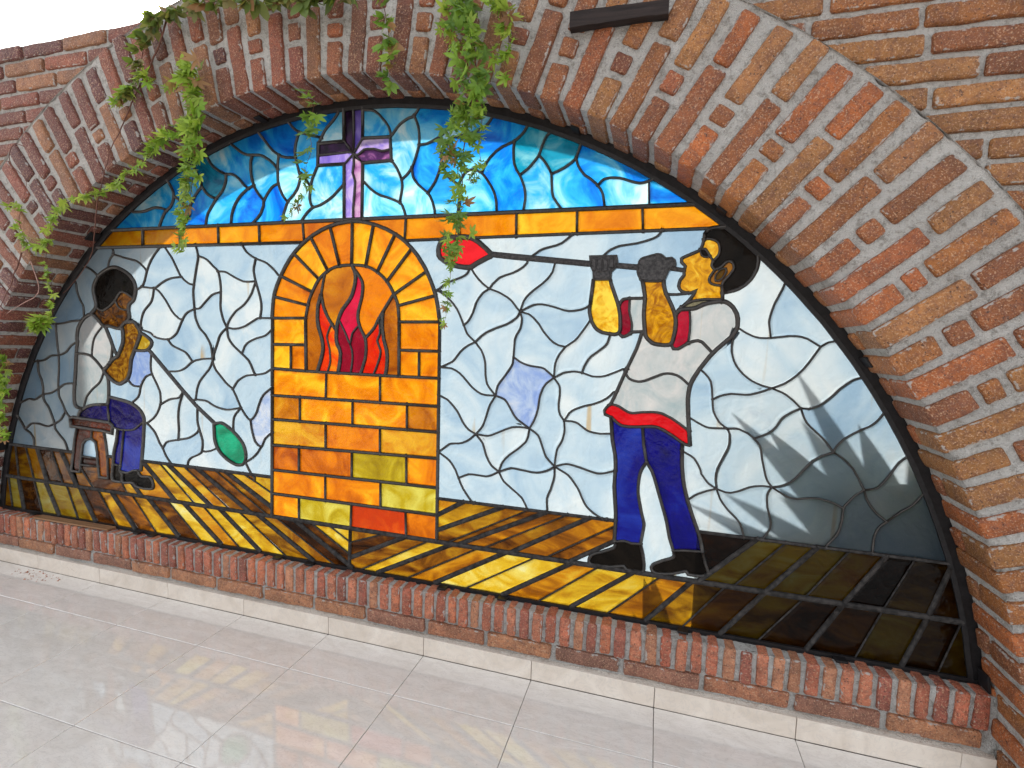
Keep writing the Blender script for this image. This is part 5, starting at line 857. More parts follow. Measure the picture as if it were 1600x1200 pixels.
wall;77;1665 1372 1682 1372 1695 1365 1708 1357 1719 1347 1731 1337 1741 1326 1756 1307 1768 1285 1796 1222 1800 1216 1806 1210 1830 1189
wall;75;1879 1381 1914 1369 1928 1362 1949 1350 1961 1341 1967 1335 1985 1313 1996 1301
wall;74;2117 1476 2114 1461 2110 1446 2108 1439 2100 1426 2091 1415 2074 1399 2043 1376 2031 1366 2019 1354 2010 1341 2007 1335 1996 1301
wall;73;1996 1301 2018 1313 2033 1320 2046 1325 2060 1327 2074 1327 2089 1325 2119 1318 2142 1311 2156 1307 2169 1305 2177 1305 2201 1308 2217 1312 2230 1318 2242 1326 2243 1330
wall;76;1996 1301 1989 1286 1983 1279 1965 1265 1951 1257 1944 1254 1905 1240 1884 1231 1871 1224 1865 1220 1853 1211 1830 1189
wall;75;1996 1301 2002 1285 2004 1276 2003 1261 2000 1245 1997 1238 1985 1217 1980 1202 1979 1186 1977 1140
wall;74;1996 1301 2027 1293 2034 1289 2046 1280 2063 1262 2068 1256 2082 1235 2092 1223 2108 1206 2119 1197 2126 1193 2138 1187 2147 1185 2163 1182
wall;78;1830 1189 1804 1177 1787 1165 1771 1150 1754 1127 1744 1116 1738 1112 1724 1105 1702 1095 1690 1091
wall;77;1830 1189 1853 1162 1860 1149 1866 1134 1870 1118 1871 1111 1873 1070 1876 1054 1880 1039 1888 1026 1914 997
wall;78;1690 1091 1724 1090 1738 1089 1744 1087 1758 1081 1771 1073 1788 1058 1813 1032 1823 1022 1843 1008 1857 1001 1865 999 1878 997 1914 997
wall;76;1977 1140 1975 1118 1972 1110 1969 1104 1947 1071 1928 1046 1921 1034 1917 1019 1914 997
wall;75;1977 1140 2001 1124 2015 1118 2030 1113 2046 1110 2078 1107 2085 1105 2093 1102 2099 1097 2117 1083 2127 1073
wall;74;2163 1182 2144 1157 2140 1151 2134 1137 2130 1124 2128 1110 2127 1073
wall;72;2163 1182 2194 1204 2205 1216 2228 1249 2244 1274 2247 1280
wall;72;2127 1073 2147 1085 2160 1092 2169 1094 2186 1097 2202 1098 2217 1096 2232 1093 2254 1086 2261 1084 2276 1084 2290 1085 2304 1088 2311 1091 2339 1103 2361 1114 2374 1116
wall;75;2127 1073 2102 1053 2097 1047 2089 1034 2084 1020 2079 1005 2077 990 2074 961 2068 937 2060 915 2045 887
wall;74;2127 1073 2143 1053 2147 1046 2149 1039 2150 1032 2150 1016 2147 983 2148 966 2149 958 2154 944 2159 937 2169 924
wall;76;1914 997 1936 991 1943 988 1949 985 1955 979 1960 973 1986 931 1992 924 1998 917 2010 909 2045 887
wall;77;1914 997 1901 976 1893 962 1888 948 1880 919 1873 897 1868 884 1860 872 1841 850
wall;79;1690 987 1695 984 1709 978 1723 972 1729 968 1740 958 1751 947 1766 930 1774 917 1788 892 1802 874 1813 864 1820 860 1841 850
wall;77;1841 850 1874 847 1889 847 1903 851 1959 878 1972 883 1980 886 1994 888 2009 889 2023 889 2045 887
wall;73;2169 924 2181 945 2185 952 2191 958 2196 962 2211 970 2233 979 2241 982 2264 988 2293 1000 2312 1012 2324 1023 2333 1034 2345 1038
wall;73;2169 924 2197 924 2211 921 2218 918 2244 900 2251 896 2259 893 2274 890 2297 888 2336 892
wall;79;1841 850 1819 830 1806 821 1791 814 1782 811 1775 809 1751 807 1743 806 1736 803 1719 790 1700 775 1691 769
wall;78;1841 850 1861 829 1870 817 1875 803 1884 775 1894 755 1902 743 1906 738 1913 732 1935 718
wall;77;2045 887 2041 858 2036 844 2033 838 2029 833 2019 823 2003 808 1974 785 1958 769 1950 758 1943 745 1935 718
wall;75;2045 887 2066 874 2072 869 2078 864 2085 851 2103 803 2109 790 2119 779 2141 758
wall;74;2169 924 2172 894 2171 880 2168 866 2164 852 2149 824 2147 816 2144 796 2141 758
wall;76;1935 718 1967 732 1980 736 1988 736 1996 736 2058 729 2073 729 2081 730 2097 734 2111 739 2124 746 2141 758
wall;79;1935 718 1907 702 1894 697 1885 695 1834 697 1817 696 1804 691 1777 678
wall;79;1691 769 1700 765 1727 749 1738 741 1748 730 1756 719 1764 707 1786 657 1797 637 1815 613 1829 597 1840 588 1845 589
wall;77;1935 718 1946 697 1955 684 1966 675 2009 644 2020 635 2026 630 2034 617 2042 603 2045 595 2053 589
wall;75;2141 758 2142 728 2140 713 2130 674 2122 655 2120 648 2118 641 2118 627 2121 594 2119 589
wall;74;2141 758 2169 768 2183 771 2191 771 2206 769 2229 764 2274 752 2290 749 2298 749 2307 750 2320 753 2348 763 2353 766
wall;74;2141 758 2179 739 2191 732 2202 721 2212 709 2226 690 2234 676 2244 654 2251 641 2259 629 2269 619 2285 607 2298 600 2325 586 2331 590
wall;72;2314 1230 2306 1201 2302 1195 2297 1188 2277 1171 2253 1153 2248 1147 2243 1141 2236 1128 2230 1116 2227 1106 2224 1095
wall;69;2466 1567 2462 1571 2457 1558 2452 1552 2446 1547 2434 1541 2410 1534 2386 1528 2370 1526 2331 1521 2316 1516 2301 1509 2290 1501 2278 1489
fig;130;2250 1411 2243 1330
fig;129;2242 1326 2241 1313 2242 1299 2247 1280 2250 1271 2258 1257 2263 1250 2269 1244 2281 1237 2289 1234 2312 1230 2329 1229 2336 1231 2342 1234 2344 1239 2346 1246 2346 1255 2344 1289 2341 1305 2336 1326 2331 1341 2309 1398 2306 1411
fig;136;2410 1406 2414 1390 2420 1359 2421 1343 2420 1310 2420 1294 2426 1241 2429 1228 2433 1221 2438 1215 2450 1205 2457 1202 2466 1200 2488 1198 2503 1199 2508 1201 2513 1206 2516 1214 2521 1245 2522 1267 2521 1281 2516 1303 2507 1325 2485 1368 2482 1377 2478 1393 2477 1406
fig;106;2337 1324 2344 1338 2347 1342 2352 1346 2362 1348 2367 1349 2421 1350
fig;74;2372 1349 2372 1324 2372 1308 2374 1300 2380 1279 2383 1264 2383 1249 2380 1234
fig;107;2342 1234 2348 1227 2354 1222 2361 1223 2370 1227 2377 1232 2386 1238 2393 1239 2426 1241
fig;143;2520 1291 2521 1298 2524 1305 2527 1309 2536 1315 2567 1317 2574 1318 2581 1320 2600 1330 2615 1335 2632 1339 2649 1341 2658 1341 2666 1340 2673 1337 2679 1333 2690 1323 2694 1317 2702 1303 2706 1288 2707 1271 2707 1263 2703 1249 2699 1242 2691 1230 2671 1210 2650 1189 2630 1165 2612 1138 2600 1119 2587 1095 2579 1076 2576 1062 2574 1046 2573 1028 2574 1009 2578 962 2588 873
fig;72;2561 1316 2565 1290 2566 1274 2566 1244 2563 1207
fig;103;2510 1203 2519 1187 2533 1187 2563 1207 2577 1213 2592 1216 2604 1212 2608 1209 2639 1177
fig;118;2426 1241 2416 1234 2409 1206 2402 1183 2370 1105 2338 1019 2329 999 2325 993 2318 987
fig;84;2370 1105 2373 1097 2377 1090 2383 1083 2393 1078 2406 1075 2414 1074 2422 1075 2436 1079 2486 1102 2492 1104 2507 1106 2520 1105 2535 1101 2549 1093 2560 1084 2577 1068
fig;85;2308 957 2306 970 2311 979 2318 987 2325 991 2333 992 2339 991 2345 990 2354 987 2379 973 2386 969 2393 968 2400 967 2408 968 2431 972 2463 975 2479 975 2486 974 2493 973 2506 968 2527 958 2551 943 2582 921
fig;107;2308 957 2322 952 2330 948 2354 929 2361 925 2368 922 2375 921 2389 920 2421 922 2464 927 2478 926 2485 925 2506 916 2531 902 2564 880 2573 876 2588 873
fig;132;2330 948 2338 871 2349 822 2352 799 2353 778 2352 732 2352 710 2361 620 2362 584 2361 523 2362 518
fig;108;2435 923 2442 862 2454 805
fig;109;2454 805 2440 779 2437 771 2435 763 2433 750 2431 719 2432 696 2436 674 2446 631 2454 603 2456 596 2457 588 2456 575 2449 520
fig;107;2454 805 2465 788 2473 776 2481 756 2524 626 2530 604 2541 555 2556 513
fig;127;2564 880 2566 828 2568 799 2573 761 2579 732 2585 710 2594 681 2607 645 2633 579 2640 557 2648 523
fig;88;2362 518 2370 518 2386 522 2394 523 2403 522 2420 518 2449 520
fig;85;2556 513 2592 519 2648 523
fig;111;2362 518 2365 506 2362 495 2351 488 2320 473 2296 464 2289 460 2285 456 2280 449 2277 440 2277 431 2282 425 2286 424 2300 422 2318 422 2344 424 2361 426 2386 433 2398 435 2405 424 2428 421 2447 420 2455 421 2461 424 2464 429 2465 435 2464 452 2459 484 2449 520
fig;107;2556 513 2559 498 2557 491 2553 487 2546 483 2523 473 2497 458 2493 454 2488 444 2490 436 2494 430 2505 427 2525 428 2556 433 2564 436 2595 448 2600 449 2607 439 2628 439 2647 441 2662 444 2666 447 2669 453 2668 460 2658 485 2648 523
fig;64;2235 1489 2322 1489 2326 1471 2320 1450 2307 1437 2306 1411 2250 1411 2248 1438 2241 1452 2235 1482 2235 1489
fig;62;2408 1481 2401 1477 2397 1471 2393 1456 2392 1440 2393 1433 2396 1424 2400 1416 2402 1410 2410 1406 2423 1405 2448 1404 2472 1405 2477 1406 2486 1432 2489 1439 2500 1445 2509 1454 2510 1464 2507 1473 2498 1480 2480 1478 2471 1486 2465 1490 2457 1492 2450 1492 2433 1488 2408 1481
fig;121;2593 1551 2599 1559 2606 1566 2612 1569 2628 1571 2652 1572
fig;119;2751 1485 2753 1475 2754 1461 2752 1445 2750 1437 2744 1423 2737 1410 2732 1404 2722 1393 2716 1389 2703 1380 2688 1374 2657 1367
fig;103;2593 1551 2592 1535 2589 1519 2587 1511 2582 1503 2578 1499 2571 1496 2534 1480 2528 1476 2529 1464 2541 1452 2540 1445 2537 1439 2539 1424 2528 1409 2525 1399 2524 1389 2527 1380 2534 1373 2540 1370 2554 1367 2562 1367 2577 1375 2568 1357 2557 1342 2547 1332 2530 1316 2527 1309
fig;91;2592 1535 2602 1537 2611 1536 2619 1534 2626 1531 2633 1526 2637 1520 2640 1512 2641 1504 2641 1497 2640 1489 2637 1482 2625 1469 2621 1461 2620 1453 2624 1445 2630 1441 2639 1443 2648 1449 2662 1464 2670 1466 2677 1464 2683 1457 2686 1446 2684 1439 2674 1423 2657 1403 2655 1395 2654 1389
fig;81;2630 1441 2620 1424 2616 1417 2615 1408 2617 1401 2623 1396 2631 1393 2654 1389
fig;51;2662 1428 2664 1435 2662 1444 2655 1444 2647 1441 2642 1436 2637 1429 2633 1423 2632 1412 2634 1405 2643 1406 2653 1413 2657 1419 2662 1428
fig;81;2582 1503 2590 1505 2598 1505 2603 1499 2613 1483 2624 1466
fig;61;2582 1503 2585 1493 2588 1485 2595 1481 2603 1479 2613 1483
fig;121;2654 1389 2657 1367 2658 1341
fig;93;2487 1364 2502 1362 2519 1362 2547 1365 2554 1367
fig;92;2536 1322 2549 1332 2556 1336 2564 1340 2579 1344 2604 1347 2652 1347 2658 1341
wall;65;2833 1404 2831 1396 2827 1382 2807 1334 2801 1312 2798 1299 2796 1285 2796 1278 2798 1263 2804 1230
wall;65;2705 1257 2714 1256 2729 1246 2751 1235 2759 1232 2774 1229 2788 1229 2804 1230 2853 1237 2876 1237 2889 1235 2905 1230 2918 1222 2942 1207
wall;63;2942 1207 2954 1216 2963 1221 2985 1226
wall;67;2705 1257 2696 1224 2694 1216 2694 1201 2695 1185 2699 1169 2704 1154 2712 1139 2722 1126 2733 1114 2745 1104 2759 1094 2774 1087 2789 1081 2817 1074
wall;65;2942 1207 2914 1158 2900 1137 2885 1119 2868 1103 2851 1090 2837 1083 2817 1074
wall;68;2604 1125 2620 1111 2631 1099 2639 1086 2641 1079 2644 1064 2647 1035 2650 1005 2653 991 2659 977 2671 958 2677 952 2695 938
wall;67;2647 1028 2661 1037 2669 1041 2684 1046 2702 1050 2743 1049 2758 1051 2780 1058 2817 1074
wall;68;2577 969 2583 964 2604 952 2626 941 2634 938 2643 936 2657 936 2695 938
wall;65;2817 1074 2846 1063 2860 1055 2879 1040 2902 1017
wall;64;2902 1017 2928 1018 2918 1014 2935 1020 2950 1027 2961 1036 2971 1046 2986 1062 3001 1081 3019 1098 3032 1109 3039 1113 3047 1116 3062 1120
wall;66;2902 1017 2879 1004 2859 989 2853 983 2849 977 2839 957 2835 951 2825 939 2819 934 2806 926 2777 912
wall;67;2695 938 2717 940 2725 940 2734 938 2742 934 2758 927 2771 918 2777 912 2788 901 2793 894 2797 886 2799 879 2805 847 2812 819 2818 796 2824 781 2829 774 2838 762
wall;68;2695 938 2701 931 2705 921 2706 907 2706 889 2703 874 2680 817 2675 803 2674 795 2672 787 2672 771 2673 763 2677 738
wall;69;2565 852 2573 849 2593 839 2604 831 2609 824 2619 808 2625 795 2628 783 2643 763 2649 756 2655 751 2677 738
wall;69;2677 738 2649 728 2622 715 2611 708 2591 690
wall;68;2677 738 2705 730 2712 730 2720 730 2727 732 2743 738 2773 754 2789 759 2805 762 2814 763 2838 762
wall;68;2677 738 2689 709 2692 703 2701 690 2715 673 2740 650 2750 639 2754 633 2760 619 2769 589
wall;67;2838 762 2829 744 2827 736 2827 721 2830 696 2840 663 2843 647 2843 638 2842 629 2840 623 2833 609 2822 589
wall;66;2838 762 2860 767 2867 770 2879 776 2891 784 2896 789 2905 800 2937 845 2946 857 2953 862 2965 871 2978 878 3000 888
wall;65;2902 1017 2913 988 2921 974 2931 963 2966 931 2977 919 3000 888
wall;63;3000 888 3002 897 3006 907 3014 918 3024 931 3036 941 3049 951 3069 964 3087 974 3093 979 3103 989 3111 1000 3119 1014 3123 1023
wall;64;3000 888 3014 880 3023 874 3039 860 3055 843 3059 836 3067 823 3089 781
wall;63;3089 781 3113 787 3121 791 3126 796 3134 807 3147 828 3164 862 3171 874 3182 886 3193 895
wall;66;2838 762 2881 737 2887 735 2896 733 2912 732 2929 736 2951 740 2968 741 2976 740 2992 737 3008 733 3016 730 3039 719
wall;65;3089 781 3071 766 3065 760 3055 746 3042 727 3039 719 3039 714 3038 677 3033 649 3028 635 3025 629 3005 599 3001 589
wall;64;3089 781 3096 757 3100 749 3108 736 3117 724 3128 712 3154 692
wall;62;3154 692 3187 726 3208 743 3214 749 3227 767 3242 792
wall;64;3154 692 3139 676 3135 670 3130 657 3126 642 3125 627 3125 589
slatUT;73;-675 589 -661 419
slatUT;72;-598 589 -546 419
slatUK;233;-512 589 -448 419
slatUT;70;-411 589 -338 419
slatUK;227;-340 588 -238 419
slatUT;69;-127 419 -211 515
slatUT;67;91 419 57 475
slatUK;218;185 419 123 479
slatUK;211;192 589 391 419
slatUT;64;297 589 504 419
slatUK;206;349 589 601 419
slatUT;64;440 589 702 419
slatUK;200;516 589 815 419
slatUT;60;619 589 905 419
slatUK;197;679 589 925 458
slatUT;61;772 589 836 562 926 519
slatUK;177;1801 589 1692 523
slatUK;177;1958 589 1693 464
slatUT;54;2053 589 1732 419
slatUK;175;2119 589 1779 419
slatUT;53;2196 590 1878 419
slatUK;170;2276 590 1986 419
slatUT;49;2117 419 2362 572
slatUK;160;2205 419 2362 518
slatUK;152;2638 419 2807 589
slatUT;46;2891 589 2745 419
slatUK;148;2979 589 2842 419
slatUT;44;3066 589 2954 419
slatUK;142;3163 589 3061 419
slatUT;43;3235 589 3166 419
slatUK;134;3280 419 3323 576
slatDT;74;-741 419 -721 254
slatDK;239;-661 419 -631 254
slatDT;72;-546 419 -498 254
slatDK;232;-462 419 -371 254
slatDT;70;-316 419 -242 254
slatDK;225;-222 419 -119 254
slatDT;68;-100 419 21 254
slatDK;219;-8 419 142 254
slatDT;66;119 419 266 254
slatDK;212;221 419 406 254
slatDT;64;338 419 530 254
slatDK;206;437 419 652 254
slatDT;62;546 419 748 254
slatDK;200;640 419 863 254
slatDT;60;744 419 994 254
slatDK;193;846 419 1137 254
slatDT;58;941 419 1235 254
slatDK;189;1039 419 1325 254
slatDT;58;1117 419 1309 309
slatDT;57;1203 419 1310 360
slatDK;188;1562 419 1308 295
slatDT;57;1469 419 1310 360
slatDT;57;1664 419 1361 254
slatDK;185;1761 419 1437 254
slatDT;56;1865 419 1571 254
slatDK;179;1974 419 1688 254
slatDT;54;2089 419 1817 254
slatDK;172;2222 419 1963 254
slatDT;51;2314 419 2100 254
slatDK;165;2433 419 2219 254
slatDT;49;2523 419 2349 254
slatDK;159;2622 419 2479 254
slatDT;48;2726 419 2599 254
slatDK;152;2842 419 2717 254
slatDT;46;2954 419 2832 254
slatDK;146;3061 419 2971 254
slatDT;44;3166 419 3105 254
slatDK;139;3280 419 3226 254
slatDT;42;3363 419 3319 254
slatDK;131;1311 419 1307 254
"""
SOLDER = """241 1645 171 336 1645 169 453 1645 167 466 1645 166 597 1645 164 661 1645 162 731 1645 161 838 1645 158 873 1645 158 990 1645 155 1086 1645 153 1277 1645 149 1317 1645 148 1356 1645 147 1543 1645 143 1661 1645 141 1754 1645 139 1899 1645 136 1972 1645 134 1996 1645 134 2134 1645 131 2185 1645 130 2277 1645 128 2398 1645 125 2419 1645 125 47 1568 147 238 1568 143 345 1567 141 359 1567 141 456 1567 139 535 1567 138 538 1567 138 663 1566 136 777 1566 134 783 1566 133 875 1565 132 1093 1564 154 1539 1559 144 1695 1560 187 1806 1561 184 1974 1563 112 2172 1564 109 2187 1565 108 2404 1566 104 2461 1567 103 2466 1567 103 2610 1568 121 -675 589 165 -598 589 163 -534 589 162 -512 589 162 -411 589 160 -340 588 159 -291 588 158 -256 588 126 -27 590 123 14 590 152 192 589 164 297 589 147 349 589 146 375 589 146 440 589 145 463 589 144 516 589 143 619 589 142 679 589 141 772 589 139 823 589 138 927 590 136 1692 589 122 1801 589 120 1838 589 120 1845 589 120 1958 589 118 2053 589 116 2119 589 115 2196 590 113 2276 590 112 2317 590 111 2331 590 111 2362 590 133 2629 589 127 2769 589 103 2807 589 102 2822 589 102 2891 589 101 2979 589 99 3001 589 99 3066 589 98 3125 589 97 3163 589 96 3235 589 95 -741 419 217 -661 419 215 -546 419 212 -462 419 210 -448 419 210 -338 419 208 -316 419 207 -238 419 205 -222 419 205 -127 419 203 -100 419 202 -8 419 200 91 419 198 119 419 197 185 419 195 221 419 195 338 419 192 391 419 191 437 419 189 504 419 188 546 419 187 601 419 186 640 419 185 702 419 183 744 419 182 815 419 181 846 419 180 905 419 179 925 419 178 941 419 178 1039 419 176 1062 419 175 1117 419 174 1203 419 172 1311 419 169 1469 419 165 1562 419 163 1664 419 161 1693 419 160 1732 419 159 1761 419 159 1779 419 158 1865 419 156 1878 419 156 1974 419 154 1986 419 153 2089 419 151 2117 419 150 2205 419 148 2222 419 148 2314 419 146 2433 419 143 2523 419 141 2622 419 139 2638 419 138 2726 419 136 2745 419 136 2842 419 148 2954 419 131 3061 419 142 3166 419 126 3280 419 137 3363 419 121 1760 1566 186 424 1778 117 382 1719 117 506 1719 116 580 1808 114 656 1756 113 709 1851 112 821 1788 111 845 1920 110 968 1855 108 850 1799 110 899 1736 110 971 1799 108 974 1910 108 1053 1895 107 1015 1725 108 1071 1990 106 1070 1837 107 1174 1961 104 1160 1940 125 1157 1857 125 1124 1779 106 1134 1699 106 1276 1779 124 1276 1940 123 1159 1895 125 1276 1855 123 1277 1636 149 1357 2047 121 1357 1944 121 1474 1939 119 1477 1895 119 1480 1854 119 1358 1853 122 1357 1788 122 1356 1635 147 1318 1891 86 1314 1638 148 1571 2007 98 1592 1901 98 1565 1823 99 1524 1782 100 1517 1699 100 1631 1728 99 1666 1918 97 1683 1868 97 1683 1831 97 1750 1750 97 1840 1785 95 1958 1887 93 1980 1770 93 2045 1832 92 2092 1767 92 2174 1814 90 2250 1720 89 2414 1724 87 56 1539 97 17 1471 162 11 1469 163 256 1459 95 220 1391 95 188 1376 160 187 1368 160 455 1433 92 524 1398 92 296 1385 94 551 1521 91 525 1295 92 656 1455 90 670 1368 90 700 1217 90 853 1412 88 855 1505 87 980 1432 157 874 1260 88 456 1248 93 217 1197 96 193 1210 175 368 1159 94 620 1074 92 507 1064 93 360 1012 173 777 1109 90 845 1022 89 937 1261 132 937 1225 133 520 897 94 725 954 91 768 877 91 934 1053 133 498 891 171 818 828 90 933 975 88 729 768 139 874 719 90 930 784 135 930 790 135 785 643 138 836 562 61 250 1109 145 269 1095 174 451 930 171 530 864 170 628 796 140 269 999 96 314 861 96 229 769 97 199 938 97 141 855 164 118 968 178 200 767 89 214 770 163 322 661 97 415 707 95 536 769 94 550 667 94 458 578 64 638 690 141 -43 1438 98 -146 1244 167 -154 1238 167 -338 1213 103 -327 1062 103 -340 898 104 -298 787 104 -267 757 103 -476 1028 105 -196 1133 169 -196 1136 169 -450 863 105 -378 720 105 -227 927 170 -226 929 170 -591 678 107 -99 1263 166 -64 1296 165 171 1330 160 141 1296 161 115 1228 162 95 1209 162 -7 1202 164 56 1327 103 -175 808 155 -206 1074 169 -26 1213 165 34 1120 164 64 1073 179 -105 1064 122 -28 1000 181 11 1037 120 12 1039 120 -7 978 181 -3 877 151 -13 840 152 206 1183 175 169 1103 176 -212 762 156 -5 755 152 214 777 163 3 749 152 15 737 152 48 727 91 86 726 90 10 556 153 57 475 152 69 475 122 55 551 106 49 528 106 168 541 105 123 479 121 -44 711 153 -124 713 154 -223 716 156 -211 515 125 -208 531 125 -201 573 125 -131 667 124 -93 573 124 -91 533 124 925 458 137 926 519 136 928 622 136 929 729 135 931 839 135 932 940 134 936 1153 133 1689 1259 119 1689 1150 119 1690 1091 120 1690 1049 120 1690 987 120 1690 943 121 1691 845 121 1691 769 121 1691 744 122 1692 630 122 1692 523 123 1693 464 123 945 1349 158 1043 1521 155 1123 1584 153 1213 1623 151 1407 1624 146 1500 1585 145 1570 1530 143 1632 1445 143 1665 1372 142 1670 1356 142 1101 1049 131 1100 1156 130 1099 1264 129 1521 1256 122 1522 1149 122 1523 1048 123 1110 1315 129 1131 1368 128 1162 1418 127 1193 1444 127 1204 1450 127 1257 1469 126 1312 1473 125 1374 1467 123 1425 1445 123 1467 1408 122 1497 1360 122 1515 1317 122 1027 1154 131 1606 1149 121 1026 1051 132 1154 1049 130 1196 1049 129 1252 1049 128 1309 1049 127 1354 1049 126 1409 1049 125 1440 1049 124 1463 1049 124 1607 1049 121 1069 941 132 1193 941 129 1318 942 127 1441 942 125 1558 942 123 1069 840 132 1193 841 130 1318 842 128 1442 843 126 1559 844 123 1064 732 133 1193 735 131 1316 737 128 1443 739 126 1558 742 124 1063 623 133 1191 625 131 1316 626 129 1446 627 127 1560 629 125 1062 520 134 1191 520 132 1315 521 130 1447 521 127 1558 522 125 1321 1457 149 1253 1260 152 1244 1215 153 1347 1242 125 1374 1190 125 1305 1169 76 1173 1359 128 1222 1242 127 1434 1268 123 1452 1295 123 1884 1502 183 1805 1458 185 2021 1486 201 2029 1485 201 2117 1476 198 2239 1463 65 2322 1457 64 2393 1450 63 2500 1445 62 2537 1439 103 1879 1381 76 1784 1249 77 1830 1189 77 1996 1301 75 2242 1326 72 1977 1140 75 2163 1182 73 1914 997 77 2127 1073 74 2247 1280 131 2224 1095 73 2374 1116 118 2045 887 76 2169 924 74 1841 850 78 2345 1038 119 2336 892 131 1935 718 77 2141 758 75 1777 678 79 2353 766 132 2314 1230 129 2278 1489 64 2250 1411 65 2342 1234 129 2337 1324 128 2306 1411 64 2410 1406 63 2421 1350 137 2426 1241 138 2510 1203 136 2520 1291 135 2487 1364 135 2477 1406 62 2372 1349 106 2380 1234 107 2527 1309 145 2561 1316 144 2658 1341 142 2705 1257 141 2639 1177 143 2604 1125 145 2577 1068 146 2577 969 146 2582 921 147 2563 1207 104 2370 1105 118 2318 987 87 2330 948 109 2435 923 107 2564 880 105 2362 572 133 2362 518 133 2454 805 108 2449 520 109 2556 513 107 2565 852 126 2591 690 127 2648 523 106 2664 446 152 2667 449 152 2657 1367 121 2592 1535 101 2582 1503 102 2554 1367 103 2536 1322 103 2624 1466 91 2630 1441 91 2654 1389 91 2613 1483 81 2804 1230 65 2942 1207 64 2817 1074 66 2647 1028 68 2695 938 68 2902 1017 65 2928 1018 65 2777 912 67 2838 762 67 2677 738 69 3000 888 64 3089 781 64 3039 719 64 3154 692 63 1308 264 189 1309 309 131 1310 360 130 1308 295 131"""
M = {}
M['brick'] = mat_brick()
M['sill_brick'] = mat_brick('sill_brick_face', .02, (.035, .095, .106))
M['base_brick'] = mat_brick('base_brick_face', .03, (.236, .07, .05))
M['mortar'] = mat_mortar()
M['grout_smear'] = mat_mortar('pale_grout', (0.62, 0.55, 0.48), (0.45, 0.36, 0.30))
M['tile'] = mat_tile('floor_tile_glaze', (0.72, 0.68, 0.63), (0.79, 0.755, 0.71), (0.85, 0.82, 0.78), .022, .5, 2.0)
M['skirt'] = mat_tile('skirting_glaze', (0.58, 0.50, 0.42), (0.67, 0.59, 0.51), (0.74, 0.67, 0.59), .3)
M['joint'] = mat_simple('tile_joint', (0.34, 0.27, 0.23), .9, .2)
M['came'] = mat_simple('leaded_came', (0.010, 0.009, 0.009), .33, .5, .5, 90, .5, .0, (0.030, 0.024, 0.020))
M['floor_bar'] = mat_simple('dusty_came', (0.012, 0.011, 0.011), .65, .3, .5, 60, .6, .0, (0.045, 0.040, 0.038))
M['frame'] = mat_simple('black_painted_steel', (0.009, 0.008, 0.009), .55, .35, .4, 60, .5)
M['iron'] = mat_simple('rough_iron', (0.022, 0.022, 0.024), .6, .4, .6, 120, .8, .0, (0.06, 0.055, 0.055))
M['leaf'] = mat_leaf('creeper_leaf')
M['stem'] = mat_simple('creeper_stem', (0.13, 0.055, 0.04), .7, .3)
M['dry_stem'] = mat_simple('dry_creeper_stem', (0.36, 0.22, 0.19), .8, .2)
M['wood_dark'] = mat_wood('weathered_dark_wood', (0.006, 0.004, 0.004), (0.035, 0.024, 0.022))
M['wood_strip'] = mat_wood('brown_wood_strip', (0.16, 0.075, 0.035), (0.34, 0.19, 0.10))
M['soil'] = mat_simple('soil', (0.07, 0.05, 0.035), .95, .1, .4, 12, .8)
M['plaster'] = mat_simple('planter_render', (0.30, 0.26, 0.22), .9, .2)
M['agave'] = mat_simple('agave_leaf', (0.06, 0.10, 0.06), .5, .4)
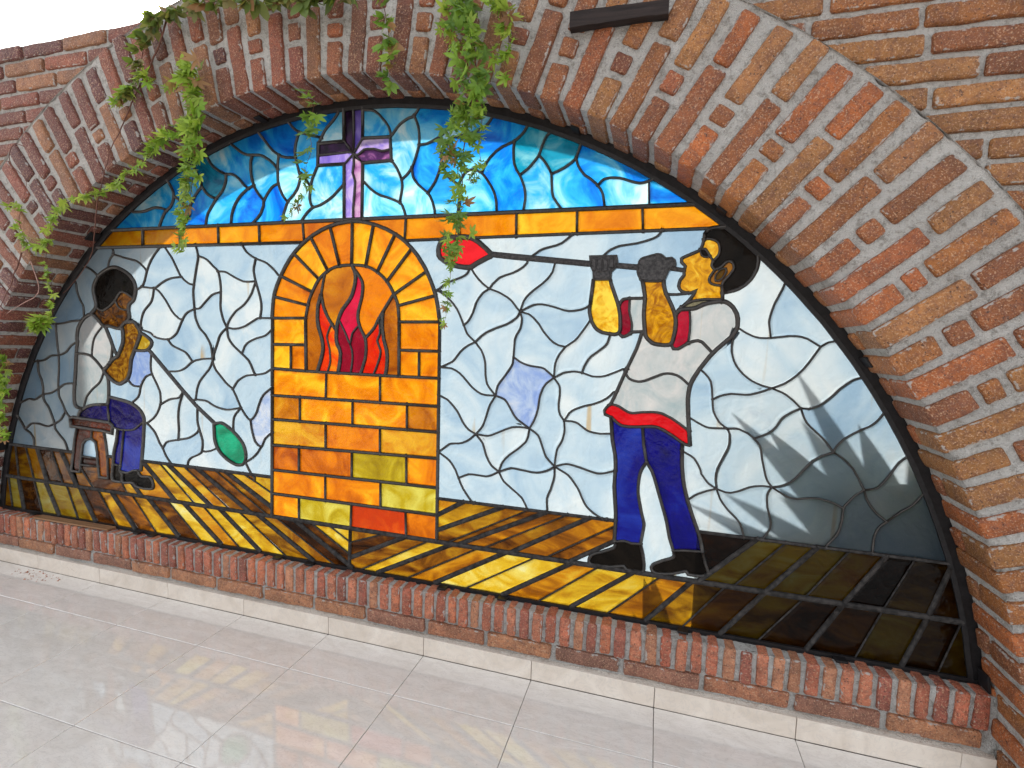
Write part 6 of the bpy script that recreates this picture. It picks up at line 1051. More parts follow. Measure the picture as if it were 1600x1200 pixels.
GL = {
 'sky':      mat_glass('azure_glass', [(.20, (0.002, .07, .52)), (.36, (0.005, .22, .78)), (.48, (0.025, .42, .88)), (.60, (.20, .64, .92)), (.74, (.62, .86, .93))], 5, 1.8, T=.30),
 'pale_sky': mat_glass('pale_azure_glass', [(.25, (0.006, .22, .72)), (.42, (0.03, .42, .82)), (.56, (.25, .66, .86)), (.7, (.62, .82, .86))], 6, 2.0, T=.27),
 'teal_sky': mat_glass('teal_glass', [(.25, (0.004, .13, .26)), (.5, (0.01, .33, .52)), (.75, (.22, .62, .72))], 7, 2.0, T=.27),
 'band':     mat_glass('amber_glass', [(.25, (.50, .11, .002)), (.45, (.72, .22, .003)), (.62, (.84, .33, .004)), (.8, (.90, .54, .02))], 7, 1.2, T=.225),
 'brick':    mat_glass('amber_brick_glass', [(.22, (.34, .06, .002)), (.40, (.66, .17, .003)), (.58, (.82, .28, .004)), (.78, (.90, .52, .02))], 7, 1.5, T=.225),
 'brick_brown': mat_glass('brown_amber_glass', [(.25, (.30, .07, .003)), (.5, (.58, .19, .004)), (.75, (.74, .40, .02))], 8, 1.6),
 'brick_olive': mat_glass('olive_glass', [(.25, (.30, .20, .004)), (.5, (.48, .36, .012)), (.75, (.66, .60, .10))], 8, 1.6),
 'brick_red': mat_glass('red_orange_glass', [(.3, (.50, .04, .004)), (.6, (.72, .11, .006)), (.8, (.8, .3, .01))], 8, 1.4),
 'floor_gold': mat_glass('gold_floor_glass', [(.22, (.16, .06, .003)), (.40, (.48, .24, .008)), (.56, (.68, .44, .02)), (.72, (.78, .66, .14)), (.85, (.80, .80, .45))], 4.5, 1.6, T=.20, aniso=(.75, (1.0, 1.0, 2.4)), opac=.03),
 'floor_amber': mat_glass('amber_floor_glass', [(.22, (.06, .018, .002)), (.40, (.28, .09, .004)), (.56, (.54, .22, .006)), (.75, (.68, .42, .03))], 4.5, 1.6, T=.20, aniso=(.75, (1.0, 1.0, 2.4)), opac=.03),
 'floor_brown': mat_glass('brown_floor_glass', [(.25, (.012, .004, .001)), (.45, (.07, .02, .002)), (.62, (.24, .085, .004)), (.80, (.48, .25, .01))], 4.5, 1.6, T=.20, aniso=(.75, (1.0, 1.0, 2.4)), opac=.03),
 'white':    mat_glass('opal_glass', [(.22, (.38, .58, .78)), (.5, (.58, .76, .89)), (.78, (.82, .92, .96))], 4, 1.5, .05, True, .10, None, .34, .175, .7),
 'blue_white': mat_glass('blue_opal_glass', [(.3, (.28, .42, .80)), (.55, (.46, .60, .86)), (.8, (.70, .78, .90))], 8, 3.0, .05, False, .10, None, .34, .18, .7),
 'shirt':    mat_glass('grey_opal_glass', [(.3, (.42, .54, .58)), (.55, (.58, .64, .66)), (.8, (.74, .74, .74))], 7, 3.0, .05, True, .10, None, .34, .17, .7),
 'collar':   mat_glass('smoky_glass', [(.3, (.03, .03, .02)), (.7, (.22, .20, .12))], 20),
 'navy':     mat_glass('navy_glass', [(.3, (.004, .003, .10)), (.55, (.006, .006, .25)), (.8, (.02, .05, .46))], 5, 1.6, T=.15),
 'black':    mat_glass('black_glass', [(.3, (.002, .002, .002)), (.8, (.012, .009, .007))], 9, 1.5, .5, ior=1.13),
 'red':      mat_glass('ruby_glass', [(.3, (.55, .003, .008)), (.7, (.80, .012, .02))], 6),
 'crimson':  mat_glass('crimson_glass', [(.3, (.20, .004, .018)), (.7, (.42, .008, .03))], 6),
 'flame_pinkred': mat_glass('flame_red_glass', [(.3, (.45, .004, .03)), (.7, (.68, .012, .06))], 6),
 'flame_red': mat_glass('flame_orange_red_glass', [(.3, (.62, .012, .003)), (.55, (.78, .05, .004)), (.78, (.82, .30, .01))], 8, 1.8),
 'flame_orange': mat_glass('flame_orange_glass', [(.3, (.68, .15, .003)), (.6, (.82, .27, .004)), (.8, (.85, .45, .01))], 6, 1.5),
 'flame_bg': mat_glass('flame_brown_glass', [(.3, (.26, .055, .004)), (.55, (.48, .14, .006)), (.8, (.74, .32, .01))], 6, 2.0),
 'green':    mat_glass('emerald_glass', [(.3, (.004, .20, .10)), (.6, (.01, .42, .22)), (.8, (.05, .60, .36))], 8),
 'gold':     mat_glass('gold_glass', [(.25, (.30, .10, .002)), (.5, (.66, .32, .006)), (.75, (.86, .62, .06))], 16, 2.5),
 'yellow':   mat_glass('yellow_glass', [(.3, (.4, .25, .01)), (.7, (.85, .75, .2))], 20),
 'skin':     mat_glass('brown_skin_glass', [(.3, (.04, .012, .003)), (.55, (.22, .075, .005)), (.8, (.62, .32, .02))], 22, 2.0, T=.14),
 'brown':    mat_glass('dark_brown_glass', [(.3, (.08, .02, .003)), (.7, (.3, .12, .005))], 20),
 'stool':    mat_glass('mahogany_glass', [(.3, (.02, .004, .002)), (.7, (.11, .02, .008))], 14),
 'stool_amber': mat_glass('russet_glass', [(.3, (.14, .03, .003)), (.7, (.50, .18, .006))], 14),
 'purple':   mat_glass('violet_glass', [(.3, (.16, .10, .58)), (.6, (.36, .26, .78)), (.8, (.78, .62, .86))], 10, 2.0),
 'purple_dark': mat_glass('plum_glass', [(.3, (.02, .01, .03)), (.6, (.10, .03, .14)), (.8, (.50, .18, .46))], 10, 2.0),
 'pink':     mat_glass('pink_glass', [(.3, (.14, .04, .16)), (.55, (.52, .22, .52)), (.8, (.80, .60, .74))], 10, 2.0),
 'iron':     M['iron'],
}

# ------------------------------------------------------------------ measured layout (metres)
CX, CZ = 1.306, -0.058          # centre of the round arch
R_IN, R_OUT = 2.138, 2.552      # intrados, extrados
Y_FACE = -0.112                 # face of the arch bricks
Y_GLASS = 0.075
Y_BACK = 0.31
WALL_TOP = 2.392
TILE = 0.42
CUT = 0.2234
SILL_TOP = 0.247

# ------------------------------------------------------------------ ground and terrace floor
g = mesh_obj('ground', [(-900, -900, -.06), (900, -900, -.06), (900, 900, -.06), (-900, 900, -.06)], [(0, 1, 2, 3)], M['soil'])
tag(g, kind='structure')
bed = mesh_obj('terrace_floor', [(-6, -7, -.012), (8, -7, -.012), (8, .30, -.012), (-6, .30, -.012)], [(0, 1, 2, 3)], M['joint'])
tag(bed, kind='structure')
def slab_mesh(name, w, d, h, mat, bev=.0015):
    bm = bmesh.new()
    bmesh.ops.create_cube(bm, size=1)
    bmesh.ops.scale(bm, vec=(w, d, h), verts=bm.verts)
    bmesh.ops.bevel(bm, geom=list(bm.edges), offset=bev, segments=1, affect='EDGES')
    me = bpy.data.meshes.new(name); bm.to_mesh(me); bm.free(); me.materials.append(mat); return me
GAP = .0019
full = slab_mesh('floor_tile', TILE - GAP, TILE - GAP, .012, M['tile'])
cut_t = slab_mesh('floor_tile_cut', TILE - GAP, CUT - GAP, .012, M['tile'])
for k in range(-9, 12):
    inst('floor_tile', cut_t, bed, Matrix.Translation(((k + .5) * TILE, -CUT / 2, -.006 + rnd.uniform(-.0004, .0004))))
    for j in range(0, 12):
        if j > 5 and (k < -5 or k > 9): continue
        inst('floor_tile', full, bed, Matrix.Translation(((k + .5) * TILE, -CUT - (j + .5) * TILE, -.006 + rnd.uniform(-.0004, .0004))))

# ------------------------------------------------------------------ bricks
def brick_mesh(name, lx, ly, lz, mat, seed, rad=.0075, rough=.0026, nx=5):
    rg = random.Random(seed)
    off = Vector((rg.uniform(0, 90), rg.uniform(0, 90), rg.uniform(0, 90)))
    def cuts(l, n):
        h = l / 2
        c = [-h, -h + rad]
        for i in range(1, n): c.append(-h + rad + (l - 2 * rad) * i / n)
        return c + [h - rad, h]
    cx, cy, cz = cuts(lx, nx), cuts(ly, 1), cuts(lz, 2)
    idx = {}; vs = []; fs = []
    def vid(i, j, k):
        key = (i, j, k)
        if key not in idx:
            p = Vector((cx[i], cy[j], cz[k]))
            q = Vector((max(-lx / 2 + rad, min(lx / 2 - rad, p.x)), max(-ly / 2 + rad, min(ly / 2 - rad, p.y)), max(-lz / 2 + rad, min(lz / 2 - rad, p.z))))
            d = p - q
            if d.length > 1e-9: p = q + d.normalized() * rad
            n = noise.noise_vector((p + off) * 28) * rough + noise.noise_vector((p + off) * 7) * rough * 1.3
            idx[key] = len(vs); vs.append(p + n)
        return idx[key]
    I, J, K = len(cx) - 1, len(cy) - 1, len(cz) - 1
    for a, b, fix in (('x', 'z', 'y0'), ('x', 'z', 'y1'), ('x', 'y', 'z0'), ('x', 'y', 'z1'), ('y', 'z', 'x0'), ('y', 'z', 'x1')):
        na = {'x': I, 'y': J, 'z': K}[a]; nb = {'x': I, 'y': J, 'z': K}[b]
        for u in range(na):
            for w in range(nb):
                q = []
                for du, dw in ((0, 0), (1, 0), (1, 1), (0, 1)):
                    d = {a: u + du, b: w + dw}
                    f = fix[0]; d[f] = 0 if fix[1] == '0' else {'x': I, 'y': J, 'z': K}[f]
                    q.append(vid(d['x'], d['y'], d['z']))
                if fix in ('y1', 'z0', 'x0'): q.reverse()
                if fix in ('z0', 'z1', 'x0', 'x1', 'y0', 'y1'): fs.append(tuple(q))
    me = bpy.data.meshes.new(name); me.from_pydata([tuple(v) for v in vs], [], fs); me.update()
    bm = bmesh.new(); bm.from_mesh(me); bmesh.ops.recalc_face_normals(bm, faces=bm.faces); bm.to_mesh(me); bm.free()
    me.polygons.foreach_set('use_smooth', [True] * len(me.polygons))
    me.materials.append(mat); return me

def lerp3(a, b, t): return tuple(x + (y - x) * t for x, y in zip(a, b))
def brick_color(x, z, g=.67):
    """tone by place: browner orange towards the right, wine red towards the left"""
    orange = [(.47, .165, .036), (.42, .175, .045), (.50, .215, .062), (.36, .115, .034), (.56, .155, .036)]
    wine = [(.19, .048, .036), (.26, .066, .042), (.14, .040, .040), (.32, .085, .042), (.40, .17, .075)]
    t = 1.1 - (x - .35) / 2.3 + (rnd.random() - .5) * .7
    c = lerp3(rnd.choice(orange), rnd.choice(wine), max(0, min(1, t)))
    k = rnd.uniform(.82, 1.16) * g
    return tuple(v * k for v in c)

BT = .056
BM = {}
def variants(key, lx, ly, lz, n=4, mat='brick', **kw):
    BM[key] = [brick_mesh('brick_' + key, lx, ly, lz, M[mat], hash(key) % 997 + i * 13 if False else sum(map(ord, key)) + i * 13, **kw) for i in range(n)]
variants('long', .240, .122, BT, 6)
variants('outer', .152, .122, BT, 4, nx=3)
variants('head', .115, .182, BT, 5, nx=3)
variants('closer', .048, .100, BT * .95, 4, nx=2, rad=.007, rough=.0026)
variants('tail', .214, .122, BT, 5)
variants('backer', .10, .048, BT, 3, nx=2)
variants('wall', .238, .09, .050, 6)
variants('half', .112, .09, .050, 4, nx=3)

# ------------------------------------------------------------------ the round arch
arch = thing('brick_arch', 'round brick arch of radial red and orange bricks around the stained glass', 'arch', (CX, Y_FACE, 0))
def arch_mw(a, r, y):   # centre of a brick in the arch's own space
    return Matrix.Translation((r * math.cos(a), y - Y_FACE, CZ + r * math.sin(a))) @ Matrix.Rotation(-a, 4, 'Y')
def J(s): return Matrix.Rotation(rnd.gauss(0, s), 4, 'Y') @ Matrix.Rotation(rnd.gauss(0, s * .5), 4, 'X') @ Matrix.Rotation(rnd.gauss(0, s * .4), 4, 'Z')
pitch = 2.07
k0 = 86.48
for k in range(-40, 45):
    a = R(k0 + k * pitch + rnd.gauss(0, .10))
    long_course = (k % 2 == 0)
    dy = rnd.gauss(0, .0022)
    ext = rnd.uniform(-.012, .012)
    x_, z_ = CX + 2.3 * math.cos(a), CZ + 2.3 * math.sin(a)
    def put(key, r0, L, yc, nominal, col=None):
        sx = L / nominal
        o = inst('brick', rnd.choice(BM[key]), arch, arch_mw(a, r0 + L / 2, yc + dy) @ J(.010) @ Matrix.Diagonal((sx, 1, rnd.uniform(.92, 1.07), 1)), col or brick_color(x_, z_))
        return o
    if long_course:
        L1 = .240 * rnd.uniform(.96, 1.03)
        c = brick_color(x_, z_)
        put('long', R_IN + rnd.uniform(-.003, .003), L1, Y_FACE + .061, .240, c)
        put('outer', R_IN + L1 + .020, R_OUT + ext - (R_IN + L1 + .020), Y_FACE + .061, .152)
        inst('brick', rnd.choice(BM['backer']), arch, arch_mw(a, R_IN + .05, Y_FACE + .155) @ J(.02), brick_color(x_, z_))
    else:
        L1 = .115 * rnd.uniform(.93, 1.10)
        put('head', R_IN + rnd.uniform(-.003, .003), L1, Y_FACE + .091, .115)
        L2 = .048 * rnd.uniform(.8, 1.2)
        r1 = R_IN + L1 + .020
        put('closer', r1, L2, Y_FACE + .052, .048)
        r2 = r1 + L2 + .020
        put('tail', r2, R_OUT + ext - r2, Y_FACE + .061, .214)
# mortar body of the arch: face, intrados and extrados sheets with a hand-struck, lumpy surface
def lump(x, y, z): return .0032 * N3(x, y, z, 17) + .0030 * N3(x, y, z, 52) + .0020 * N3(x + 9, y, z, 5) + .0014 * N3(x, y + 3, z, 130)
NA, NR, NY = 1100, 60, 22
A0, A1 = R(1.6), R(178.4)
vs, fs = [], []
def grid(nu, nv, fn):
    b = len(vs)
    for i in range(nu + 1):
        for j in range(nv + 1): vs.append(fn(i / nu, j / nv))
    for i in range(nu):
        for j in range(nv):
            q = b + i * (nv + 1) + j
            fs.append((q, q + 1, q + nv + 2, q + nv + 1))
RM0, RM1 = R_IN + .0095, R_OUT + .010
def face_pt(u, v):
    a = A0 + (A1 - A0) * u; r = RM0 + (RM1 - RM0) * v
    if v > .97: r += .010 * N3(a * 60, 3, 1)
    x, z = r * math.cos(a), CZ + r * math.sin(a)
    y = .0125 + lump(x, 0, z)
    if v < .02: y += .003
    return (x, y, z)
def in_pt(u, v):
    a = A0 + (A1 - A0) * u; y = .0085 + (Y_BACK - Y_FACE - .0085) * v
    r = RM0 + lump(a * 2.1, y, 0) * .8
    return (r * math.cos(a), y, CZ + r * math.sin(a))
def ex_pt(u, v):
    a = A0 + (A1 - A0) * u; y = .0065 + (Y_BACK - Y_FACE) * v
    r = RM1 + .004 * N3(a * 40, y * 3, 2)
    return (r * math.cos(a), y, CZ + r * math.sin(a))
grid(NA, NR, face_pt)
grid(NA, NY, in_pt)
grid(200, 3, ex_pt)
grid(200, 2, lambda u, v: ((RM0 + (RM1 - RM0) * v) * math.cos(A0 + (A1 - A0) * u), Y_BACK - Y_FACE, CZ + (RM0 + (RM1 - RM0) * v) * math.sin(A0 + (A1 - A0) * u)))
mesh_obj('mortar', vs, fs, M['mortar'], arch, True)

# ------------------------------------------------------------------ the coursed wall round it
wall = thing('brick_wall', 'coursed red brick wall above and beside the arch', 'wall', (0, 0, 0))
YW = -0.093
vs, fs = [], []
nx_, nz_ = 300, 92
WX0, WX1 = -2.6, 5.2
gid = {}
for i in range(nx_ + 1):
    for j in range(nz_ + 1):
        x = WX0 + (WX1 - WX0) * i / nx_; z = WALL_TOP * j / nz_
        gid[i, j] = len(vs); vs.append((x, YW + .0125 + lump(x, 0, z), z))
for i in range(nx_):
    for j in range(nz_):
        x = WX0 + (WX1 - WX0) * (i + .5) / nx_; z = WALL_TOP * (j + .5) / nz_
        if math.hypot(x - CX, z - CZ) < 2.42: continue
        fs.append((gid[i, j], gid[i + 1, j], gid[i + 1, j + 1], gid[i, j + 1]))
b = len(vs)
for i in range(nx_ + 1):
    x = WX0 + (WX1 - WX0) * i / nx_
    vs.append((x, YW + .008, WALL_TOP - .004)); vs.append((x, Y_BACK - .02, WALL_TOP - .004)); vs.append((x, Y_BACK - .02, 0))
for i in range(nx_):
    x = WX0 + (WX1 - WX0) * (i + .5) / nx_
    if math.hypot(x - CX, WALL_TOP - CZ) > 2.45:
        q = b + i * 3
        fs.append((q, q + 3, q + 4, q + 1))
    if abs(x - CX) > 2.45:
        q = b + i * 3
        fs.append((q + 1, q + 4, q + 5, q + 2))
mesh_obj('mortar', vs, fs, M['mortar'], wall, True)
row = 0
zc = WALL_TOP - .0275
while zc > .02:
    x = WX0 + (.0 if row % 2 else .127) + rnd.uniform(-.03, .03)
    while x < WX1:
        L_ = .238 * rnd.uniform(.96, 1.03)
        key = 'wall'
        if rnd.random() < .06: key, L_ = 'half', .112
        xm = x + L_ / 2
        rr = [math.hypot(xx - CX, zz - CZ) for xx in (x, x + L_) for zz in (zc - .025, zc + .025)]
        in_view = (-.75 < xm < .95) or (2.35 < xm < 3.75)
        if max(rr) > R_OUT + .022 and in_view and zc > 1.2:
            inst('brick', rnd.choice(BM[key]), wall, Matrix.Translation((xm, YW + .045 + rnd.gauss(0, .0016), zc)) @ J(.006) @ Matrix.Diagonal((L_ / (.238 if key == 'wall' else .112), 1, rnd.uniform(.95, 1.05), 1)), brick_color(xm, zc))
        x += L_ + .015 + rnd.uniform(-.003, .004)
    zc -= .0658
    row += 1

# ------------------------------------------------------------------ sill under the window
sill = thing('brick_sill', 'low brick sill of upright bricks over a course of stretchers under the window', 'sill', (1.3, 0, 0))
variants('rowlock', .034, .095, .106, 6, 'sill_brick', nx=1, rad=.007, rough=.0022)
variants('base', .236, .07, .050, 5, 'base_brick', rad=.006, rough=.003)
SX0, SX1 = -.95, 3.425
def red_sill():
    c = rnd.choice([(.44, .13, .07), (.48, .16, .085), (.38, .10, .055), (.30, .085, .055), (.45, .19, .10), (.50, .15, .07)])
    k = rnd.uniform(.85, 1.15); return tuple(v * k for v in c)
x = SX0
while x < SX1 - .02:
    w = .034 * rnd.uniform(.9, 1.12)
    inst('brick', rnd.choice(BM['rowlock']), sill, Matrix.Translation((x + w / 2 - 1.3, .055 + rnd.gauss(0, .0015), .193 + rnd.gauss(0, .0012))) @ J(.012) @ Matrix.Diagonal((w / .034, 1, 1, 1)), red_sill())
    x += w + .0128 + rnd.uniform(-.002, .002)
x = SX0 - .1
while x < SX1 - .03:
    L_ = .236 * rnd.uniform(.92, 1.04)
    if x + L_ > SX1: L_ = SX1 - x
    c = rnd.choice([(.36, .14, .07), (.28, .12, .075), (.20, .09, .06), (.34, .11, .06), (.40, .17, .08)])
    inst('brick', rnd.choice(BM['base']), sill, Matrix.Translation((x + L_ / 2 - 1.3, .041 + rnd.gauss(0, .002), .111)) @ J(.004) @ Matrix.Diagonal((L_ / .236, 1, 1, 1)), c)
    x += L_ + .016
vs, fs = [], []
def sill_front(u, v):
    x = SX0 - .2 + (SX1 - SX0 + .25) * u; z = -.05 + (.243 + .05) * v
    y = .0175 + lump(x, .3, z) + (.003 if abs(z - .139) < .01 else 0)
    return (x - 1.3, y, z)
grid(520, 24, sill_front)
def sill_top(u, v):
    x = SX0 - .2 + (SX1 - SX0 + .25) * u; y = .0155 + (Y_BACK - .0155) * v
    return (x - 1.3, y, .2425 + lump(x, y, .3) * .6)
grid(520, 8, sill_top)
grid(2, 1, lambda u, v: (SX0 - .2 + (SX1 - SX0 + .25) * u - 1.3, Y_BACK, -.07 + .3125 * v))
mesh_obj('mortar', vs, fs, M['mortar'], sill, True)

# skirting tiles and the ragged grout line above them
skirt = thing('skirting', 'cream tile skirting along the foot of the brick sill', 'skirting', (1.3, 0, 0))
sk_me = slab_mesh('skirting_tile', TILE - .002, .02, .070, M['skirt'], .0012)
for k in range(-3, 8):
    inst('skirting_tile', sk_me, skirt, Matrix.Translation(((k + .5) * TILE - 1.3, .010, .035)))
end_x0, end_x1 = 8 * TILE, 3.440
inst('skirting_tile', slab_mesh('skirting_tile_cut', end_x1 - end_x0, .02, .070, M['skirt'], .0012), skirt, Matrix.Translation(((end_x0 + end_x1) / 2 - 1.3, .010, .035)))
vs, fs = [], []
def smear(u, v):
    x = -1.25 + 4.69 * u
    top = .080 + .010 * N3(x, 0, 0, 3) + .006 * N3(x, 5, 0, 17) + .0025 * N3(x, 5, 3, 60)
    z = .0665 + (top - .0665) * v
    y = .004 + .013 * v + .0015 * N3(x, z, 2, 40)
    if v > .99: y = .030
    return (x - 1.3, y, z)
grid(700, 5, smear)
mesh_obj('grout', vs, fs, M['grout_smear'], skirt, True)

# ------------------------------------------------------------------ stained glass window
win = thing('stained_glass_window', 'half-round stained glass window of two glassblowers beside a brick furnace', 'window', (CX, Y_GLASS, SILL_TOP))
WO = Vector((CX, Y_GLASS, SILL_TOP))
NAMES = {'sky': 'sky_pane', 'pale_sky': 'sky_pane', 'teal_sky': 'sky_pane', 'band': 'beam_pane', 'brick': 'furnace_pane', 'brick_brown': 'furnace_pane', 'brick_olive': 'furnace_pane',
 'brick_red': 'furnace_pane', 'floor_gold': 'floor_pane', 'floor_amber': 'floor_pane', 'floor_brown': 'floor_pane', 'white': 'wall_pane', 'blue_white': 'wall_pane', 'shirt': 'shirt_pane', 'collar': 'collar_pane', 'navy': 'trouser_pane', 'black': 'black_pane', 'red': 'red_pane',
 'crimson': 'red_pane', 'flame_pinkred': 'flame_pane', 'flame_red': 'flame_pane', 'flame_orange': 'flame_pane', 'flame_bg': 'furnace_mouth_pane', 'green': 'green_pane', 'gold': 'skin_pane', 'yellow': 'skin_pane',
 'skin': 'skin_pane', 'brown': 'skin_pane', 'stool': 'stool_pane', 'stool_amber': 'stool_pane', 'purple': 'cross_pane', 'purple_dark': 'cross_pane', 'pink': 'cross_pane', 'iron': 'iron_hand'}
from mathutils.geometry import tessellate_polygon
for line in PANES.strip().split('\n'):
    typ, co = line.split(';')
    n = [int(v) / 1000 for v in co.split()]
    P = [(n[i], n[i + 1]) for i in range(0, len(n), 2)]
    cx_ = sum(p[0] for p in P) / len(P); cz_ = sum(p[1] for p in P) / len(P)
    area = .5 * sum(P[i][0] * P[(i + 1) % len(P)][1] - P[(i + 1) % len(P)][0] * P[i][1] for i in range(len(P)))
    y0 = -.005 if typ == 'iron' else rnd.uniform(-.0006, .0006)
    if typ == 'gold' and area < .0012: y0 = -.0016
    if area < 0: P = P[::-1]; area = -area
    m = len(P); Q = None
    for dd in (.014, .0095, .006, .0035):
        C2 = []
        for i in range(m):
            a1 = Vector(P[i]) - Vector(P[i - 1]); a2 = Vector(P[(i + 1) % m]) - Vector(P[i])
            n1 = Vector((-a1.y, a1.x)).normalized(); n2 = Vector((-a2.y, a2.x)).normalized()
            bs = n1 + n2
            if bs.length < .3: bs = n1
            bs.normalize(); C2.append(Vector(P[i]) + bs * dd / max(.5, bs.dot(n1)))
        ok = all((C2[(i + 1) % m] - C2[i]).dot(Vector(P[(i + 1) % m]) - Vector(P[i])) > 0 for i in range(m))
        ar2 = .5 * sum(C2[i].x * C2[(i + 1) % m].y - C2[(i + 1) % m].x * C2[i].y for i in range(m))
        if ok and ar2 > .2 * area: Q = C2; break
    lip = .0022 if Q else 0
    v = [(a - cx_, y0 + lip, b_ - cz_) for a, b_ in P] + [(a - cx_, .006, b_ - cz_) for a, b_ in P]
    inner = [Vector((q.x, q.y, 0)) for q in Q] if Q else [Vector((a, b_, 0)) for a, b_ in P]
    f = [tuple(t) for t in tessellate_polygon([inner])]
    t0 = f[0]; A_, B_, C_ = (inner[i] for i in t0)
    if (B_ - A_).cross(C_ - A_).z < 0: f = [t[::-1] for t in f]     # face the terrace (-Y)
    if Q:
        f = [tuple(i + 2 * m for i in t) for t in f]
        v += [(q.x - cx_, y0, q.y - cz_) for q in Q]
        f += [(i, (i + 1) % m, (i + 1) % m + 2 * m, i + 2 * m) for i in range(m)]
    f += [(i, i + m, (i + 1) % m + m, (i + 1) % m) for i in range(m)]
    o = mesh_obj(NAMES[typ], v, f, GL[typ], win)
    at_ = o.data.attributes.new('edge', 'FLOAT', 'POINT')
    at_.data.foreach_set('value', [1.0] * (2 * m) + [0.0] * m if Q else [.25] * (2 * m))
    o.location = Vector((cx_, Y_GLASS, cz_)) - WO
    if typ == 'iron' and cx_ < 2.35: grip = o
CN = {'slatUT': 'floor_bar', 'slatUK': 'floor_bar', 'slatDT': 'floor_bar', 'slatDK': 'floor_bar', 'floor_top': 'floor_bar', 'floor_mid': 'floor_bar', 'fire': 'furnace_came', 'flame': 'flame_came', 'fig': 'figure_came', 'pipe': 'blowpipe'}
for ci, line in enumerate(CAMES.strip().split('\n')):
    typ, w, co = line.split(';'); w = int(w) / 10000
    n = [int(v) / 1000 for v in co.split()]
    P = [Vector((n[i], n[i + 1])) for i in range(0, len(n), 2)]
    closed = (P[0] - P[-1]).length < 1e-6
    if closed: P = P[:-1]
    m = len(P)
    if m < 2: continue
    if typ in ('wall', 'sky') : w *= .95
    h = max(.0026, min(.008, w * .62)) + .0002 * (ci % 11)
    prof = [(-.5, .0008), (-.5, -h * .45), (-.36, -h * .82), (0, -h), (.36, -h * .82), (.5, -h * .45), (.5, .0008)]
    c0 = sum(P, Vector((0, 0))) / m
    vs, fs = [], []
    for i in range(m):
        a = P[(i - 1) % m] if (closed or i > 0) else None
        b_ = P[(i + 1) % m] if (closed or i < m - 1) else None
        if a is None: t = (b_ - P[i]).normalized(); nrm = Vector((-t.y, t.x)); k = 1
        elif b_ is None: t = (P[i] - a).normalized(); nrm = Vector((-t.y, t.x)); k = 1
        else:
            t1 = (P[i] - a).normalized(); t2 = (b_ - P[i]).normalized(); t = (t1 + t2)
            if t.length < 1e-6: t = t1
            t.normalize(); nrm = Vector((-t.y, t.x)); k = 1 / max(.55, nrm.dot(Vector((-t1.y, t1.x))))
        q = P[i] - c0
        if not closed and typ not in ('pipe',):
            if i == 0: q = q - t * .0012
            if i == m - 1: q = q + t * .0012
        wj = w * (1 + .10 * N3(P[i].x, P[i].y, ci, 70))
        for s, y in prof: vs.append((q.x + nrm.x * wj * s * k, y, q.y + nrm.y * wj * s * k))
    np_ = len(prof)
    for i in range(m if closed else m - 1):
        for j in range(np_ - 1):
            a, b_ = i * np_ + j, ((i + 1) % m) * np_ + j
            fs.append((a, a + 1, b_ + 1, b_))
    if not closed:
        fs.append(tuple(range(np_))); fs.append(tuple((m - 1) * np_ + j for j in range(np_))[::-1])
    mat = M['floor_bar'] if (typ.startswith('slat') or typ.startswith('floor')) else M['came']
    if typ == 'pipe': mat = M['iron']
    o = mesh_obj(CN.get(typ, 'lead_came'), vs, fs, mat, win, True)
    o.location = Vector((c0.x, Y_GLASS, c0.y)) - WO
# blobs of solder where leads meet
vs, fs = [], []
sv = [int(v) for v in SOLDER.split()]
for i in range(0, len(sv), 3):
    x, z, w = sv[i] / 1000 - WO.x, sv[i + 1] / 1000 - WO.z, max(.004, min(.011, sv[i + 2] / 10000))
    b0 = len(vs); r = w * rnd.uniform(.62, .85); h = w * .55 + .0012
    for rr, yy in ((1.0, .0008), (.85, -h * .7), (.4, -h * 1.06)):
        for k in range(7):
            an = k * 2 * math.pi / 7 + i; q = r * rr * (1 + .18 * math.sin(3 * an + i))
            vs.append((x + q * math.cos(an), yy, z + q * math.sin(an)))
    for j in range(2):
        for k in range(7): fs.append((b0 + j * 7 + k, b0 + j * 7 + (k + 1) % 7, b0 + j * 7 + 7 + (k + 1) % 7, b0 + j * 7 + 7 + k))
    fs.append(tuple(b0 + 14 + k for k in range(7)))
so = mesh_obj('solder_joints', vs, fs, M['came'], win, True); so['kind'] = 'stuff'
# steel frame: arched angle and bottom rail
vs, fs = [], []
RF0, RF1 = 2.107, 2.1475
ab = math.asin((.247 - CZ) / RF1)
def prof_ring(pts, n=220):
    b0 = len(vs)
    for i in range(n + 1):
        a = ab + (math.pi - 2 * ab) * i / n
        wob = 1 + .0007 * N3(a * 30, 0, 5)
        for r, y in pts: vs.append((r * wob * math.cos(a), y, CZ + r * wob * math.sin(a) - SILL_TOP))
    k = len(pts)
    for i in range(n):
        for j in range(k):
            fs.append((b0 + i * k + j, b0 + i * k + (j + 1) % k, b0 + (i + 1) * k + (j + 1) % k, b0 + (i + 1) * k + j))
prof_ring([(RF0, .010), (RF0, -.006), (RF0 + .012, -.0085), (RF0 + .013, -.0035), (RF1, -.0035), (RF1, .010)])
aframe = mesh_obj('arched_frame', vs, fs, M['frame'], win)
hw = math.sqrt(RF1 ** 2 - (.25 - CZ) ** 2) - .006
v, f = [], []
for (y0_, y1_, z0_, z1_) in ((-.0075, .010, .2405, .2560), (-.0125, -.0076, .2405, .2465)):
    vv, ff = box_data(-hw, hw, y0_, y1_, z0_ - SILL_TOP, z1_ - SILL_TOP)
    f += [tuple(i + len(v) for i in q) for q in ff]; v += vv
rail = mesh_obj('bottom_rail', v, f, M['frame'], win)
clip_me = slab_mesh('clip', .034, .030, .007, M['frame'], .001)
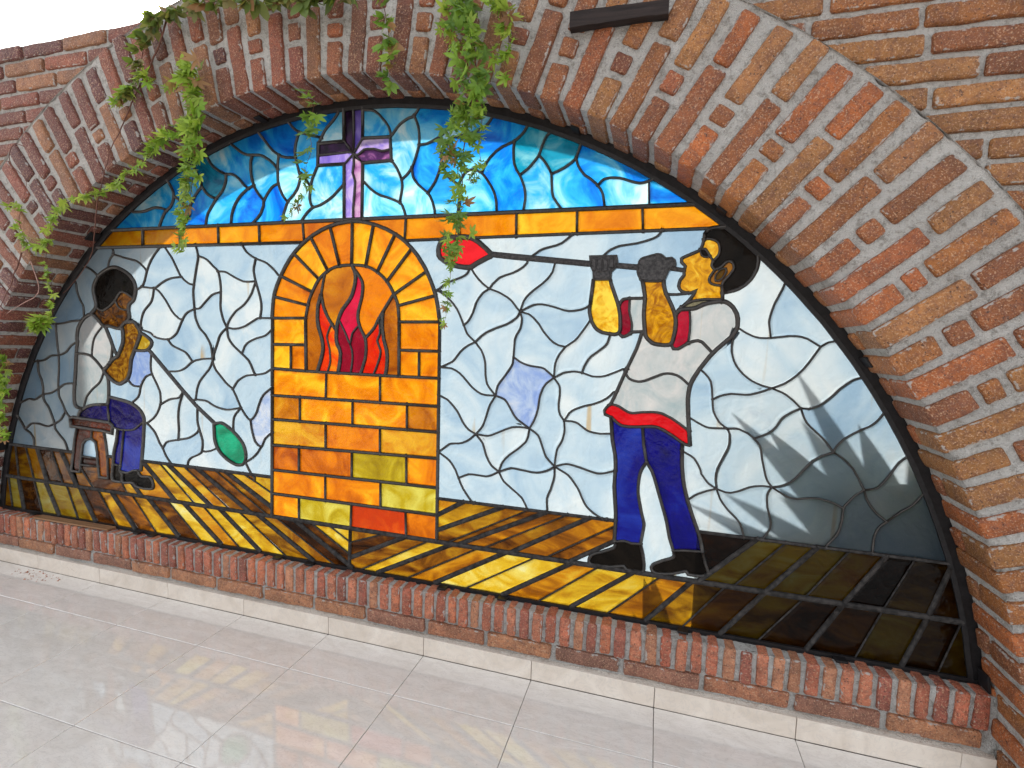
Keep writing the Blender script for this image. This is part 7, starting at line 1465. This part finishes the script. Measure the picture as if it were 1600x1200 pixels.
for x in (-.52, .18, .27, .97, 1.13, 1.73, 1.97, 2.60, 3.06):
    inst('clip', clip_me, rail, Matrix.Translation(Vector((x, .055, .2500 + rnd.uniform(0, .002))) - WO) @ Matrix.Rotation(rnd.uniform(-.1, .1), 4, 'Z'))
for adeg, ww in ((8.9, .05), (35.0, .034), (51.5, .034), (66.0, .03), (128.5, .05), (100.5, .03), (162.5, .05)):
    a = R(adeg)
    inst('clip', clip_me, aframe, Matrix.Translation(Vector((CX + 2.134 * math.cos(a), .043, CZ + 2.134 * math.sin(a))) - WO) @ Matrix.Rotation(-a, 4, 'Y') @ Matrix.Rotation(math.pi / 2, 4, 'Y') @ Matrix.Diagonal((ww / .034, 1.6, 1, 1)))
# fingers of the iron hand that grips the blowpipe
fing = slab_mesh('finger', .0155, .006, .044, M['iron'], .0028)
for i, q in enumerate(((2.250, 0.068, 1.461), (2.269, 0.068, 1.458), (2.288, 0.068, 1.458), (2.308, 0.068, 1.464))):
    inst('finger', fing, grip, Matrix.Translation(Vector(q) - WO - grip.location) @ Matrix.Diagonal((1, 1, (.92, 1.0, .95, .7)[i], 1)))

# ------------------------------------------------------------------ small things on the wall and sill
def tapered_bar(name, a, b, h0, h1, depth, mat, seed):
    a, b = Vector(a), Vector(b); L_ = (b - a).length; n = 10
    vs, fs = [], []
    for i in range(n + 1):
        t = i / n; x = -L_ / 2 + L_ * t; h = h0 + (h1 - h0) * t
        for (s, y) in ((-.5, 0), (-.5, -depth), (.5, -depth), (.5, 0)):
            vs.append((x, y + .0015 * N3(x * 20 + seed, y * 30, s), s * h + .002 * N3(x * 25, seed, s * 5)))
    for i in range(n):
        for j in range(4):
            fs.append((i * 4 + j, i * 4 + (j + 1) % 4, (i + 1) * 4 + (j + 1) % 4, (i + 1) * 4 + j))
    fs += [(3, 2, 1, 0), (n * 4, n * 4 + 1, n * 4 + 2, n * 4 + 3)]
    o = mesh_obj(name, vs, fs, mat)
    o.location = (a + b) / 2
    o.rotation_euler = (0, -math.atan2(b.z - a.z, b.x - a.x), 0)
    return o
bat = tapered_bar('wood_batten', (2.177, -0.113, 2.123), (2.450, -0.113, 2.119), .043, .036, .030, M['wood_dark'], 3)
tag(bat, 'short dark weathered wood batten fixed across the arch bricks near the top', 'batten')
ws = mesh_obj('wood_strip', *box_data(-.24, .24, -.020, .020, -.0035, .0035), M['wood_strip'])
ws.location = (-.21, .034, .2535); ws.rotation_euler = (0, .004, .03)
tag(ws, 'thin brown wooden strip lying on the brick sill under the seated figure', 'strip')

# brick dust and crumbs swept against the skirting
vs, fs = [], []
for i in range(70):
    r = abs(rnd.gauss(0, .0035)) + .0012; x = -.36 + rnd.gauss(0, .075) - .0 * i; y = -.055 + rnd.gauss(0, .022)
    b0 = len(vs)
    for (dx, dy, dz) in ((1, 0, 0), (-.5, .8, 0), (-.6, -.7, 0), (.1, .1, .7)): vs.append((x + dx * r * rnd.uniform(.7, 1.3), min(-.004, y + dy * r), .0002 + dz * r))
    fs += [(b0, b0 + 1, b0 + 3), (b0 + 1, b0 + 2, b0 + 3), (b0 + 2, b0, b0 + 3)]
cr = mesh_obj('brick_crumbs', vs, fs, mat_simple('brick_crumb', (.36, .17, .11), .95, .1))
tag(cr, 'scatter of reddish brick crumbs on the floor by the left skirting', 'debris', kind='stuff')

# ------------------------------------------------------------------ creeper
def leaflet(L_, w, fold, curl, n=4):
    vs, fs = [], []
    for i in range(n + 1):
        t = i / n
        hw_ = w * (math.sin(math.pi * min(1, t * .93 + .05)) ** .8) * (1 - .35 * t) if 0 < i < n else .0006
        z = -L_ * t; y = -curl * t * t
        vs += [(-hw_, y + fold * hw_, z), (0, y, z), (hw_, y + fold * hw_, z)]
    for i in range(n):
        for j in range(2):
            q = i * 3 + j; fs.append((q, q + 3, q + 4, q + 1))
    return vs, fs
def leaf_mesh(name, seed, five=True):
    rg = random.Random(seed); vs, fs = [], []
    angs = [0, 42, -42, 88, -88] if five else [0, 38, -38]
    for k, a in enumerate(angs):
        L_ = (1, .92, .92, .66, .66)[k] * rg.uniform(.9, 1.1)
        v, f = leaflet(L_, L_ * rg.uniform(.17, .22) * (1 if five else 1.5), rg.uniform(-.5, .3), rg.uniform(.1, .45) * L_)
        rot = Matrix.Rotation(R(a + rg.uniform(-8, 8)), 4, 'Y') @ Matrix.Rotation(rg.uniform(-.35, .35), 4, 'X')
        b0 = len(vs); vs += [rot @ Vector(p) + Vector((0, 0, -.04)) for p in v]; fs += [tuple(i + b0 for i in q) for q in f]
    # leaf stalk
    b0 = len(vs); s = .012
    vs += [Vector((-s, 0, 0)), Vector((s, 0, 0)), Vector((s * .6, .35, .45)), Vector((-s * .6, .35, .45))]; fs.append((b0, b0 + 1, b0 + 2, b0 + 3))
    me = bpy.data.meshes.new(name); me.from_pydata([tuple(v) for v in vs], [], fs); me.update()
    me.polygons.foreach_set('use_smooth', [True] * len(me.polygons)); me.materials.append(M['leaf']); return me
LEAVES = [leaf_mesh('leaf', i * 7 + 1) for i in range(6)]
BROAD = [leaf_mesh('broad_leaf', i * 5 + 3, False) for i in range(4)]
FRESH = [(.30, .46, .05), (.36, .52, .06), (.22, .38, .04), (.42, .52, .08), (.26, .36, .06)]
OLIVE = [(.12, .17, .045), (.17, .20, .06), (.22, .22, .08), (.28, .22, .09), (.10, .15, .05)]
DARKG = [(.12, .24, .04), (.17, .31, .045), (.23, .38, .05), (.30, .44, .06), (.14, .25, .06)]
RUSSET = [(.36, .18, .09), (.30, .12, .06)]
def resample(P, step):
    out = []
    n = len(P)
    for i in range(n - 1):
        p0, p1, p2, p3 = P[max(0, i - 1)], P[i], P[i + 1], P[min(n - 1, i + 2)]
        m = max(1, int((p2 - p1).length / step))
        for k in range(m):
            t = k / m
            out.append(.5 * ((2 * p1) + (p2 - p0) * t + (2 * p0 - 5 * p1 + 4 * p2 - p3) * t * t + (3 * p1 - p0 - 3 * p2 + p3) * t ** 3))
    out.append(P[-1]); return out
def vine(label, strands, group='creeper strands'):
    """strands: (points, stem radius, leaves per metre, leaf size, spread, palette, mesh set, stem material)"""
    root = Vector(strands[0][0][0])
    t = thing('creeper_vine', label, 'creeper', root)
    for (P, rad, dens, size, spread0, pal, ms, sm) in strands:
        Q = resample([Vector(p) for p in P], .018)
        Q = [q + Vector((.004 * N3(q.z, 1, q.x, 30), .003 * N3(q.z, 2, q.x, 30), 0)) for q in Q]
        vs, fs = [], []
        for i, q in enumerate(Q):
            d = (Q[min(i + 1, len(Q) - 1)] - Q[max(0, i - 1)]).normalized()
            a = d.cross(Vector((0, 1, 0)));
            if a.length < .1: a = d.cross(Vector((1, 0, 0)))
            a.normalize(); b_ = d.cross(a); r = rad * (1 - .6 * i / len(Q))
            for k in range(5):
                an = k * 2 * math.pi / 5; vs.append(q + a * (r * math.cos(an)) + b_ * (r * math.sin(an)) - root)
        for i in range(len(Q) - 1):
            for k in range(5): fs.append((i * 5 + k, i * 5 + (k + 1) % 5, (i + 1) * 5 + (k + 1) % 5, (i + 1) * 5 + k))
        stem = mesh_obj('stem', vs, fs, M[sm], t, True)
        Ltot = sum((Q[i + 1] - Q[i]).length for i in range(len(Q) - 1))
        for _ in range(int(dens * 2.1 * Ltot)):
            f = rnd.random() ** .9; q = Q[min(len(Q) - 1, int(f * len(Q)))]
            s = size * 1.05 * rnd.uniform(.55, 1.35) * (1 - .35 * f)
            spread = spread0 * (1 - .3 * f)
            off = Vector((rnd.gauss(0, spread), -abs(rnd.gauss(0, spread * .6)) - .006, rnd.gauss(0, spread * .7)))
            rot = Matrix.Rotation(rnd.gauss(0, .7), 4, 'Z') @ Matrix.Rotation(rnd.gauss(-.15, .5), 4, 'X') @ Matrix.Rotation(rnd.gauss(0, .75), 4, 'Y')
            c = rnd.choice(pal)
            if rnd.random() < .08: c = rnd.choice(RUSSET)
            k = rnd.uniform(.8, 1.2)
            inst('leaf', rnd.choice(ms), stem, Matrix.Translation(q + off - root) @ rot @ Matrix.Scale(s, 4), tuple(v * k for v in c))
    return t
vine('leafy creeper trailing along the top edge of the arch at upper left', [
    ([(1.448, -0.150, 2.306), (1.339, -0.150, 2.295), (1.186, -0.150, 2.331), (1.026, -0.150, 2.347), (0.886, -0.150, 2.360), (0.754, -0.150, 2.358), (0.646, -0.150, 2.334)], .003, 60, .062, .022, OLIVE, BROAD, 'stem'),
    ([(0.684, -0.150, 2.359), (0.670, -0.150, 2.312), (0.644, -0.150, 2.258), (0.608, -0.140, 2.227), (0.545, -0.135, 2.159), (0.469, -0.130, 2.071), (0.411, -0.130, 1.981), (0.354, -0.128, 1.918), (0.311, -0.125, 1.838), (0.276, -0.120, 1.772)], .0034, 0, .04, .01, OLIVE, LEAVES, 'stem'),
])
vine('olive creeper bunch hanging over the upper left arch bricks', [
    ([(0.646, -0.150, 2.316), (0.589, -0.150, 2.290), (0.554, -0.150, 2.226), (0.525, -0.145, 2.152), (0.473, -0.140, 2.089)], .002, 62, .050, .016, OLIVE, BROAD, 'stem'),
    ([(0.545, -0.145, 2.168), (0.583, -0.145, 2.140), (0.620, -0.145, 2.118)], .0015, 70, .045, .014, FRESH, LEAVES, 'stem'),
    ([(0.477, -0.142, 2.112), (0.440, -0.142, 2.092), (0.419, -0.142, 2.070)], .0015, 110, .042, .013, FRESH, LEAVES, 'stem'),
])
vine('dense bright green creeper hanging down in front of the dark blue panes at left', [
    ([(0.808, -0.150, 2.166), (0.797, -0.155, 2.105), (0.824, -0.155, 2.024), (0.822, -0.150, 1.937), (0.791, -0.140, 1.852), (0.765, -0.130, 1.783), (0.736, -0.120, 1.699), (0.696, -0.110, 1.608), (0.678, -0.110, 1.526)], .0022, 90, .043, .022, FRESH, LEAVES, 'stem'),
    ([(0.792, -0.150, 2.141), (0.752, -0.155, 2.121), (0.712, -0.155, 2.092)], .0016, 100, .042, .016, FRESH, LEAVES, 'stem'),
    ([(0.787, -0.150, 1.962), (0.747, -0.155, 1.941), (0.688, -0.155, 1.923), (0.631, -0.150, 1.902), (0.585, -0.145, 1.870)], .0018, 85, .040, .017, FRESH, LEAVES, 'stem'),
])
vine('thin creeper shoot running along the left arris and down the left jamb', [
    ([(0.579, -0.140, 1.872), (0.495, -0.135, 1.823), (0.420, -0.130, 1.795), (0.329, -0.128, 1.747), (0.222, -0.128, 1.732), (0.119, -0.128, 1.722), (0.038, -0.126, 1.680), (-0.005, -0.125, 1.624), (-0.042, -0.120, 1.552), (-0.095, -0.100, 1.489), (-0.110, -0.080, 1.418), (-0.107, -0.070, 1.341), (-0.137, -0.060, 1.251)], .002, 44, .032, .009, FRESH, LEAVES, 'stem'),
    ([(-0.009, -0.130, 1.554), (-0.088, -0.130, 1.540), (-0.158, -0.130, 1.558), (-0.200, -0.130, 1.648), (-0.179, -0.130, 1.709), (-0.269, -0.130, 1.703)], .0016, 38, .036, .010, FRESH, LEAVES, 'stem'),
    ([(-0.194, -0.130, 1.513), (-0.250, -0.130, 1.418), (-0.297, -0.130, 1.348), (-0.353, -0.130, 1.278)], .0032, 0, .03, .01, FRESH, LEAVES, 'stem'),
    ([(-0.175, -0.110, 1.480), (-0.171, -0.100, 1.435), (-0.165, -0.090, 1.367), (-0.188, -0.090, 1.330), (-0.255, -0.100, 1.298), (-0.350, -0.110, 1.251)], .0024, 0, .03, .01, FRESH, LEAVES, 'dry_stem'),
    ([(-0.138, -0.130, 1.950), (-0.208, -0.130, 1.969), (-0.244, -0.130, 1.919), (-0.215, -0.130, 1.871), (-0.147, -0.130, 1.819), (-0.160, -0.130, 1.754)], .002, 0, .03, .01, FRESH, LEAVES, 'stem'),
    ([(0.276, -0.120, 1.772), (0.183, -0.080, 1.685), (0.093, -0.030, 1.593), (-0.025, 0.030, 1.518), (-0.137, 0.055, 1.442), (-0.249, 0.058, 1.359)], .0026, 0, .03, .01, FRESH, LEAVES, 'stem'),
])
vine('single drooping creeper sprig with large leaves beside the seated figure', [
    ([(-0.205, -0.060, 1.233), (-0.205, -0.070, 1.212), (-0.206, -0.075, 1.198)], .0016, 420, .052, .010, FRESH, LEAVES, 'stem'),
])
vine('small creeper sprigs low on the left jamb at the picture edge', [
    ([(-0.582, -0.050, 1.085), (-0.503, -0.050, 1.054), (-0.463, -0.050, 0.998), (-0.487, -0.050, 0.921), (-0.521, -0.050, 0.827), (-0.511, -0.050, 0.735), (-0.489, -0.050, 0.662)], .0014, 62, .040, .018, FRESH, LEAVES, 'stem'),
])
vine('sparse creeper strand hanging before the pale panes left of the cross', [
    ([(1.295, -0.130, 2.019), (1.295, -0.130, 1.950), (1.282, -0.130, 1.894), (1.287, -0.130, 1.830), (1.265, -0.130, 1.767), (1.281, -0.130, 1.712), (1.244, -0.130, 1.660), (1.195, -0.130, 1.612)], .0011, 36, .040, .012, DARKG, LEAVES, 'stem'),
])
vine('short creeper strand hanging over the arch bricks above the cross', [
    ([(1.559, -0.150, 2.281), (1.578, -0.150, 2.236), (1.592, -0.150, 2.174), (1.604, -0.150, 2.114), (1.604, -0.145, 2.058), (1.588, -0.140, 2.014)], .0015, 58, .044, .013, DARKG, BROAD, 'stem'),
])
vine('longest thick creeper curtain hanging past the red glass bulb', [
    ([(1.844, -0.150, 2.244), (1.878, -0.160, 2.138), (1.894, -0.160, 2.053), (1.897, -0.160, 1.970), (1.880, -0.150, 1.892), (1.863, -0.140, 1.821), (1.850, -0.135, 1.747), (1.850, -0.130, 1.660), (1.839, -0.130, 1.572), (1.828, -0.130, 1.512), (1.824, -0.130, 1.452)], .003, 95, .040, .026, DARKG, LEAVES, 'stem'),
    ([(1.824, -0.130, 1.452), (1.813, -0.130, 1.381), (1.808, -0.130, 1.309), (1.798, -0.130, 1.232)], .0009, 52, .022, .008, DARKG, LEAVES, 'stem'),
    ([(1.798, -0.150, 2.247), (1.803, -0.150, 2.191), (1.800, -0.150, 2.139), (1.835, -0.150, 2.112), (1.865, -0.150, 2.068)], .0016, 70, .036, .016, FRESH, LEAVES, 'stem'),
    ([(1.943, -0.150, 2.228), (1.968, -0.150, 2.176), (1.990, -0.150, 2.119), (1.998, -0.150, 2.069), (1.989, -0.150, 2.028), (1.981, -0.145, 1.983)], .0016, 80, .042, .016, FRESH, LEAVES, 'stem'),
    ([(1.896, -0.160, 2.007), (1.918, -0.160, 1.930), (1.920, -0.150, 1.869), (1.906, -0.140, 1.799), (1.915, -0.135, 1.729), (1.893, -0.130, 1.688)], .0016, 55, .036, .016, DARKG, LEAVES, 'stem'),
    ([(1.848, -0.150, 1.905), (1.817, -0.145, 1.871), (1.799, -0.140, 1.788), (1.789, -0.135, 1.737)], .0012, 70, .036, .014, DARKG, LEAVES, 'stem'),
])

# ------------------------------------------------------------------ unseen, behind the window: agave, plus bulk added to shade the glass
pl = thing('shade_planter', 'unseen rendered trough added close behind the lower right panes to darken them', 'shade_planter', (3.0, .6, 0))  # unseen trough, added to cut light to the lower right panes
def pbox(n, a, b, c, d, e, f, m): return mesh_obj(n, *box_data(a - 3.0, b - 3.0, c - .6, d - .6, e, f), m, pl)
pbox('front_wall', 2.56, 3.40, .150, .20, -.06, .640, M['plaster']); pbox('back_wall', 2.56, 3.40, .70, .75, -.06, .640, M['plaster'])
pbox('end_wall', 2.56, 2.61, .201, .699, -.06, .640, M['plaster']); pbox('end_wall', 3.35, 3.40, .201, .699, -.06, .640, M['plaster']); pbox('soil', 2.611, 3.349, .201, .699, .3, .615, M['soil'])
gw = mesh_obj('shade_wall', *box_data(2.85, 6.5, .80, .95, -.06, 2.7), M['plaster'])  # unseen wall, added to block sky light on the right side
tag(gw, 'tall unseen rendered wall added at the right to block sky behind the panes', 'garden wall')
gp = thing('shade_pillar', 'square unseen pillar added behind the left end of the window to shade it', 'pillar', (-2.02, 1.4, 0))  # unseen pillar, added to keep sun off the left edge of the glass
mesh_obj('shaft', *box_data(-.45, .45, -.25, .25, -.06, 3.0), M['plaster'], gp); mesh_obj('cap', *box_data(-.5, .5, -.3, .3, 3.003, 3.1), M['plaster'], gp)
def blade(d, L_, w, parent):
    d = Vector(d).normalized(); side = d.cross(Vector((0, 1, 0)))
    side.normalize(); up = side.cross(d)
    vs, fs = [], []; n = 8
    for i in range(n + 1):
        t = i / n; hw_ = w * (.8 + .7 * t - 1.5 * t * t) * (1 if i < n else .05) + .0008
        c = d * (L_ * t) + Vector((0, 0, -.10 * L_ * t * t))
        vs += [c - side * hw_ + up * hw_ * .3, c - up * .012 * (1 - t), c + side * hw_ + up * hw_ * .3, c + up * .004]
    for i in range(n):
        for j in range(4): fs.append((i * 4 + j, i * 4 + (j + 1) % 4, i * 4 + 4 + (j + 1) % 4, i * 4 + 4 + j))
    return mesh_obj('blade', vs, fs, M['agave'], parent, True)
for (px_, py_, pz_, lab, BL) in (
    (2.98, .42, .61, 'spiky agave with long blades leaning left behind the lower right panes', [(164, .42, .030, 0), (152, .56, .036, -.1), (143, .60, .044, .05), (135, .58, .05, .15), (128, .64, .042, -.1), (121, .70, .055, .1), (114, .70, .038, -.05), (106, .64, .055, .2), (98, .54, .055, 0), (90, .58, .05, .2), (80, .44, .055, .1), (66, .40, .05, .2), (52, .36, .05, .1), (36, .34, .05, .2), (146, .45, .06, .3), (122, .5, .06, -.25), (100, .46, .06, -.25), (70, .35, .06, .3), (112, .4, .065, 0), (132, .4, .065, -.2), (92, .38, .065, .1)]),
    (2.42, .26, -.05, 'small unseen agave added on the ground to break up the shadow edge', [(150, .22, .03, 0), (135, .34, .035, .1), (122, .42, .035, -.1), (110, .46, .035, .1), (98, .52, .05, 0), (86, .50, .05, .1), (116, .50, .05, .2), (104, .46, .06, .2), (128, .40, .05, .2), (92, .44, .06, -.2), (80, .48, .05, .2), (68, .46, .05, .2), (74, .44, .035, -.1), (60, .38, .03, .1), (45, .30, .03, 0)])):  # second plant is added to soften a hard shadow edge
    ag = thing('agave_plant', lab, 'plant', (px_, py_, pz_), 'agaves in the planter')
    for (an, L0, w0, yy) in BL:
        blade((math.cos(R(an)), yy, math.sin(R(an))), L0 * 1.3, w0 * 1.25, ag)
sh = thing('shade_shrub', 'dense broad-leaved bush added behind the glass to darken the lower right panes', 'plant', (3.12, .32, .61))  # unseen foliage, added to thicken the shade on the glass
for i in range(290):
    u = rnd.random() ** .5; an = rnd.uniform(0, 6.283)
    zz = rnd.uniform(0, .34) * (1 - .35 * u)
    p_ = Vector((.29 * u * math.cos(an), .16 * u * math.sin(an), zz))
    rot = Matrix.Rotation(rnd.uniform(0, 6.28), 4, 'Z') @ Matrix.Rotation(rnd.gauss(0, .7), 4, 'X') @ Matrix.Rotation(rnd.gauss(0, .7), 4, 'Y')
    inst('leaf', rnd.choice(BROAD), sh, Matrix.Translation(p_) @ rot @ Matrix.Scale(.12 * rnd.uniform(.7, 1.3), 4), rnd.choice(DARKG))
bm_ = [mesh_obj('stem', *box_data(-.006, .006, -.006, .006, -.03, .3), M['stem'], sh)]
for k, (dx, dy) in enumerate(((.1, .03), (-.1, .02), (.03, -.08), (-.05, .08))):
    st_ = mesh_obj('stem', *box_data(-.005, .005, -.005, .005, -.03, .28), M['stem'], sh); st_.rotation_euler = (-dy * 3, dx * 3, 0)
